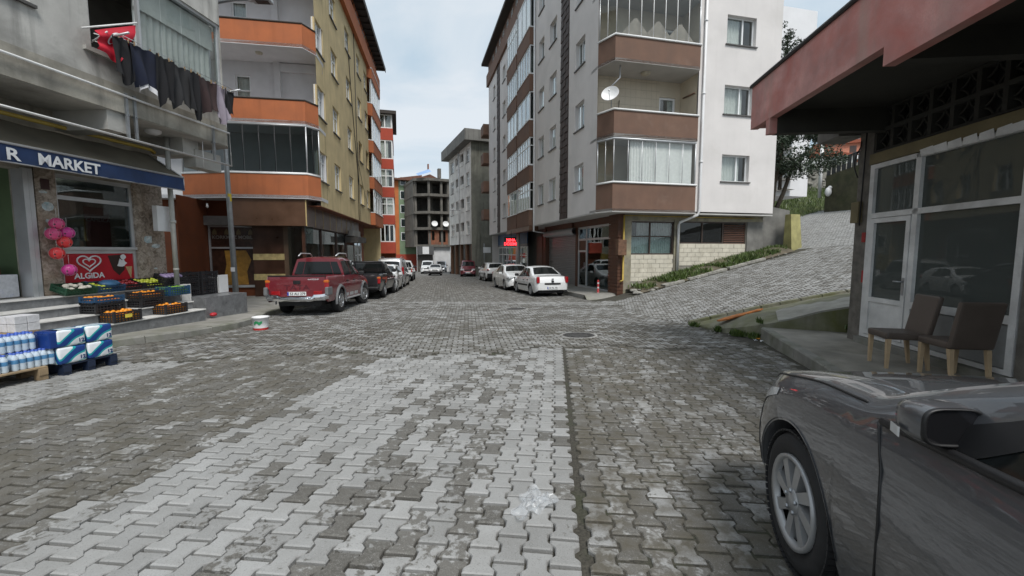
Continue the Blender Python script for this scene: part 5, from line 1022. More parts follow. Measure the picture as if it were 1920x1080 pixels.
MB().box(-1.45, -.1, .2, 7, 1.3, 14.6).build('bay_core', MATS['dark_room'], b3)
q = MB(); q.box(-9, -1.5, .8, 7, -2, 14.6); q.build('wall', MATS['grey_olive'], b3); MB().box(-1.5, .0, .6, 7, -2, 1.26).build('ground_wall', MATS['deep_orange'], b3)
MB().box(-3.2, -1.6, .7, .8, -1.8, 1.2).build('shutter', MATS['ochre_shutter'], b3); MB().box(-9.3, .35, -.35, 7.3, 14.6, 14.9).build('roof', MATS['roof_dark'], b3)
MB().box(-2.75, -1.95, .76, .8, 1.9, 2.9).build('window', MATS['pvc'], b3); MB().box(-2.68, -2.02, .74, .76, 1.97, 2.83).build('window_pane', MATS['win_dark'], b3)
# white-grey block with heavy roof edge, centre
wb = empty('streaked_white_block', (-4.56, 48, 0), RAD(21.3), 'streaked white block with heavy overhanging roof edge past the grey block', 'building')
Fw = Face(wb, (0, 0, 0), (0, 1, 0), (-1, 0, 0))
rws = [(3.4, 4.95), (6.15, 7.75), (8.95, 10.5), (11.6, 13.1)]; cls = [(.8, 2.2), (3.3, 4.9), (5.6, 7.3), (8.2, 10.0)]
q = MB(); Fw.wall(q, 0, 11, 2.3, 13.6, [(a, b, c, d) for a, b in cls for c, d in rws], .3); q.build('street_wall', MATS['dirty_white'], wb)
for i, (a, b) in enumerate(cls):
    for j, (c, d) in enumerate(rws):
        if i in (1, 2) : 
            r_ = MB(); Fw.box(r_, a, b, -.02, .05, c, c+.5); r_.build('loggia_rail', MATS['dirty_white'], wb)
            if i == 2 and j % 2: window(Fw, a, b, c+.5, d, .2, (.5,), (), sill=False, curtain=0, glass='win_dark', fw=.08)
        else: window(Fw, a, b, c, d, .12, (.5,), (.6,), curtain=random.choice((0, .4, .8)), fw=.09)
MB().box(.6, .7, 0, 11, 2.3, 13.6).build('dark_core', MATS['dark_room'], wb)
MB().box(0.0, 12, -.02, .1, -2, 13.6).build('end_wall', MATS['wet_wall'], wb)
q = MB(); q.box(-.9, 12, -.7, 11.6, 13.6, 14.8); q.build('roof_edge', mat('roof_edge', (.2, .195, .18), .95, .25, 1, streak=.9, streakcol=(.05, .05, .045)), wb)
q = MB(); Fw.box(q, 0, 11, -.5, -.4, -2, 2.3); q.build('ground_floor', mat('old_shutter', (.1, .085, .065), .9, .3, 3, streak=.6), wb)
for y in (0.2, 2.6, 5.2, 7.8, 10.4): q = MB(); Fw.box(q, y, y+.35, -.4, -.05, -2, 2.3); q.build('pier', MATS['rust'], wb)
q = MB(); q.tube([(-.1, 5.25, 13.6), (-.1, 5.25, 2.3)], .07, 6); q.build('rain_pipe', MATS['white_plastic'], wb)
# unfinished concrete frame
ub = empty('unfinished_block', (-11.4, 72, 0), RAD(25), 'burnt looking unfinished concrete frame building with open floors', 'building'); ub.scale = (.7, 1, 1)
lv = [2.45, 5.3, 7.95, 10.8, 13.3]
for i, z in enumerate(lv): 
    q = MB(); q.prism([(-7.2, .8), (-4.2, -.9), (1.2, -.9), (1.2, 9), (-7.2, 9)], z-.3 if i else z-.25, z+.12); q.build('floor_slab', MATS['bare_concrete'], ub)
for z0, z1 in zip(lv[:-1], lv[1:]):
    for (x, y) in ((-6.6, 1.2), (-3.9, -.3), (-.9, -.3), (.8, -.3), (-2.4, 2), (.8, 4)): MB().box(x-.25, x+.25, y-.25, y+.25, z0, z1-.28).build('column', MATS['bare_concrete'], ub)
    MB().box(.9, 1.1, 1.2, 9, z0, z1-.28).build('side_wall', MATS['bare_concrete'], ub); MB().box(-7, 1.1, 4.5, 4.7, z0, z1-.28).build('inner_wall', MATS['dark_concrete'], ub); MB().box(-7.1, -6.9, 1.2, 9, z0, z1-.28).build('side_wall', MATS['bare_concrete'], ub)
q = MB(); FU_ = Face(ub, (0, -.5, 0), (1, 0, 0), (0, -1, 0)); FU_.wall(q, -4.2, 1.2, 2.55, 5.1, [(-3.4, -2.7, 3.3, 4.8), (-1.6, 0, 3.0, 4.8)], .2); q.build('brick_wall', MATS['bare_brick'], ub)
q = MB(); q.box(-7, 1.2, -.4, -.3, -3, 2.2); q.build('ground_wall', mat('whitewash', (.6, .6, .6), .9, .08, 1, streak=.2), ub)
MB().box(-6.9, -3.2, -1.2, -.4, .9, 2.3).build('shop_sign', mat('shop_dark', (.1, .1, .1), .6), ub); MB().box(-5.9, -4.4, -1.3, -1.2, 1.0, 2.2).build('sign_panel', MATS['white_plastic'], ub); MB().box(-6.9, -3.2, -.5, -.35, -2.5, .9).build('shop_window', mat('shop_dim', (.09, .08, .07), .5, .3, 2), ub)
q = MB(); q.prism([(-7.0, 13.45), (1.2, 13.45), (-2.5, 14.6)], 2.5, 9.5, 'y'); q.build('roof', MATS['tile_roof'], ub)
q = MB(); q.add([(-6.5, -1.0, 13.6), (-3.4, -1.0, 14.4), (-3.4, .8, 15.1), (-6.5, .8, 14.2)], [(0, 1, 2, 3)]); q.build('blue_tarp', mat('tarp', (.25, .38, .6), .6), ub)
MB().box(-.6, .1, 2, 2.7, 14, 15.6).build('chimney', MATS['bare_concrete'], ub); MB().box(-3.2, -2.9, 2, 2.3, 15, 16.2).build('chimney', MATS['bare_brick'], ub)
M_u = Matrix.Translation((-11.4, 72, 0)) @ Matrix.Rotation(RAD(25), 4, 'Z')
for i, x in enumerate((-2.9, -.2)): dish('satellite_dish', M_u @ Vector((x*.7, -1.1, 5.95)), RAD(20), 25, .5, ['white satellite dish on the burnt building, the one farther left', 'white satellite dish on the burnt building, next to the lamp post'][i])
# orange and green block, white balcony block behind
ob = empty('orange_green_block', (-17.3, 79, 0), RAD(25), 'narrow orange and green painted block left of the unfinished one', 'building')
q = MB(); q.box(-5, 0, 0, 8, -3, 14.2); q.build('wall', MATS['green_render'], ob); MB().box(-5.02, -3.6, -.05, 0, -3, 14.2).build('orange_strip', MATS['orange2'], ob); MB().box(-1.6, .0, -.7, 0, 3, 14.2).build('balcony_stack', MATS['house_white'], ob)
for k in range(5): MB().box(-1.65, .05, -.78, 0, 2.2+2.6*k, 3.1+2.6*k).build('balcony_band', MATS['orange2'], ob); MB().box(-3.3, -2.2, -.05, 0, 3.4+2.5*k, 4.9+2.5*k).build('window', MATS['pvc'], ob); MB().box(-3.2, -2.3, -.06, -.05, 3.5+2.5*k, 4.8+2.5*k).build('window_pane', MATS['win_dark'], ob)
q = MB(); q.prism([(-5.5, 14.2), (.5, 14.2), (.5, 15.3)], -1, 8, 'y'); q.build('roof', MATS['tile_roof'], ob); MB().box(-5, 0, -.06, -.0, -3, .9).build('shop_front', MATS['red_render'], ob)
fb = empty('white_balcony_block', (-22.6, 93, 0), RAD(20), 'distant white block with stacked balconies at the end of the street', 'building')
q = MB(); q.box(-9, 0, 0, 9, -4, 15); q.build('wall', MATS['dirty_white'], fb)
for k in range(6):
    z = -.2+2.65*k; 
    for x in (-8.2, -6.0, -3.9): MB().box(x, x+1.1, -.03, .02, z, z+1.5).build('window', MATS['win_dark'], fb)
    MB().prism([(-2.6, 0), (-2.6, -.9), (-2, -1.3), (-.3, -1.3), (0, -.9), (0, 0)], z-1.0, z+.1).build('balcony', MATS['dirty_white'] if k != 3 else MATS['bare_brick'], fb); MB().box(-2.3, -.4, -.03, .02, z+.1, z+1.5).build('balcony_door', MATS['dark_room'], fb)
q = MB(); q.prism([(-9.5, 15), (1.2, 15), (-3, 16.6)], -1.4, 9.4, 'y'); q.build('roof', MATS['tile_roof'], fb); MB().box(-3, -2.2, 1, 1.8, 15.8, 17.4).build('chimney', MATS['dark_concrete'], fb)
tw = empty('turquoise_awning_shop', (-21.5, 84, 0), RAD(12), 'shop with a turquoise awning at the far end', 'shop')
q = MB(); q.grid(lambda u, v: (-3.6+7*u, -.2-1.5*v, 2.0-.4*v-1.0*max(0, v-.6)*2.4), 10, 8); q.build('awning', mat('turq', (.0, .19, .27), .6, .1), tw); MB().box(-1.2, -.2, -1.78, -1.75, .7, 1.5).build('logo_panel', MATS['white_plastic'], tw); MB().box(-3.6, 3.4, 0, .1, -3, 2.2).build('front', mat('dim_front', (.08, .085, .09), .4, .3, 2), tw)
for k in range(5): MB().box(-3.4+1.6*k, -3.25+1.6*k, -.08, 0, -3, 1.2).build('mullion', MATS['alu'], tw)
MB().box(-5.4, -3.7, -.3, 0, .2, 1.0).build('red_sign', mat('sign_red', (.45, .03, .03), .6), tw); MB().box(-5.2, -3.9, -.1, 0, -3, .2).build('side_door', MATS['pvc'], tw)
q = MB(); q.box(-40, -26, 70, 110, -4, 12); q.build('left_rear_block', MATS['dirty_white'], label='plain pale block partly hidden behind the red banded block', cat='building')
# street lamps
def lampmat(): return mat('galv', (.36, .38, .39), .5, .15, 5, metal=.4, stain=.3, staincol=(.22, .22, .22))
def street_lamp(loc, h, arm, rz_, label, lean=0., r=.085):
    t = empty('street_lamp', loc, rz_, label, 'street lamp'); q = MB(); q.tube([(0, 0, 0), (lean*.5, 0, h/2), (lean, 0, h)], [r, r*.8, r*.62], 8); q.build('pole', lampmat(), t)
    q = MB(); q.tube([(lean, 0, h-.05), (lean+arm*.5, 0, h+.08), (lean+arm, 0, h+.1)], .035, 8); q.build('arm', MATS['galv'], t)
    q = MB(); q.bbox(lean+arm-.05, lean+arm+.5, -.14, .14, h+.05, h+.15, .03); q.bbox(lean+arm-.15, lean+arm, -.05, .05, h+.05, h+.16, .02); hd = q.build('lamp_head', mat('lamp_grey', (.5, .52, .54), .4), t); MB().box(lean+arm+.06, lean+arm+.42, -.1, .1, h+.042, h+.05).build('lens', MATS['black_plastic'], hd); return t
sl = street_lamp((-8.51, 12.94, -.45), 9.15, 1.1, RAD(5), 'tall galvanised lamp post on the left pavement by the market steps', -.14)
q = MB(); q.lathe([(.07, 0), (.07, .3)], 8); q.build('warning_sticker', mat('sticker_yellow', (.6, .45, .03), .5), sl, loc=(-.05, 0, 3.35)); q = MB(); q.box(-.06, .06, -.086, -.08, 0, .13); q.build('paper_label', MATS['white_plastic'], sl, loc=(-.015, 0, 1.3))
street_lamp((-5.9, 52.5, -1.5), 7.9, -1.6, RAD(15), 'far lamp post with one arm before the burnt building', 0, .1)
# small sign by the grey end wall
sg = empty('wall_sign', (-3.0, 45.5, -1.3), RAD(10), 'small white notice on a pole by the dark end wall', 'sign'); MB().tube([(0, 0, 0), (0, 0, 3.6)], .03, 6).build('pole', MATS['steel'], sg); MB().box(-.1, .7, -.05, -.03, 2.6, 3.2).build('board', MATS['white_plastic'], sg)
# ------------------------------------------------------------------ vehicles
def paint(name, col, metal=0., rough=.28, dirt=.3):
    m, nt, b = newmat(name); n1 = noise(nt, 2.2, 5, .6); n2 = noise(nt, 900, 2)
    c = mixc(nt, ramp(nt, n1, .45, .75, 0, dirt*.5), col, tuple(x*.75+.02 for x in col))
    if metal: c = mixc(nt, ramp(nt, n2, .3, .7, 0, .35), c, tuple(min(1, x*1.7) for x in col))
    t = N(nt, 'ShaderNodeTexCoord'); sp = N(nt, 'ShaderNodeSeparateXYZ'); nt.links.new(t.outputs['Object'], sp.inputs[0])
    low = ramp(nt, sp.outputs[2], .75, .2, 0, dirt); nm = N(nt, 'ShaderNodeMath', operation='MULTIPLY'); nt.links.new(low, nm.inputs[0]); nt.links.new(ramp(nt, noise(nt, 6, 5, .7), .35, .7), nm.inputs[1])
    c = mixc(nt, nm.outputs[0], c, (.17, .155, .13))
    nt.links.new(c, b.inputs['Base Color']); b.inputs['Metallic'].default_value = metal; nt.links.new(ramp(nt, n1, .3, .7, rough-.04, rough+.06), b.inputs['Roughness'])
    b.inputs['Coat Weight'].default_value = 1.; b.inputs['Coat Roughness'].default_value = .025; return m
mat('car_glass', (.01, .012, .012), .06, .05, bmp=0, spec=.45); mat('car_black', (.012, .012, .013), .5, .2, bmp=0); mat('trim_grey', (.16, .165, .17), .55, .12); mat('alloy', (.48, .49, .5), .3, .08, metal=.85, bmp=0); mat('hubcap', (.4, .405, .41), .35, .08, metal=.45, bmp=0); mat('chrome', (.75, .75, .76), .12, .04, metal=1., bmp=0)
mat('tail_red', (.32, .008, .012), .2, .1, bmp=0, coat=.8); mat('tail_orange', (.55, .14, .02), .25, .1, bmp=0); mat('lamp_clear', (.62, .64, .66), .12, .1, 20, bmp=0, coat=1.); mat('plate_white', (.75, .76, .76), .4, .03, bmp=0); mat('plate_blue', (.02, .06, .4), .4, bmp=0); mat('cabin', (.03, .03, .032), .8, .2); mat('letter_black', (.015, .015, .015), .5, bmp=0); mat('seat_grey', (.1, .1, .105), .9)
def sm(xs, P, s=.05):
    P = sorted(P); f = np.interp(xs, [p[0] for p in P], [p[1] for p in P])
    if s <= 0: return f
    d = xs[1]-xs[0]; k = np.arange(-int(3*s/d)-1, int(3*s/d)+2)*d; w = np.exp(-.5*(k/s)**2); w /= w.sum(); pad = len(k)//2
    return np.convolve(np.concatenate([np.full(pad, f[0]), f, np.full(pad, f[-1])]), w, 'valid')
class Body:
    """a car shell: centre line heights, belt line and plan width along x (x forward, y left, z up)"""
    def __init__(s, L, W, top, belt, sill=.2, arches=(), ar=.36, wr=.72, nose=.35, tail=.25, bulge=.05, crown=.05, belty=.94):
        s.L, s.W = L, W; s.n = int(L/.025); s.x = np.linspace(-L/2, L/2, s.n+1); x = s.x
        s.zt = sm(x, top, .045); s.zs = np.minimum(sm(x, belt, .06), s.zt-.015); s.zb = np.full_like(x, sill)
        e = np.minimum((L/2-x)/nose, 1); e2 = np.minimum((x+L/2)/tail, 1)
        s.zb = s.zb+.10*(1-np.clip(e, 0, 1))**2+.12*(1-np.clip(e2, 0, 1))**2
        for a in arches: d = np.abs(x-a[0]); s.zb = np.where(d < ar, np.maximum(s.zb, a[1]+np.sqrt(np.maximum(ar**2-d**2, 0))), s.zb)
        s.w = W/2*(1-.30*(1-np.clip(e, 0, 1))**2.2)*(1-.16*(1-np.clip(e2, 0, 1))**2.4)
        s.wr, s.bulge, s.crown, s.belty = W/2*wr, bulge, crown, belty; s.sill = sill
    def at(s, arr, x): return float(np.interp(x, s.x, arr))
    def side(s, x, z):
        """half width of the lower side at height z"""
        zs = s.at(s.zs, x); w = s.at(s.w, x); t = min(max((z-s.sill)/max(zs-s.sill, .05), 0), 1); return w*(s.belty+(1-s.belty)*math.sin(PI*min(1, .12+t*.88))**.7-(.03*(1-t)**3))
    def gh(s, x, t):
        """point on the glasshouse side, t from belt (0) to roof edge (1)"""
        zs, zt = s.at(s.zs, x), s.at(s.zt, x); y0 = s.side(x, zs); h = zt-zs; k = min(1, max(0, h/.42)); y1 = y0+(min(s.wr, y0)-y0)*k; y1 = y0*(1-k)*.93+y1*k if k < 1 else y1; z1 = zt-s.crown*(.25+.75*k)
        return (y0+(y1-y0)*(t**1.25), zs+(z1-zs)*t)
    def crownpt(s, x, k):
        y1, z1 = s.gh(x, 1); zt = s.at(s.zt, x); return (k*y1, zt-(zt-z1)*abs(k)**2.3)
    def ring(s, i):
        x = s.x[i]; R_ = []; zb, zs = s.zb[i], s.zs[i]; zb = min(zb, zs-.01)
        for k in range(9): z = zb+(zs-zb)*k/8; R_.append((x, s.side(x, z), z))
        for k in range(1, 5): y, z = s.gh(x, k/4); R_.append((x, y, z))
        for k in range(1, 5): y, z = s.crownpt(x, 1-k/4); R_.append((x, y, z))
        return R_
    def shell(s, mb):
        rings = []
        for i in range(0, s.n+1): r = s.ring(i); rings.append(r+[(p[0], -p[1], p[2]) for p in r[-2::-1]])
        m = len(rings[0]); vs = [p for r in rings for p in r]; fs = [(i*m+k, (i+1)*m+k, (i+1)*m+k+1, i*m+k+1) for i in range(len(rings)-1) for k in range(m-1)]
        mb.smooth = True; mb.add(vs, fs); mb.smooth = False; mb.add(rings[0], [list(range(m))]); mb.add(rings[-1], [list(range(m))[::-1]]); return mb
def wheel(parent, x, y, r, w, style, side, steer=0., rimr=.66):
    t = MB(); t.lathe([(r*rimr, -w/2+.02), (r*.8, -w/2), (r*.93, -w/2+.012), (r, -w/2+.045), (r, w/2-.045), (r*.93, w/2-.012), (r*.8, w/2), (r*rimr, w/2-.02)], 36, 'y')
    o = t.build('wheel', MATS['rubber'], parent, loc=(x, y, r), rot=(0, 0, steer)); f = side
    q = MB(); q.lathe([(r*rimr, f*(w/2-.02)), (r*rimr*.94, f*(w/2-.05)), (.001, f*(w/2-.075))], 28, 'y'); q.build('rim_well', mat('well_black', (.006, .006, .006), .95, .1, bmp=0, spec=.1), o)
    q = MB(); q.lathe([(r*rimr, f*(w/2-.018)), (r*rimr, f*(w/2+.002)), (r*rimr*.9, f*(w/2-.004)), (r*rimr*.88, f*(w/2-.03))], 32, 'y'); q.lathe([(r*.19, f*(w/2-.05)), (r*.18, f*(w/2-.004)), (.001, f*(w/2))], 16, 'y')
    n = {'alloy5': 5, 'alloy6': 6, 'steel': 8, 'cap9': 9, 'cap7': 7, 'cap9x': 8}[style]
    for k in range(n):
        a = 2*PI*k/n; c, s_ = math.cos(a), math.sin(a); w0, w1 = (r*.1, r*.13) if n < 8 else (r*.07, r*.085)
        tw_ = r*.13 if style == 'cap9x' else 0; P = [(r*.15, -w0), (r*.42, -w1*.8+tw_*.3), (r*rimr*.93, -w1+tw_), (r*rimr*.93, w1*1.2+tw_), (r*.42, w1*.9+tw_*.6), (r*.15, w0)]; vs = []; P = [P[0], P[2], P[3], P[5]] if not tw_ else [P[0], P[2], P[3], P[5]]
        for d_ in (f*(w/2-.055), f*(w/2-.012)): vs += [(p[0]*c-p[1]*s_, d_, p[0]*s_+p[1]*c) for p in P]
        q.add(vs, [(0, 1, 2, 3), (4, 5, 6, 7), (0, 1, 5, 4), (1, 2, 6, 5), (2, 3, 7, 6), (3, 0, 4, 7)])
    q.build('rim', MATS['alloy' if 'alloy' in style or style == 'steel' else 'hubcap'], o); return o
def patch_side(b, par, nm, m, xl, xr, t0, t1, sgn, off=.004, n=10):
    """glass on the glasshouse side between slanted pillars xl=(x at t0, x at t1)"""
    q = MB(); q.grid(lambda u, v: (lambda t: (lambda x: (lambda p: (x, sgn*(p[0]+off), p[1]+off*.3))(b.gh(x, t)))(xl[0]+(xl[1]-xl[0])*v+u*((xr[0]-xl[0])+((xr[1]-xl[1])-(xr[0]-xl[0]))*v)))(t0+(t1-t0)*v), n, 6); return q.build(nm, m, par)
def patch_top(b, par, nm, m, x0, x1, k0=.9, k1=.9, off=.005):
    q = MB(); q.grid(lambda u, v: (lambda x, k: (lambda p: (x, p[0], p[1]+off))(b.crownpt(x, k)))(x0+(x1-x0)*v, (2*u-1)*(k0+(k1-k0)*v)), 14, 8); return q.build(nm, m, par)
def patch_low(b, par, nm, m, x0, x1, z0, z1, sgn, off=.004, n=10, z0b=None, z1b=None):
    z0b = z0 if z0b is None else z0b; z1b = z1 if z1b is None else z1b
    q = MB(); q.grid(lambda u, v: (lambda x, z: (x, sgn*(b.side(x, z)+off), z))(x0+(x1-x0)*u, (z0+(z0b-z0)*u)+((z1+(z1b-z1)*u)-(z0+(z0b-z0)*u))*v), n, 5); return q.build(nm, m, par)
def seam(b, par, pts, sgn, r=.006, m='car_black', nm='panel_gap'):
    q = MB(); P = []
    for x, z in pts:
        zs = b.at(b.zs, x)
        if z <= zs: P.append((x, sgn*(b.side(x, z)+.001), z))
        else: y, zz = b.gh(x, (z-zs)/max(.01, b.at(b.zt, x)-zs)); P.append((x, sgn*(y+.001), zz))
    q.tube(P, r, 5); return q.build(nm, MATS[m], par)
def blob(par, nm, m, c, sx, sy, sz, rz=0., ry=0., p=.6):
    q = MB(); q.bbox(-sx/2, sx/2, -sy/2, sy/2, -sz/2, sz/2, min(sx, sy, sz)*.35); return q.build(nm, MATS[m], par, loc=c, rot=(0, ry, rz))
def plate(par, loc, rz_, txt, back=True):
    p = MB().bbox(-.26, .26, -.006, .006, -.055, .055, .003).build('number_plate', MATS['plate_white'], par, loc=loc, rot=(0, 0, rz_))
    MB().box(-.258, -.215, -.009, -.0065, -.05, .05).build('plate_band', MATS['plate_blue'], p)
    if txt: text('lettering', txt, .105, MATS['letter_black'], p, basis((.025, -.0075, -.037), (1, 0, 0), (0, 0, 1)), .001, 'CENTER', .92, .002)
    return p
def vehicle(name, label, x, y, head, sp, colr, z=None, group=None, cat='car'):
    """head: degrees clockwise from +Y that the nose points to"""
    a = RAD(90-head); t = empty(name, (x, y, (G(x, y) if z is None else z)), a, label, cat, group)
    d = .9; gx = (G(x+math.cos(a)*d, y+math.sin(a)*d)-G(x-math.cos(a)*d, y-math.sin(a)*d))/(2*d); t.rotation_euler = (0, -math.atan(gx), a)
    L, W, r = sp['L'], sp['W'], sp['r']; xf, xr_ = sp['xf'], sp['xr']
    b = Body(L, W, sp['top'], sp['belt'], sp.get('sill', .2), ((xf, r*.95), (xr_, r*.95)), r*1.19, sp.get('wr', .72), sp.get('nose', .4), sp.get('tail', .3), crown=sp.get('crown', .05))
    b.shell(MB()).build('body', MATS[colr], t)
    if 'black_sill' in sp: 
        for s in (-1, 1): patch_low(b, t, 'sill_trim', MATS['car_black'], xr_+r*1.2, xf-r*1.2, .19, .19+sp['black_sill'], s, .006)
    u = MB(); u.box(-L/2+.25, L/2-.3, -W/2+.22, W/2-.22, .16, .5); u.box(-L/2+.6, L/2-1.1, -W/2+.12, W/2-.12, .45, .7); u.build('underbody', MATS['car_black'], t)
    for k, (px, sgn) in enumerate(((xf, 1), (xf, -1), (xr_, 1), (xr_, -1))): wheel(t, px, sgn*(W/2-.12), r, sp.get('tw', .2), sp.get('rim', 'cap9'), sgn, sp.get('steer', 0) if px == xf else 0)
    for w in sp['sidewin']:
        for s in (-1, 1): patch_side(b, t, 'side_window', MATS['car_glass'], w[0], w[1], w[2], w[3], s)
    patch_top(b, t, 'windscreen', MATS['car_glass'], *sp['ws']); 
    if sp.get('rw'): patch_top(b, t, 'rear_window', MATS['car_glass'], *sp['rw'])
    for s in (-1, 1):
        for pts in sp.get('seams', ()): seam(b, t, pts, s)
        for (hx, hz) in sp.get('handles', ()): blob(t, 'door_handle', sp.get('handlemat', 'car_black'), (hx, s*(b.side(hx, hz)+.015), hz), .16, .03, .03)
        mx_, mz = sp['mirror']; yb = b.side(mx_, mz)
        blob(t, 'mirror', sp.get('mirmat', colr), (mx_, s*(yb+.12), mz+.06), .12, .2, .14, s*.15)
    return t, b
def ends(t, b, sp, front=True, rear=True, pl='53 FK 195', grille=None):
    L, W = sp['L'], sp['W']
    if rear:
        for s in (-1, 1): tl = sp['tail_l']; blob(t, 'tail_light', 'tail_red', (-L/2+tl[0], s*tl[1], tl[2]), tl[3], tl[4], tl[5], -s*.18)
        plate(t, (-L/2+sp.get('plx', -.012), 0, sp['plz']), RAD(-90), pl)
    if front:
        for s in (-1, 1): hl = sp['head_l']; blob(t, 'headlight', 'lamp_clear', (L/2-hl[0], s*hl[1], hl[2]), hl[3], hl[4], hl[5], -s*.35)
        gl = sp['grille']; blob(t, 'grille', 'car_black', (L/2-gl[0], 0, gl[1]), .08, gl[2], gl[3]); blob(t, 'lower_intake', 'car_black', (L/2-gl[0]+.02, 0, sp.get('intake', .33)), .1, W*.55, .14)
        plate(t, (L/2+sp.get('fplx', .015), 0, sp.get('fplz', .45)), RAD(90), pl)
paint('p_white', (.72, .73, .73)); paint('p_silver', (.42, .43, .44), .5); paint('p_maroon', (.15, .007, .014), 0., .4, .3); paint('p_maroon2', (.13, .012, .022), .2, .3); paint('p_black', (.018, .018, .02), .2, .3); paint('p_grey', (.1, .104, .112), .5, .4, .1)
SEDAN = dict(L=4.17, W=1.64, r=.29, xf=1.27, xr=-1.2, top=[(-2.085, .55), (-2.06, .83), (-2.0, .93), (-1.5, .97), (-1.32, 1.0), (-.62, 1.37), (-.3, 1.42), (.15, 1.42), (.45, 1.36), (1.08, .96), (1.3, .9), (1.85, .74), (2.02, .62), (2.085, .45)], belt=[(-2.085, .5), (-2.0, .86), (-1.2, .89), (1.0, .84), (1.8, .68), (2.085, .4)],
    sidewin=[((-1.05, -.62), (-.28, -.28), .1, .9), ((-.22, -.22), (.92, .42), .1, .9)], ws=(1.04, .5, .88, .86), rw=(-1.28, -.66, .86, .84), seams=[[(-.25, .25), (-.26, .6), (-.25, .95), (-.25, 1.3)], [(.78, .3), (.8, .55), (.86, .83)], [(-.9, .35), (-.72, .5), (-.95, .88)]], handles=[(-.12, .74), (-.78, .76)], mirror=(.78, .9), mirmat='car_black', tail_l=(.06, .68, .78, .16, .16, .3), plz=.42, head_l=(.16, .58, .62, .3, .32, .16), grille=(.03, .6, .7, .1))
t, b = vehicle('parked_sedan', 'small white sedan seen from behind, nearest the roller shutter', 1.32, 21.15, -15, SEDAN, 'p_white'); ends(t, b, SEDAN, False, True, '53 FK 195')
for s in (-1, 1): patch_low(b, t, 'rub_strip', MATS['car_black'], -.82, .85, .46, .54, s, .012)
q = MB(); q.grid(lambda u, v: (lambda k: (-2.085-.012+.42*abs(k)**5, k*.80, .56+.08*v))(2*u-1), 20, 2); q.build('bumper_strip', MATS['car_black'], t); blob(t, 'badge', 'chrome', (-2.09, 0, .80), .02, .1, .1); blob(t, 'boot_lock', 'car_black', (-2.1, 0, .7), .03, .12, .07)
TAL = dict(SEDAN, L=4.4, W=1.73, r=.31, xf=1.35, xr=-1.3, top=[(-2.2, .6), (-2.15, .95), (-2.0, 1.05), (-1.6, 1.08), (-.85, 1.42), (-.3, 1.49), (.2, 1.48), (.5, 1.42), (1.15, 1.05), (1.4, 1.0), (1.95, .84), (2.14, .7), (2.2, .45)], belt=[(-2.2, .55), (-2.05, .96), (-1.2, .98), (1.0, .92), (1.9, .76), (2.2, .42)], ws=(1.1, .56, .9, .88), rw=(-1.55, -.9, .85, .85), mirmat='p_white', handlemat='p_white', head_l=(.2, .66, .74, .34, .36, .13), grille=(.05, .7, .95, .16), rim='alloy5', tail_l=(.08, .72, .9, .2, .2, .2), plz=.6)
t, b = vehicle('parked_sedan', 'white sedan facing the camera in the middle of the right row', .05, 25.4, 166, TAL, 'p_white'); ends(t, b, TAL, True, True, '')
SUV = dict(SEDAN, L=4.2, W=1.78, r=.34, xf=1.3, xr=-1.25, sill=.26, black_sill=.16, top=[(-2.1, .65), (-2.06, 1.0), (-1.95, 1.12), (-1.55, 1.5), (-1.2, 1.56), (-.2, 1.6), (.3, 1.57), (.6, 1.48), (1.2, 1.1), (1.45, 1.05), (1.95, .92), (2.06, .75), (2.1, .5)], belt=[(-2.1, .6), (-1.98, 1.0), (-1, 1.05), (1.0, 1.0), (1.9, .82), (2.1, .45)], ws=(1.15, .65, .9, .88), rw=(-1.93, -1.58, .8, .78), mirror=(.85, 1.05), mirmat='p_white', head_l=(.2, .64, .86, .3, .34, .12), grille=(.05, .82, .8, .18), tail_l=(.1, .72, .98, .22, .2, .12), plz=.72, rim='alloy5')
t, b = vehicle('parked_suv', 'white crossover with black lower trim at the far end of the right row', -1.75, 36.6, -14, SUV, 'p_white'); ends(t, b, SUV, False, True, ''); blob(t, 'rear_bumper', 'car_black', (-2.05, 0, .5), .16, 1.6, .36)
VAN = dict(SEDAN, L=4.5, W=1.75, r=.31, xf=1.45, xr=-1.4, top=[(-2.25, .7), (-2.22, 1.3), (-2.1, 1.78), (-1.8, 1.86), (-.5, 1.88), (.3, 1.84), (.6, 1.72), (1.35, 1.12), (1.55, 1.05), (2.0, .86), (2.2, .7), (2.25, .45)], belt=[(-2.25, .65), (-2.1, 1.05), (0, 1.03), (1.2, .98), (2.0, .76), (2.25, .42)], sidewin=[((-2.0, -1.85), (-1.05, -1.05), .1, .85), ((-.98, -.98), (-.05, -.05), .1, .85), ((0, 0), (1.25, .55), .1, .88)], ws=(1.28, .66, .9, .88), rw=(-2.235, -2.13, .85, .8), seams=[[(-.02, .25), (-.02, 1.0), (-.02, 1.6)], [(1.05, .3), (1.1, .9)], [(-1.02, .3), (-1.02, 1.6)]], mirror=(1.0, 1.05), head_l=(.2, .62, .78, .34, .34, .2), grille=(.06, .72, .8, .14), tail_l=(.05, .78, 1.05, .14, .14, .5), plz=.75, wr=.8)
t, b = vehicle('parked_van', 'dark maroon van facing the camera before the streaked white block', -5.0, 48.4, 176, dict(VAN), 'p_maroon2'); ends(t, b, VAN, True, True, '')
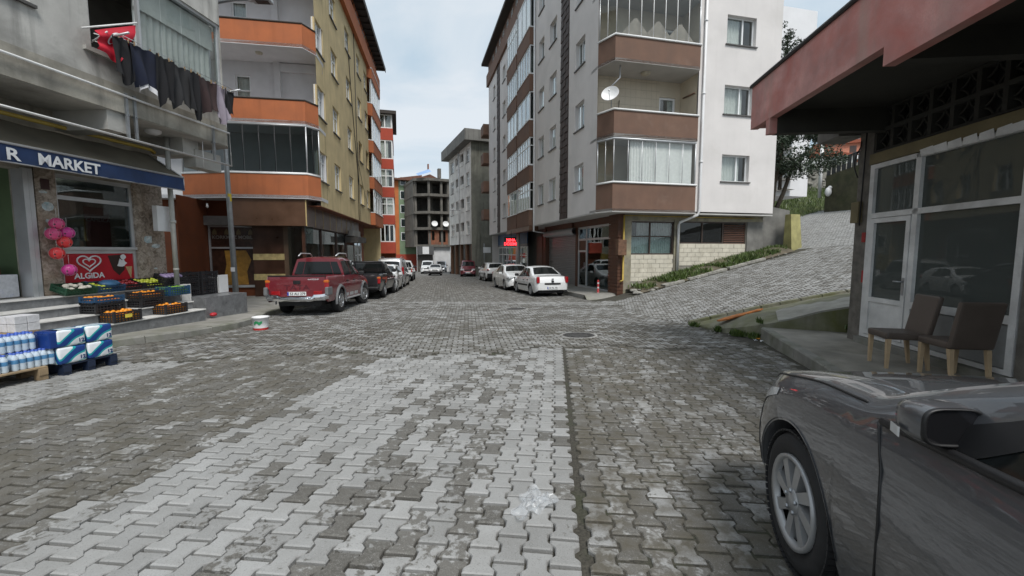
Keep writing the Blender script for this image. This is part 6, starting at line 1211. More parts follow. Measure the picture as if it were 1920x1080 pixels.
HAT = dict(SEDAN, L=3.85, W=1.6, r=.28, xf=1.2, xr=-1.15, top=[(-1.92, .6), (-1.9, .95), (-1.75, 1.05), (-1.3, 1.36), (-1.0, 1.4), (-.1, 1.4), (.25, 1.36), (.85, .98), (1.05, .93), (1.75, .84), (1.88, .78), (1.925, .4)], belt=[(-1.92, .55), (-1.8, .9), (0, .9), (.8, .88), (1.7, .76), (1.92, .4)], sidewin=[((-1.45, -1.1), (-.4, -.4), .1, .88), ((-.34, -.34), (.72, .25), .1, .88)], ws=(.84, .3, .9, .88), rw=(-1.72, -1.34, .85, .84), seams=[[(-.37, .25), (-.37, 1.3)], [(.62, .3), (.68, .85)]], handles=[(-.2, .75)], mirror=(.6, .9), head_l=(.08, .58, .68, .14, .3, .14), grille=(.03, .68, .7, .1), tail_l=(.06, .68, .72, .14, .2, .2), plz=.6, nose=.25)
t, b = vehicle('boxy_hatchback', 'old boxy white hatchback driving towards the camera in mid street', -9.4, 51.8, 172, HAT, 'p_white'); ends(t, b, HAT, True, True, ''); blob(t, 'black_bumper', 'car_black', (1.9, 0, .42), .2, 1.6, .26)
t, b = vehicle('silver_saloon', 'silver saloon facing the camera left of the maroon van', -8.1, 61, 174, dict(TAL), 'p_silver'); ends(t, b, TAL, True, True, '')
t, b = vehicle('white_van', 'white van behind the boxy hatchback', -12.0, 60, 172, dict(VAN), 'p_white'); ends(t, b, VAN, True, True, '')
t, b = vehicle('silver_van', 'silver estate van far off between the hatchback and the saloon', -11.4, 68, 172, dict(VAN), 'p_silver'); ends(t, b, VAN, True, True, '')
t, b = vehicle('white_saloon', 'white car half hidden behind the maroon van', -5.6, 63, 150, dict(TAL), 'p_white')
t, b = vehicle('far_car', 'small white car far down at the left kerb', -16.3, 62, -20, dict(HAT), 'p_white'); ends(t, b, HAT, False, True, '')
# left row
COMP = dict(TAL, L=4.05, W=1.73, sidewin=TAL['sidewin'], xf=1.25, xr=-1.25, top=[(-2.02, .6), (-1.98, 1.0), (-1.85, 1.12), (-1.45, 1.42), (-1.1, 1.47), (0, 1.48), (.35, 1.42), (1.0, 1.05), (1.25, 1.0), (1.8, .84), (1.97, .7), (2.02, .45)], belt=[(-2.02, .55), (-1.9, .96), (-1, .97), (.9, .92), (1.75, .76), (2.02, .42)], ws=(.96, .4, .9, .88), rw=(-1.82, -1.48, .82, .8), head_l=(.22, .68, .74, .4, .3, .14), grille=(.05, .62, .9, .2))
t, b = vehicle('parked_hatchback', 'white hatchback facing the camera behind the black pickup', -7.15, 23.6, 171, COMP, 'p_white'); ends(t, b, COMP, True, True, ''); blob(t, 'windscreen_shade', 'car_black', (.75, -.15, 1.2), .5, .8, .03, 0, .75)
t, b = vehicle('silver_mpv', 'silver people carrier with roof bars seen from behind in the left row', -7.95, 28.4, -9, dict(VAN, rim='alloy6'), 'p_silver'); ends(t, b, VAN, False, True, '')
for s in (-1, 1): q = MB(); q.tube([(-1.7, s*.62, 1.86), (-1.6, s*.62, 1.92), (-.2, s*.62, 1.93), (0, s*.62, 1.87)], .018, 6); q.build('roof_bar', MATS['steel'], t)
# pickups: cab shell, separate open bed
def pickup(label, x, y, head, sp, colr, cat='pickup truck'):
    L, W, r = sp['L'], sp['W'], sp['r']; bedx = sp['bedx']; a = RAD(90-head); t = empty('pickup_truck', (x, y, G(x, y)), a, label, cat); d = 1.2
    gx = (G(x+math.cos(a)*d, y+math.sin(a)*d)-G(x-math.cos(a)*d, y-math.sin(a)*d))/(2*d); t.rotation_euler = (0, -math.atan(gx), a)
    b = Body(L, W, sp['top'], sp['belt'], sp['sill'], ((sp['xf'], r*.98), (sp['xr'], r*.98)), r*1.17, sp['wr'], .4, .06, crown=.05, belty=.955)
    i0 = int(np.searchsorted(b.x, bedx+.13)); q = MB(); rings = []
    for i in range(i0, b.n+1): rr = b.ring(i); rings.append(rr+[(p[0], -p[1], p[2]) for p in rr[-2::-1]])
    m = len(rings[0]); q.smooth = True; q.add([p for r_ in rings for p in r_], [(i*m+k, (i+1)*m+k, (i+1)*m+k+1, i*m+k+1) for i in range(len(rings)-1) for k in range(m-1)]); q.smooth = False; q.add(rings[-1], [list(range(m))[::-1]]); q.add(rings[0], [list(range(m))]); q.build('body', MATS[colr], t)
    bd = MB(); bh = sp['bedh']; zf = .75
    for s in (-1, 1):
        for i in range(0, i0-1):
            x0, x1 = b.x[i], b.x[i+1]; p0 = [(x0, s*b.side(x0, b.zb[i]+(bh-b.zb[i])*k/6), b.zb[i]+(bh-b.zb[i])*k/6) for k in range(7)]; p1 = [(x1, s*b.side(x1, b.zb[i+1]+(bh-b.zb[i+1])*k/6), b.zb[i+1]+(bh-b.zb[i+1])*k/6) for k in range(7)]
            p0 += [(x0, s*(W/2-.12), bh), (x0, s*(W/2-.12), zf)]; p1 += [(x1, s*(W/2-.12), bh), (x1, s*(W/2-.12), zf)]; bd.smooth = True; bd.add(p0+p1, [(k, k+1, 9+k+1, 9+k) for k in range(8)])
    bd.smooth = False; bd.box(-L/2+.05, bedx+.1, -W/2+.13, W/2-.13, zf-.05, zf); bd.box(bedx+.06, bedx+.1, -W/2+.1, W/2-.1, zf, bh); bd.build('bed', MATS[colr], t)
    tg = MB(); tg.bbox(-L/2-.02, -L/2+.06, -W/2+.1, W/2-.1, .58, bh+.005, .012); tg = tg.build('tailgate', MATS[colr], t); MB().box(-L/2-.03, -L/2+.08, -W/2+.08, W/2-.08, bh+.006, bh+.035).build('top_cap', MATS['car_black'], tg)
    u = MB(); u.box(-L/2+.2, L/2-.4, -W/2+.28, W/2-.28, .3, .62); u.build('chassis', MATS['car_black'], t)
    for (px, sgn) in ((sp['xf'], 1), (sp['xf'], -1), (sp['xr'], 1), (sp['xr'], -1)): wheel(t, px, sgn*(W/2-.1), r, .24, sp['rim'], sgn, sp.get('steer', 0) if px > 0 else 0, .6)
    for w in sp['sidewin']:
        for s in (-1, 1): patch_side(b, t, 'side_window', MATS['car_glass'], *w, s)
    patch_top(b, t, 'windscreen', MATS['car_glass'], *sp['ws'])
    bedx = b.x[i0]; zs, zt = b.at(b.zs, bedx), b.at(b.zt, bedx); y0, _ = b.gh(bedx, .15); y1, z1 = b.gh(bedx, .9)
    for (u0, u1) in ((-.95, -.62), (-.6, .6), (.62, .95)): q = MB(); q.quad((bedx-.006, y0*u0*.97, zs+.08), (bedx-.006, y0*u1*.97, zs+.08), (bedx-.006, y1*u1*.95, z1-.02), (bedx-.006, y1*u0*.95, z1-.02)); q.build('rear_window', MATS['car_glass'], t)
    for s in (-1, 1):
        for pts in sp['seams']: seam(b, t, pts, s)
        mx_, mz = sp['mirror']; blob(t, 'mirror', 'car_black', (mx_, s*(b.side(mx_, mz)+.12), mz+.07), .12, .2, .16)
        blob(t, 'tail_light', 'tail_red', (-L/2+.04, s*(W/2-.07), sp['tlz']), .12, .15, .3); blob(t, 'tail_light', 'tail_orange', (-L/2+.035, s*(W/2-.07), sp['tlz']+.1), .12, .152, .09)
        for h_ in sp.get('handles', ()): blob(t, 'door_handle', 'car_black', (h_[0], s*(b.side(*h_)+.015), h_[1]), .16, .03, .04)
    return t, b
TATA = dict(L=5.0, W=1.74, r=.375, xf=1.55, xr=-1.35, sill=.42, wr=.74, bedx=-.95, bedh=1.16, rim='steel', steer=-.3, top=[(-2.5, 1.16), (-.97, 1.16), (-.94, 1.62), (-.8, 1.74), (-.3, 1.78), (.35, 1.75), (.6, 1.66), (1.15, 1.22), (1.4, 1.18), (2.2, 1.02), (2.42, .9), (2.5, .55)], belt=[(-2.5, 1.1), (1.1, 1.1), (2.2, .92), (2.5, .5)], sidewin=[((-.78, -.68), (-.06, -.06), .1, .86), ((0, 0), (1.05, .55), .1, .88)], ws=(1.12, .66, .9, .88), seams=[[(-.03, .5), (-.03, 1.1), (-.03, 1.6)], [(.95, .6), (1.0, 1.05)], [(-.85, .55), (-.85, 1.1)], [(-.95, .5), (-.95, 1.12)]], mirror=(.85, 1.12), tlz=.92, handles=[(-.6, .98), (.2, .98)])
for k_ in ('top',): pass
t, b = pickup('dark red double cab pickup with chrome bumper parked at the left kerb', -6.42, 14.55, -5.5, TATA, 'p_maroon')
L_ = 5.0
bu = MB(); bu.grid(lambda u, v: (lambda k: (-L_/2-.14+.12*abs(k)**4+.05*(v-.5)**2, k*.87, .47+.17*v+.06*(abs(k)**8)-(.05 if abs(k) < .55 else 0)*(1 if v > .5 else .4)))(2*u-1), 32, 6); bu.box(-L_/2-.1, -L_/2+.05, -.8, .8, .48, .58); bu.build('chrome_bumper', MATS['chrome'], t)
for s in (-1, 1):
    blob(t, 'bumper_corner', 'trim_grey', (-L_/2+.1, s*.84, .74), .42, .1, .24); blob(t, 'fog_light', 'tail_red', (-L_/2-.03, s*.58, .68), .05, .24, .13)
    for (cx) in (TATA['xf'], TATA['xr']):
        fl = MB(); r_ = TATA['r']*1.17; fl.grid(lambda u, v: (lambda an: (cx+math.cos(an)*(r_-.01+.1*v), s*(b.side(min(max(cx+math.cos(an)*r_, -2.45), 2.4), .8)+.055*math.sin(PI*min(1, v+.15))), TATA['r']*.98+math.sin(an)*(r_-.01+.1*v)))(-.15+(PI+.3)*u), 24, 5); fl.build('wheel_flare', MATS['trim_grey'], t)
    q = MB(); q.bbox(-.9, 1.02, s*.78-.11, s*.78+.11, .36, .41, .015); q.build('running_board', MATS['alu'], t)
    q = MB(); q.tube([(-.85, s*.58, 1.78), (-.6, s*.6, 1.87), (.2, s*.6, 1.88), (.35, s*.58, 1.78)], .022, 6); q.build('roof_rail', MATS['alu'], t)
    for k in range(3): q = MB(); q.box(-.82+.56*k, -.42+.56*k, s*(b.side(-.5, .5)+.002), s*(b.side(-.5, .5)+.012), .47, .57); q.build('sill_plate', MATS['alu'], t)
plate(t, (-L_/2-.05, 0, .67), RAD(-90), '53 AU 279'); blob(t, 'tailgate_handle', 'car_black', (-L_/2-.025, 0, 1.0), .03, .2, .1)
text('lettering', 'TATA', .2, mat('tata_letter', (.085, .01, .016), .4, bmp=0), t, basis((-L_/2-.024, .36, .78), (0, -1, 0), (0, 0, 1)), .002, sx=1.4); text('lettering', '4x4 PICKUP', .06, MATS['letter_white'], t, basis((-L_/2-.024, -.3, 1.06), (0, -1, 0), (0, 0, 1)), .002)
MIT = dict(TATA, L=4.95, W=1.72, r=.34, bedx=-.75, bedh=1.08, steer=0, sill=.36, top=[(-2.48, 1.08), (-.77, 1.08), (-.74, 1.55), (-.6, 1.64), (-.1, 1.66), (.35, 1.62), (.6, 1.52), (1.15, 1.12), (1.4, 1.08), (2.2, .95), (2.4, .84), (2.48, .5)], belt=[(-2.48, 1.02), (1.1, 1.0), (2.2, .85), (2.48, .45)], tlz=.82, rim='alloy6')
t, b = pickup('black pickup with red flash on its side behind the dark red one', -6.72, 20.1, -7, MIT, 'p_black')
for s in (-1, 1): 
    q = MB(); P = [(-2.0, .92), (-.7, .92), (-.9, .72), (-1.3, .62), (-1.1, .8), (-2.0, .86)]; q.add([(x, s*(b.side(x, z)+.006), z) for x, z in P], [(0, 1, 2, 3, 4, 5)]); q.build('red_flash', mat('flash_red', (.38, .06, .03), .4, .2, bmp=0), t)
plate(t, (-2.53, 0, .62), RAD(-90), '41'); blob(t, 'rear_bumper', 'car_black', (-2.5, 0, .48), .16, 1.6, .16)
bar = MB(); bar.tube([(-.9, -.72, 1.08), (-1.0, -.66, 1.6), (-1.0, .66, 1.6), (-.9, .72, 1.08)], .035, 8); bar.build('roll_bar', MATS['car_black'], t)
t, b = pickup('white pickup at the far end of the left row', -9.5, 37, -10, dict(TATA, rim='steel', steer=0), 'p_white'); blob(t, 'rear_bumper', 'car_black', (-2.55, 0, .5), .16, 1.6, .2)
# ------------------------------------------------------------------ the grey car in the right foreground
FLU = dict(L=4.62, W=1.81, r=.318, xf=1.41, xr=-1.29, sill=.2, top=[(-2.31, .6), (-2.25, 1.0), (-2.0, 1.08), (-1.6, 1.1), (-.8, 1.43), (-.3, 1.48), (-.1, 1.47), (.12, 1.40), (.98, .99), (1.3, .96), (1.9, .84), (2.12, .74), (2.26, .6), (2.31, .42)], belt=[(-2.31, .55), (-2.1, .97), (-1, 1.0), (.9, .915), (1.4, .85), (1.85, .74), (2.15, .6), (2.31, .38)], sidewin=[((-.95, -.6), (-.13, -.13), .08, .9), ((-.06, -.06), (.82, .2), .08, .9)], ws=(.95, .2, .9, .88), rw=(-1.58, -.86, .86, .85), seams=[[(.82, .26), (.78, .42), (.77, .62), (.8, .78), (.88, .91)], [(-.1, .25), (-.1, .95)]], handles=[(.05, .82), (-.95, .84)], handlemat='p_grey', mirror=(.62, .93), mirmat='car_black', head_l=(.3, .7, .66, .1, .1, .05), grille=(.03, .52, .8, .12), tail_l=(.1, .7, .85, .2, .2, .2), plz=.6, rim='cap9x', wr=.7, nose=.75, crown=.055)
ng, nb = vehicle('parked_car', 'dark metallic grey car in the right foreground, cut by the frame', 1.87, .31, 12, FLU, 'p_grey', z=.0)
ng.rotation_euler[1] = RAD(.4)
for s in (-1, 1):
    q = MB(); q.grid(lambda u, v: (lambda x: (x, s*(nb.side(x, nb.at(nb.zs, x)-.005-.10*v*(.35+.65*u))+.004), nb.at(nb.zs, x)-.005-.10*v*(.35+.65*u)))(1.66+.5*u), 14, 5); q.build('headlight', MATS['lamp_clear'], ng)
    q = MB(); q.tube([(lambda p: (x, s*p[0], p[1]+.002))(nb.gh(x, .55+.25*math.sin((x-1.0)*2))) for x in np.linspace(1.0, 2.02, 16)], .0055, 5); q.build('bonnet_gap', MATS['car_black'], ng)
    q = MB(); q.tube([(1.99-.03*k, s*(nb.side(1.99-.03*k, .55-.09*k+.11)+.002), .66-.09*k) for k in range(5)], .004, 5); q.build('bumper_gap', MATS['car_black'], ng)
    q = MB(); q.tube([(lambda p: (x, s*(p[0]+.012), p[1]))(nb.gh(x, .07)) for x in np.linspace(-.95, .85, 20)], .014, 6); q.build('window_trim', MATS['car_black'], ng)
    patch_side(nb, ng, 'quarter_trim', MATS['car_black'], (.55, .24), (.9, .3), .04, .8, s, .007)
    patch_low(nb, ng, 'sill_trim', MATS['car_black'], -.85, .95, .2, .27, s, .005)
    q = MB(); r_ = FLU['r']*1.19; q.grid(lambda u, v: (lambda an: (1.41+math.cos(an)*(r_+.012-.03*v), s*(nb.side(1.41+math.cos(an)*r_, .302+math.sin(an)*r_)+.004-.16*v*v), .302+math.sin(an)*(r_+.012-.02*v)))(.02+(PI-.04)*u), 30, 4); q.build('arch_lip', MATS['p_grey'], ng)
    q = MB(); q.lathe([(r_+.02, s*.52), (r_+.02, s*.84)], 28, 'y', (1.41, 0, .302)); q.build('wheel_liner', MATS['car_black'], ng)
for o in list(ng.children):
    if o.name.startswith('mirror'): bpy.data.objects.remove(o)
for s in (-1, 1):
    se = lambda k, x: [(x, .079*k*math.copysign(abs(math.cos(t))**.55, math.cos(t)), .053*k*math.copysign(abs(math.sin(t))**.55, math.sin(t))) for t in np.linspace(0, 2*PI, 28, endpoint=False)]
    def loft(R_): n_ = 28; v_ = [p for r__ in R_ for p in r__]; return v_, [(i*n_+k, i*n_+(k+1) % n_, (i+1)*n_+(k+1) % n_, (i+1)*n_+k) for i in range(len(R_)-1) for k in range(n_)]
    q = MB(); q.smooth = True; q.add(*loft([se(.97, -.05), se(1.0, -.042), se(1.03, -.015), se(.98, .02), se(.8, .05), se(.45, .066), se(.01, .07)])); mo = q.build('mirror', MATS['p_grey'], ng, loc=(.63, s*(nb.side(.63, .9)+.005), 1.015), rot=(0, 0, s*.15))
    q = MB(); q.smooth = True; q.add(*loft([se(.985, -.044), se(.985, -.053), se(.93, -.057), se(.86, -.053), se(.85, -.046)])); q.build('mirror_rim', MATS['car_black'], mo); q = MB(); q.add(se(.87, -.05), [list(range(28))]); q.build('mirror_glass', mat('mirror_dark', (.05, .05, .055), .05, .02, metal=.8, bmp=0), mo)
    q = MB(); q.smooth = True; q.grid(lambda u, v: (.0+.05*u, s*(.02+.065*(1-u*u*.4)*1.0-.05*u), -.05+.028*v), 8, 3); q.v = [(p[0], s*(.0905-.35*max(0, p[0]-.005)), p[2]) for p in q.v]; q.build('indicator', MATS['lamp_clear'], mo)
    q = MB(); q.bbox(-.03, .045, -.12*s-.05, -.12*s+.05, -.085, -.03, .02); q.build('mirror_foot', MATS['car_black'], mo)
# tyre tread blocks of the visible front wheel
fw_ = [o for o in ng.children if o.name.startswith('wheel') and not o.name.startswith('wheel_l') and o.location.x > 1 and o.location.y > 0][0]
q = MB(); r_ = FLU['r']
for k in range(64):
    a = 2*PI*k/64
    for (y0, y1) in ((-.088, -.05), (-.04, -.004), (.004, .04), (.05, .092)):
        n0 = len(q.v); q.box(-.0125, .0125, y0, y1, r_-.004, r_+.0045); q.xf(Matrix.Rotation(a, 4, 'Y'), n0)
tr_ = q.build('tread', MATS['rubber'], fw_); tr_['kind'] = 'stuff'
for k in range(5): a = 2*PI*k/5+.3; q = MB(); q.sphere((.05*math.cos(a), .098, .05*math.sin(a)), .011, 8, 5); q.build('wheel_nut', MATS['steel'], fw_)
# ------------------------------------------------------------------ market goods
M_M = Matrix.Translation(MKo) @ Matrix.Rotation(MKr, 4, 'Z')
mat('crate_black', (.018, .018, .02), .5, .2); mat('crate_green', (.012, .06, .03), .5, .2); mat('crate_blue', (.015, .06, .13), .5, .2)
mat('apple_red', (.26, .02, .025), .3, .3, 12, bmp=0); mat('apple_green', (.5, .55, .05), .35, .2, 12, bmp=0); mat('orange_fruit', (.75, .27, .01), .45, .15, 20, bmp=.2); mat('pepper', (.22, .42, .03), .3, .2, bmp=0); mat('aubergine', (.32, .25, .42), .35, .15, bmp=0); mat('garlic', (.62, .58, .5), .8, .15, 8); mat('blue_bag', (.03, .1, .2), .5, .3, 6); mat('white_bag', (.7, .69, .66), .5, .1)
def crate_mesh(w, d, h, m):
    """open slatted plastic crate, long side along y"""
    q = MB(); t = .012
    q.box(-w/2, w/2, -d/2, d/2, 0, t)
    for z in (.03, h*.38, h*.68, h-.03):
        zz = .022 if z != h-.03 else .03
        for s in (-1, 1): q.box(s*(w/2-t/2)-t/2, s*(w/2-t/2)+t/2, -d/2, d/2, z, z+zz); q.box(-w/2+t, w/2-t, s*(d/2-t/2)-t/2, s*(d/2-t/2)+t/2, z, z+zz)
    for s in (-1, 1):
        for y in np.linspace(-d/2+.02, d/2-.02, 9): q.box(s*(w/2-t*.4)-t*.35, s*(w/2-t*.4)+t*.35, y-.008, y+.008, 0, h-.03)
        for x in np.linspace(-w/2+.03, w/2-.03, 6): q.box(x-.008, x+.008, s*(d/2-t*.4)-t*.35, s*(d/2-t*.4)+t*.35, 0, h-.03)
        for s2 in (-1, 1): q.box(s*(w/2-.02)-.022, s*(w/2-.02)+.022, s2*(d/2-.02)-.022, s2*(d/2-.02)+.022, 0, h+.015)
    return q.mesh('crate', MATS[m])
CM = {(m, h): crate_mesh(.36, .56, h, m) for m in ('crate_black', 'crate_green', 'crate_blue') for h in (.13, .2)}
sph = {}
def ball_mesh(m, r, sc=(1, 1, 1)):
    k = (m, r, sc)
    if k not in sph: sph[k] = MB().sphere((0, 0, 0), r, 10, 7, sc).mesh('fruit', MATS[m])
    return sph[k]
def crate(x, y, z, m, h, tilt, label, fruit=None):
    M = M_M @ Matrix.Translation((x, y, z)) @ Matrix.Rotation(tilt, 4, 'Y'); o = bpy.data.objects.new('crate', CM[(m, h)]); COL.objects.link(o); o.matrix_world = M; tag(o, label, 'crate', 'produce crates on the market steps')
    if fruit:
        nm, mt, r, sc, n, lab, xr = fruit; me = ball_mesh(mt, r, sc); k = 0; d = 2*r*1.0
        cols = int(.30/d); rws_ = int(.5/d); P = [(-.15+d*(i+.5)+random.uniform(-.01, .01), -.25+d*(j+.5)+random.uniform(-.01, .01)) for i in range(cols) for j in range(rws_)]; random.shuffle(P)
        for (a, b_) in P[:n]:
            if not (xr[0] <= b_ <= xr[1]): continue
            f = bpy.data.objects.new(nm, me); COL.objects.link(f); f.matrix_world = M @ Matrix.Translation((a, b_, h-.03+random.uniform(-.02, .025))) @ Matrix.Rotation(random.random()*6, 4, 'Z') @ Matrix.Rotation(random.uniform(-.3, .3), 4, 'X'); tag(f, lab, nm.replace('_', ' '), nm+' display')
        q = MB(); q.box(-.16, .16, max(-.26, xr[0]), min(.26, xr[1]), .012, h-.06); q.build('filling', MATS[mt], o)
    return o
c1 = crate(-.95, -2.05, .66, 'crate_green', .13, RAD(17), 'green crate of pale bagged garlic, leftmost at the shop window')
for k in range(14): a, b_ = random.uniform(-.13, .13), random.uniform(-.22, .22); f = MB().sphere((0, 0, 0), .055, 8, 6, (1, .8, .7)).build('garlic_bag', MATS['garlic']); f.matrix_world = c1.matrix_world @ Matrix.Translation((a, b_, .11)) @ Matrix.Rotation(random.random()*6, 4, 'Z'); tag(f, 'pale bagged garlic heap in the green crate', 'garlic', 'garlic in the green crate')
c2 = crate(-.98, -1.46, .66, 'crate_blue', .13, RAD(17), 'blue crate holding a blue bag and a few green apples', ('green_apple', 'apple_green', .036, (1, 1, .9), 14, 'green apple in the blue crate', (-.25, .0)))
q = MB(); q.sphere((0, 0, 0), .16, 12, 8, (.9, 1.3, .45)); f = q.build('blue_bag', MATS['blue_bag'], label='crumpled blue bag in the blue crate', cat='bag'); f.matrix_world = c2.matrix_world @ Matrix.Translation((-.02, .1, .12))
crate(-1.0, -.98, .66, 'crate_black', .13, RAD(17), 'black crate of red apples below the ice cream panel', ('red_apple', 'apple_red', .038, (1, 1, .9), 26, 'red apple in the black crate', (-.3, .3)))
crate(-.98, -.5, .66, 'crate_black', .13, RAD(17), 'black crate of green apples under the marble pillar', ('green_apple', 'apple_green', .038, (1, 1, .9), 26, 'green apple in the black crate beside the red apples', (-.3, .3)))
c5 = crate(-.98, .06, .68, 'crate_black', .2, RAD(20), 'black crate of pale purple aubergines, topmost at the pillar')
for k in range(5): f = MB().sphere((0, 0, 0), .05, 10, 8, (2.4, .9, .9)).build('aubergine', MATS['aubergine']); f.matrix_world = c5.matrix_world @ Matrix.Translation((.0, -.2+.1*k, .2)); tag(f, 'pale purple aubergine in the topmost crate', 'aubergine', 'aubergines in the black crate')
crate(-.42, -1.98, .44, 'crate_blue', .13, 0, 'low blue crate of mandarins on the middle step', ('mandarin', 'orange_fruit', .033, (1, 1, .85), 26, 'mandarin in the low blue crate', (-.3, .3)))
crate(-.42, -1.98, .26, 'crate_black', .2, 0, 'black crate under the blue mandarin crate')
crate(-.14, -1.9, .07, 'crate_black', .2, 0, 'black crate heaped with large oranges on the lowest step', ('large_orange', 'orange_fruit', .043, (1, 1, 1), 30, 'large orange in the lowest heaped crate', (-.3, .3)))
crate(-.45, -1.06, .45, 'crate_black', .13, 0, 'low black crate of mandarins in the middle row', ('mandarin', 'orange_fruit', .033, (1, 1, .85), 24, 'mandarin in the low black crate', (-.3, .3)))
crate(-.45, -1.06, .26, 'crate_black', .2, 0, 'black crate under the low mandarin crate')
crate(-.42, -.4, .44, 'crate_blue', .2, 0, 'blue crate of long green peppers on the middle step', ('green_pepper', 'pepper', .022, (3.2, .8, .8), 40, 'long green pepper in the blue crate', (-.3, .3)))
crate(-.16, -.78, .07, 'crate_black', .2, 0, 'black crate of oranges on the right end of the lowest step', ('small_orange', 'orange_fruit', .04, (1, 1, .95), 14, 'orange in the right lowest crate', (-.3, .3)))
tg = MB().box(0, .004, -.07, .07, -.035, .035).build('price_tag', mat('tag_yellow', (.75, .6, .08), .6), label='yellow price tag on the crate of large oranges', cat='price tag'); tg.matrix_world = M_M @ Matrix.Translation((.045, -1.9, .18))
for k in range(3):
    for j in range(2): crate(-1.1+.03*j, .62+.6*j, .3+.205*k, 'crate_black', .2, 0, ['bottom', 'middle', 'top'][k]+' black crate of the '+['stack nearer the pillar', 'stack nearer the lamp post'][j])
q = MB(); q.box(-.02, .02, -.16, .16, 0, .5); q.box(-.3, 0, -.16, -.13, 0, .45); f = q.build('white_board', MATS['white_paint'], label='white board leaning by the stacked black crates', cat='board'); f.matrix_world = M_M @ Matrix.Translation((-.85, 1.62, .3))
q = MB(); q.sphere((0, 0, .05), .075, 12, 8, (1, 1.3, .7)); q.build('red_tub', mat('tub_red', (.45, .02, .03), .4), loc=tuple(M_M @ Vector((-.15, .42, -.2))), label='small red tub at the end of the lowest step', cat='tub')
# balls hanging in nets
def ballmat(name, c):
    m, nt, b = newmat(name); v = N(nt, 'ShaderNodeTexVoronoi'); v.inputs['Scale'].default_value = 2.6; t = N(nt, 'ShaderNodeTexCoord'); nt.links.new(t.outputs['Generated'], v.inputs['Vector']); v.feature = 'F1'; v.inputs['Scale'].default_value = 3.2
    c_ = mixc(nt, ramp(nt, v.outputs['Distance'], .21, .24), (.03, .015, .02), c); nt.links.new(c_, b.inputs['Base Color']); b.inputs['Roughness'].default_value = .35
ballmat('ball_pink', (.62, .07, .2)); ballmat('ball_red', (.7, .045, .05)); ballmat('ball_magenta', (.6, .05, .28))
for k, (y, z, mt, lab) in enumerate(((-2.2, 2.0, 'ball_pink', 'topmost pink ball hanging by the market door'), (-2.28, 1.8, 'ball_pink', 'pink ball second from the top, nearer the door'), (-2.04, 1.83, 'ball_magenta', 'pink ball second from the top, nearer the window'), (-2.1, 1.65, 'ball_red', 'upper of the two coral red balls'), (-2.24, 1.43, 'ball_red', 'lower of the two coral red balls'), (-2.06, 1.1, 'ball_magenta', 'lowest magenta ball hanging over the crates'))):
    p = M_M @ Vector((-1.0, y, z)); t = empty('play_ball', p, MKr, lab, 'ball', 'balls hanging by the market door'); MB().sphere((0, 0, 0), .115, 20, 14).build('ball', MATS[mt], t)
    n = MB()
    for j in range(6): a = 2*PI*j/6; n.tube([(.118*math.cos(a)*math.sin(th), .118*math.sin(a)*math.sin(th), .118*math.cos(th)) for th in np.linspace(.2, PI-.1, 10)]+[], .0011, 4)
    n.tube([(0, 0, .115), (0, 0, .3)], .003, 4); n.build('net', MATS['white_plastic'], t)
# pallets with water and paper packs
def pallet(loc, rz_, label, m, w, d, h, wood=True):
    t = empty('pallet', loc, rz_, label, 'pallet'); n = 5
    for k in range(n): x = -w/2+(k+.5)*w/n; MB().bbox(x-w/n*.42, x+w/n*.42, -d/2, d/2, h-.022, h, .004).build('deck_board', MATS[m], t)
    for y in (-d/2+.05, 0, d/2-.05): MB().bbox(-w/2, w/2, y-.045, y+.045, h-.11, h-.023, .004).build('stringer', MATS[m], t)
    for y in (-d/2+.05, 0, d/2-.05):
        for x in (-w/2+.06, 0, w/2-.06): MB().box(x-.05, x+.05, y-.045, y+.045, 0, h-.11).build('foot', MATS[m], t)
    return t
mat('pallet_wood', (.3, .22, .13), .85, .25, 6); mat('pallet_blue', (.012, .022, .05), .5, .2)
PWx = (-6.42, 5.0); PBx = (-6.25, 5.83)
pz = float(gz0(5.2)); pallet((-6.5, 4.95, pz), RAD(-14), 'worn wooden pallet carrying shrink-wrapped water packs', 'pallet_wood', .8, 1.0, .17); pallet((-6.22, 5.88, float(gz0(5.9))), RAD(-11), 'dark blue plastic pallet under the tissue packs', 'pallet_blue', .62, .66, .16)
def watermat():
    m, nt, b = newmat('water_pet'); b.inputs['Base Color'].default_value = (.78, .85, .9, 1); b.inputs['Roughness'].default_value = .1; b.inputs['Transmission Weight'].default_value = .15; b.inputs['IOR'].default_value = 1.2; return m
watermat(); mat('water_label', (.12, .32, .55), .4, .25, 18, bmp=0); mat('cap_blue', (.05, .12, .5), .4); 
bot = MB().lathe([(.03, 0), (.034, .02), (.031, .05), (.034, .08), (.034, .14), (.03, .165), (.014, .195), (.014, .205), (.001, .205)], 12).mesh('bottle', MATS['water_pet']); botl = MB().lathe([(.0348, .085), (.0348, .135)], 12).mesh('label_band', MATS['water_label']); botc = MB().lathe([(.016, .2), (.016, .218), (.001, .218)], 10).mesh('cap', MATS['cap_blue'])
def waterpack(loc, rz_, label, nx, ny):
    t = empty('water_pack', loc, rz_, label, 'water pack', 'packs of bottled water')
    for i in range(nx):
        for j in range(ny):
            o = inst('bottle', bot, t, ((i-(nx-1)/2)*.069, (j-(ny-1)/2)*.069, 0)); inst('label_band', botl, o); inst('cap', botc, o)
    q = MB(); q.bbox(-nx*.035-.004, nx*.035+.004, -ny*.035-.004, ny*.035+.004, .002, .2, .02); q.build('film', glassmat('film', (.9, .93, .96), .03, .12) if 'film' not in MATS else MATS['film'], t)
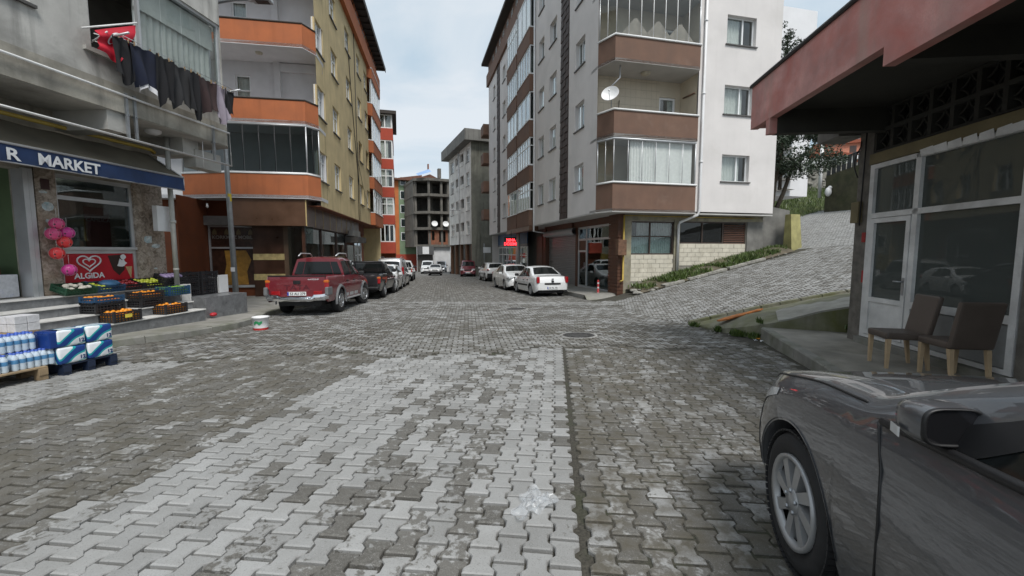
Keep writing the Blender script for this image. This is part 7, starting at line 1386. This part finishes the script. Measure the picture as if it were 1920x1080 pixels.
waterpack((-6.27, 4.86, pz+.172), RAD(-14), 'lower water pack at the near end of the wooden pallet', 3, 6); waterpack((-6.17, 5.29, pz+.172), RAD(-14), 'lower water pack at the end by the tissue packs', 3, 6); waterpack((-6.3, 5.2, pz+.395), RAD(-14), 'upper water pack lying on the lower two', 3, 6); waterpack((-6.55, 5.0, pz+.172), RAD(-14), 'water pack in the second row at the back of the pallet', 3, 6)
def packmat():
    m, nt, b = newmat('tissue_pack'); t = N(nt, 'ShaderNodeTexCoord'); w = N(nt, 'ShaderNodeTexWave'); w.wave_type = 'BANDS'; w.inputs['Scale'].default_value = 1.6; w.inputs['Distortion'].default_value = 2.2; w.inputs['Detail'].default_value = 0; mp_ = N(nt, 'ShaderNodeMapping'); mp_.inputs['Rotation'].default_value = (.9, .0, .2); mp_.inputs['Scale'].default_value = (1.2, 1.6, 2.0); nt.links.new(t.outputs['Object'], mp_.inputs[0]); nt.links.new(mp_.outputs[0], w.inputs[0])
    r = N(nt, 'ShaderNodeValToRGB'); r.color_ramp.interpolation = 'CONSTANT'; e = r.color_ramp.elements; e[0].position = 0; e[0].color = (.012, .05, .22, 1); e[1].position = .1; e[1].color = (.02, .35, .38, 1); e.new(.24).color = (.75, .78, .8, 1); e.new(.86).color = (.05, .42, .42, 1); e.new(.94).color = (.75, .78, .8, 1)
    nt.links.new(w.outputs['Fac'], r.inputs[0]); nt.links.new(r.outputs[0], b.inputs['Base Color']); b.inputs['Roughness'].default_value = .3; bump(nt, b, noise(nt, 14, 3), .25, .02)
packmat()
for k, (dx, dy, dz, lab) in enumerate(((0, -.16, 0, 'lower tissue pack next to the water'), (0, .17, 0, 'lower tissue pack at the far end'), (0, -.16, .232, 'upper tissue pack next to the water'), (0, .17, .232, 'upper tissue pack at the far end'))):
    q = MB(); q.bbox(-.13, .13, -.158, .158, 0, .228, .028); o = q.build('tissue_pack', MATS['tissue_pack'], label='white and teal '+lab+' of the blue pallet', cat='tissue pack', group='tissue packs on the blue pallet'); o.data.polygons.foreach_set('use_smooth', [True]*len(o.data.polygons)); o.location = (-6.05+dy*.19+dx, 5.8+dy, float(gz0(5.9))+.162+dz); o.rotation_euler = (0, 0, RAD(-11))
    text('lettering', '12', .07, mat('navy_print', (.01, .03, .15), .4, bmp=0), o, basis((.134, .07, .04), (0, 1, 0), (0, 0, 1)), .001, bold=.002)
o = MB().bbox(-.13, .13, -.09, .09, 0, .228, .02).build('tissue_pack', mat('pack_blue', (.01, .04, .2), .3, .1), label='dark blue tissue pack end above the water packs', cat='tissue pack', loc=(-6.12, 5.5, float(gz0(5.9))+.394), rot=(0, 0, RAD(-11)))
# white carton stack at the left edge, goods inside the door
wp = M_M @ Vector((-.15, -3.75, .07)); pallet((wp.x, wp.y, wp.z), MKr, 'small wooden pallet under white cartons at the left frame edge', 'pallet_wood', .45, .7, .1)
for k in range(8):
    p = M_M @ Vector((-.02-.16*(k % 2), -3.62+.17*((k//2) % 2), .175+.13*(k//4))); MB().bbox(-.075, .075, -.08, .08, 0, .125, .006).build('milk_carton', mat('carton_white', (.66, .66, .68), .5, .12, 14, bmp=0, stain=.3, staincol=(.3, .3, .5), stainscale=14), loc=p, rot=(0, 0, MKr), label='white carton on the steps at the left edge, '+['lower', 'upper'][k//4]+' layer, '+['front', 'back'][k % 2]+' row, '+['left', 'right'][(k//2) % 2]+' one', cat='carton', group='white cartons on the steps')
for k in range(9):
    p = M_M @ Vector((-1.75-.12*(k % 2), -3.35+.26*(k % 3), .62+.2*(k//3))); MB().bbox(-.15, .15, -.125, .125, 0, .195, .008).build('red_carton', mat('carton_red', (.2, .02, .025), .6, .3, 9, bmp=0, stain=.5, staincol=(.4, .35, .3), stainscale=10), loc=p, rot=(0, 0, MKr), label='dark red goods carton in the pile inside the market door', cat='carton', group='red cartons inside the door')
p = M_M @ Vector((-1.5, -2.75, .62)); MB().bbox(-.12, .12, -.14, .14, 0, .42, .01).build('white_carton', MATS['carton_white'], loc=p, rot=(0, 0, MKr), label='tall white carton just inside the market door jamb', cat='carton')
sh_ = empty('goods_shelf', M_M @ Vector((-4.8, -4.5, .61)), MKr, 'dim shelf of goods at the back of the market', 'shelf')
for k in range(6): MB().box(-.2, .2, -2, 2, .4*k, .4*k+.03).build('shelf_board', MATS['room_grey'], sh_)
for k in range(5):
    for j in range(14): MB().box(-.1, .15, -1.9+.27*j, -1.68+.27*j, .4*k+.03, .4*k+.03+random.uniform(.15, .3)).build('product', mat('prod%d' % (j % 5), [(.2, .05, .04), (.06, .12, .2), (.25, .22, .1), (.08, .16, .07), (.3, .28, .26)][j % 5], .5), sh_)
# bucket
bk_ = empty('paint_bucket', (-5.79, 9.6, float(gz0(9.6))), RAD(20), 'white paint bucket with green print standing on the road by the kerb', 'bucket')
MB().lathe([(.15, .0), (.152, .06), (.168, .27), (.178, .275), (.178, .3), (.165, .3), (.16, .27), (.001, .26)], 24).build('tub', MATS['white_plastic'], bk_); MB().lathe([(.1515, .0), (.1545, .05)], 24).build('red_base', MATS['bollard_red'], bk_)
q = MB(); q.grid(lambda u, v: (lambda a: (.163*math.cos(a), .163*math.sin(a), .14+.07*v+.02*math.sin(9*a)))(-2.3+1.1*u), 12, 3); q.build('green_print', mat('print_green', (.02, .25, .09), .5, bmp=0), bk_); q = MB(); q.tube([(.178*math.cos(a), .178*math.sin(a)*.35+.1, .29-.1*math.sin(a)) for a in np.linspace(0, PI, 12)], .005, 5); q.build('handle', MATS['white_plastic'], bk_)
# flag and laundry on the market balcony
mat('flag_red', (.5, .006, .025), .7, .1, 3, bmp=0)
fl = empty('flag', M_M @ Vector((.3, -1.95, 5.1)), MKr, 'red flag with white crescent and star hung from the market balcony', 'flag')
def flagp(u, v, off=0.): return (.05*math.sin(6*u+3*v)+.03*math.sin(11*v)+off, -.38+.02*v+.78*u*(.5+.5*v)+(1-v)*.02+ (.36*v-.02)*(0), .02-.1*u*(1-v)+.8*v*u+.32*v*(1-u))
q = MB(); q.grid(lambda u, v: flagp(u, v), 16, 10); q.build('cloth', MATS['flag_red'], fl)
cr_ = []
for t_ in np.linspace(.45, 2*PI-.45, 22): cr_.append((.52+.13*math.cos(t_), .62+.2*math.sin(t_)))
for t_ in np.linspace(2*PI-.6, .6, 18): cr_.append((.55+.105*math.cos(t_), .62+.16*math.sin(t_)))
q = MB(); nn = 22
for k in range(17): a, b_, c, d = cr_[k], cr_[k+1], cr_[39-k-1], cr_[39-k]; q.quad(*[flagp(*p, .012) for p in (a, b_, c, d)])
q.build('crescent', MATS['letter_white'], fl); q = MB(); q.add([flagp(.70+(.055 if k % 2 else .022)*math.cos(k*PI/5), .62+(.085 if k % 2 else .034)*math.sin(k*PI/5), .013) for k in range(10)], [list(range(10))]); q.build('star', MATS['letter_white'], fl)
q = MB(); q.tube([(-.2, -.42, .36), (.02, .42, .86)], .018, 6); q.build('pole', MATS['white_paint'], fl)
ll = empty('washing_line', M_M @ Vector((.35, -.6, 5.5)), MKr, 'wire line with end brackets below the glazed market balcony', 'washing line'); q = MB(); q.tube([(0, -1.4, 0), (0, 1.45, .02)], .006, 5); q.tube([(.12, -1.4, 0), (.12, 1.45, .02)], .006, 5); q.build('wires', MATS['steel'], ll)
for y in (-1.4, 1.4): MB().tube([(-.35, y, -.05), (.28, y, .03)], .02, 6).build('bracket', MATS['alu'], ll)
mat('cl_black', (.012, .012, .014), .95, .2, 4, bmp=.2); mat('cl_navy', (.012, .016, .035), .95, .2, 4); mat('cl_char', (.03, .03, .032), .95, .2, 4); mat('cl_brown', (.05, .03, .03), .95, .2, 4); mat('cl_mauve', (.32, .28, .33), .95, .12, 4); mat('cl_white', (.6, .6, .62), .95, .1, 4)
def garment(y0, y1, drop, m, label, hem=None, skew=0., x=.0, split=False):
    t = empty('garment', M_M @ Vector((.35+x, y0, 5.5)), MKr, label, 'laundry', 'laundry on the balcony line'); w = y1-y0; ph = random.random()*6
    q = MB(); q.grid(lambda u, v: (.04*math.sin(14*u+ph)*(.3+.7*v)+.03*math.sin(7*u-4*v+ph), w*(u-.5)*(1.25-.1*v)+w/2+skew*v, -drop*v*(1+.12*math.sin(5*u+ph)-(.1*(abs(u-.5) < .06) if split else 0))+.015*math.sin(20*u)), 22, 12); q.build('cloth', MATS[m], t)
    if hem: q = MB(); q.grid(lambda u, v: (.045*math.sin(14*u+ph)+.012, w*(u-.5)*.9+w/2+skew, -drop*(.93+.14*v)*(1+.12*math.sin(5*u+ph))), 22, 2); q.build('hem', MATS[hem], t)
    for a in (.15, .85): MB().box(-.015, .015, w*a-.006, w*a+.006, -.03, .05).build('peg', MATS['wood'], t)
garment(-2.0, -1.72, .75, 'cl_black', 'black garment at the flag end of the washing line'); garment(-1.72, -1.25, .78, 'cl_navy', 'navy top with white hem on the washing line', 'cl_white', .06); garment(-1.24, -.9, .95, 'cl_black', 'black trousers next to the navy top', None, 0, .05, True); garment(-.9, -.45, .88, 'cl_char', 'charcoal top in the middle of the washing line', None, .03, 0, True); garment(-.45, -.2, .95, 'cl_black', 'black trousers in the middle of the washing line', None, 0, .06, True); garment(-.18, .28, .72, 'cl_brown', 'dark brown shirt on the washing line', None, .05); garment(.28, .62, .8, 'cl_mauve', 'pale mauve shirt near the corner end of the washing line', None, .1); garment(.62, .85, .6, 'cl_black', 'black garment at the corner end of the washing line')
# ------------------------------------------------------------------ chairs before the canopy shop
mat('leather', (.105, .082, .068), .5, .12, 3, bmp=.1); mat('beech', (.5, .37, .23), .5, .12, 5)
def chair(x, y, head, label):
    t = empty('dining_chair', (x, y, PVZ), RAD(-head), label, 'chair', 'brown chairs by the shop')
    q = MB(); q.bbox(-.22, .22, -.2, .24, .38, .47, .03); st_ = q.build('seat', MATS['leather'], t)
    q = MB(); n0 = 0; q.bbox(-.225, .225, -.03, .03, 0, .56, .022)
    bm = bmesh.new(); bm.free(); q.xf(Matrix.Translation((0, -.21, .40)) @ Matrix.Rotation(RAD(11), 4, 'X')); q.build('backrest', MATS['leather'], t)
    for (lx, ly) in ((-.19, .2), (.19, .2), (-.19, -.2), (.19, -.2)):
        dy = -.05 if ly < 0 else 0; q = MB(); a = .024; b_ = .016; q.add([(lx+sx*b_, ly+dy+sy*b_, 0) for sx, sy in ((-1, -1), (1, -1), (1, 1), (-1, 1))]+[(lx+sx*a, ly+sy*a, .39) for sx, sy in ((-1, -1), (1, -1), (1, 1), (-1, 1))], [(3, 2, 1, 0), (4, 5, 6, 7), (0, 1, 5, 4), (1, 2, 6, 5), (2, 3, 7, 6), (3, 0, 4, 7)]); q.build('leg', MATS['beech'], t)
chair(5.3, 4.98, 8, 'brown leather chair with its back to the camera, nearer one'); chair(5.12, 5.52, -76, 'brown leather chair behind the nearer one, against the shop front')
# plank, litter and weeds on the wedge
q = MB(); pts = [(-.62, -.06), (-.45, -.11), (-.1, -.1), (.2, -.07), (.5, -.08), (.62, -.02), (.55, .07), (.3, .05), (.0, .1), (-.4, .09), (-.6, .04)]; q.prism(pts, 0, .025); pk = q.build('broken_plank', mat('raw_plank', (.5, .17, .04), .7, .35, 6, stain=.4, staincol=(.14, .05, .03)), loc=(5.25, 9.6, .0), rot=(RAD(-6), RAD(-11), RAD(14)), label='splintered orange brown plank lying on the mossy wedge', cat='plank')
wd = []
for cx, cy, n, s_ in ((4.78, 8.75, 320, .17), (4.93, 8.42, 160, .12), (6.3, 7.72, 80, .08), (4.4, 10.05, 70, .1), (4.62, 9.3, 90, .08)):
    for k in range(n): a, r_ = random.random()*6.3, s_*random.random()**.5; x, y = cx+r_*math.cos(a), cy+r_*math.sin(a); wd.append((x, y, (float(gz0(y)) if x < 5 else .02 if x < 6.4 else .3)+.0))
grass('kerb_weeds', wd, .12, 'small green weeds sprouting along the broken kerb and wedge')
for k in range(26):
    x, y = random.choice(((4.6, 9.2), (4.7, 8.9), (6.6, 9.8), (4.4, 9.9), (5.0, 8.6)))
    x += random.gauss(0, .25); y += random.gauss(0, .25)
    if x > 4.75 and y < 8.9: x = 4.6
    s_ = random.uniform(.012, .035); inst('pebble', random.choice(rub_me), None, (x, y, (float(gz0(y)) if x < 4.9 else .12+.3*max(0, x-5.5))+s_*.4), (0, 0, random.random()*6), (s_, s_, s_), label='small loose stone by the broken kerb corner', cat='stone', group='loose stones by the kerb')
for k, (x, y, c) in enumerate(((4.86, 8.2, (.6, .25, .02)), (4.78, 7.95, (.7, .7, .7)), (4.72, 8.05, (.65, .66, .7)), (7.0, 9.7, (.6, .6, .6)))): q = MB(); q.grid(lambda u, v: (.07*(u-.5), .05*(v-.5), .012*math.sin(9*u+5*v+k)), 6, 5); q.build('litter', mat('litter%d' % k, c, .7), loc=(x, y, float(gz0(y))+.03 if k < 3 else .36), rot=(0, 0, k), label=['scrap of orange litter at the kerb corner', 'white crumpled scrap at the kerb corner, nearer', 'white crumpled scrap at the kerb corner, farther', 'pale scrap of litter on the mossy wedge by the pillar'][k], cat='litter')
# clear plastic bag on the paving
q = MB(); pts = []
def bagp(u, v):
    a = 2*PI*u; r_ = (.16+.04*math.sin(3*a+1)+.03*math.sin(7*a))*v; return (r_*math.cos(a)*.62+.04*v*math.sin(a), r_*math.sin(a)*1.05, .012+.012*math.sin(8*a+9*v)*v+.012*math.sin(13*v+3*a)+.008*(1-v))
q.grid(bagp, 48, 12); bgm = glassmat('thin_bag', (.95, .96, .97), .03, .25, .3, (.7, .72, .74)); q.build('plastic_bag', bgm, loc=(.13, 2.42, float(gz0(2.42))+.004), rot=(RAD(-2), 0, RAD(-12)), label='crumpled clear plastic bag lying on the paving', cat='plastic bag')
# graffiti on the plinth of the furniture shop
text('graffiti', 'özgece', .34, mat('spray_black', (.02, .02, .02), .7, bmp=0), b2, basis((-4.3, .59, -.5), (1, 0, .03), (0, 0, 1)), .002)
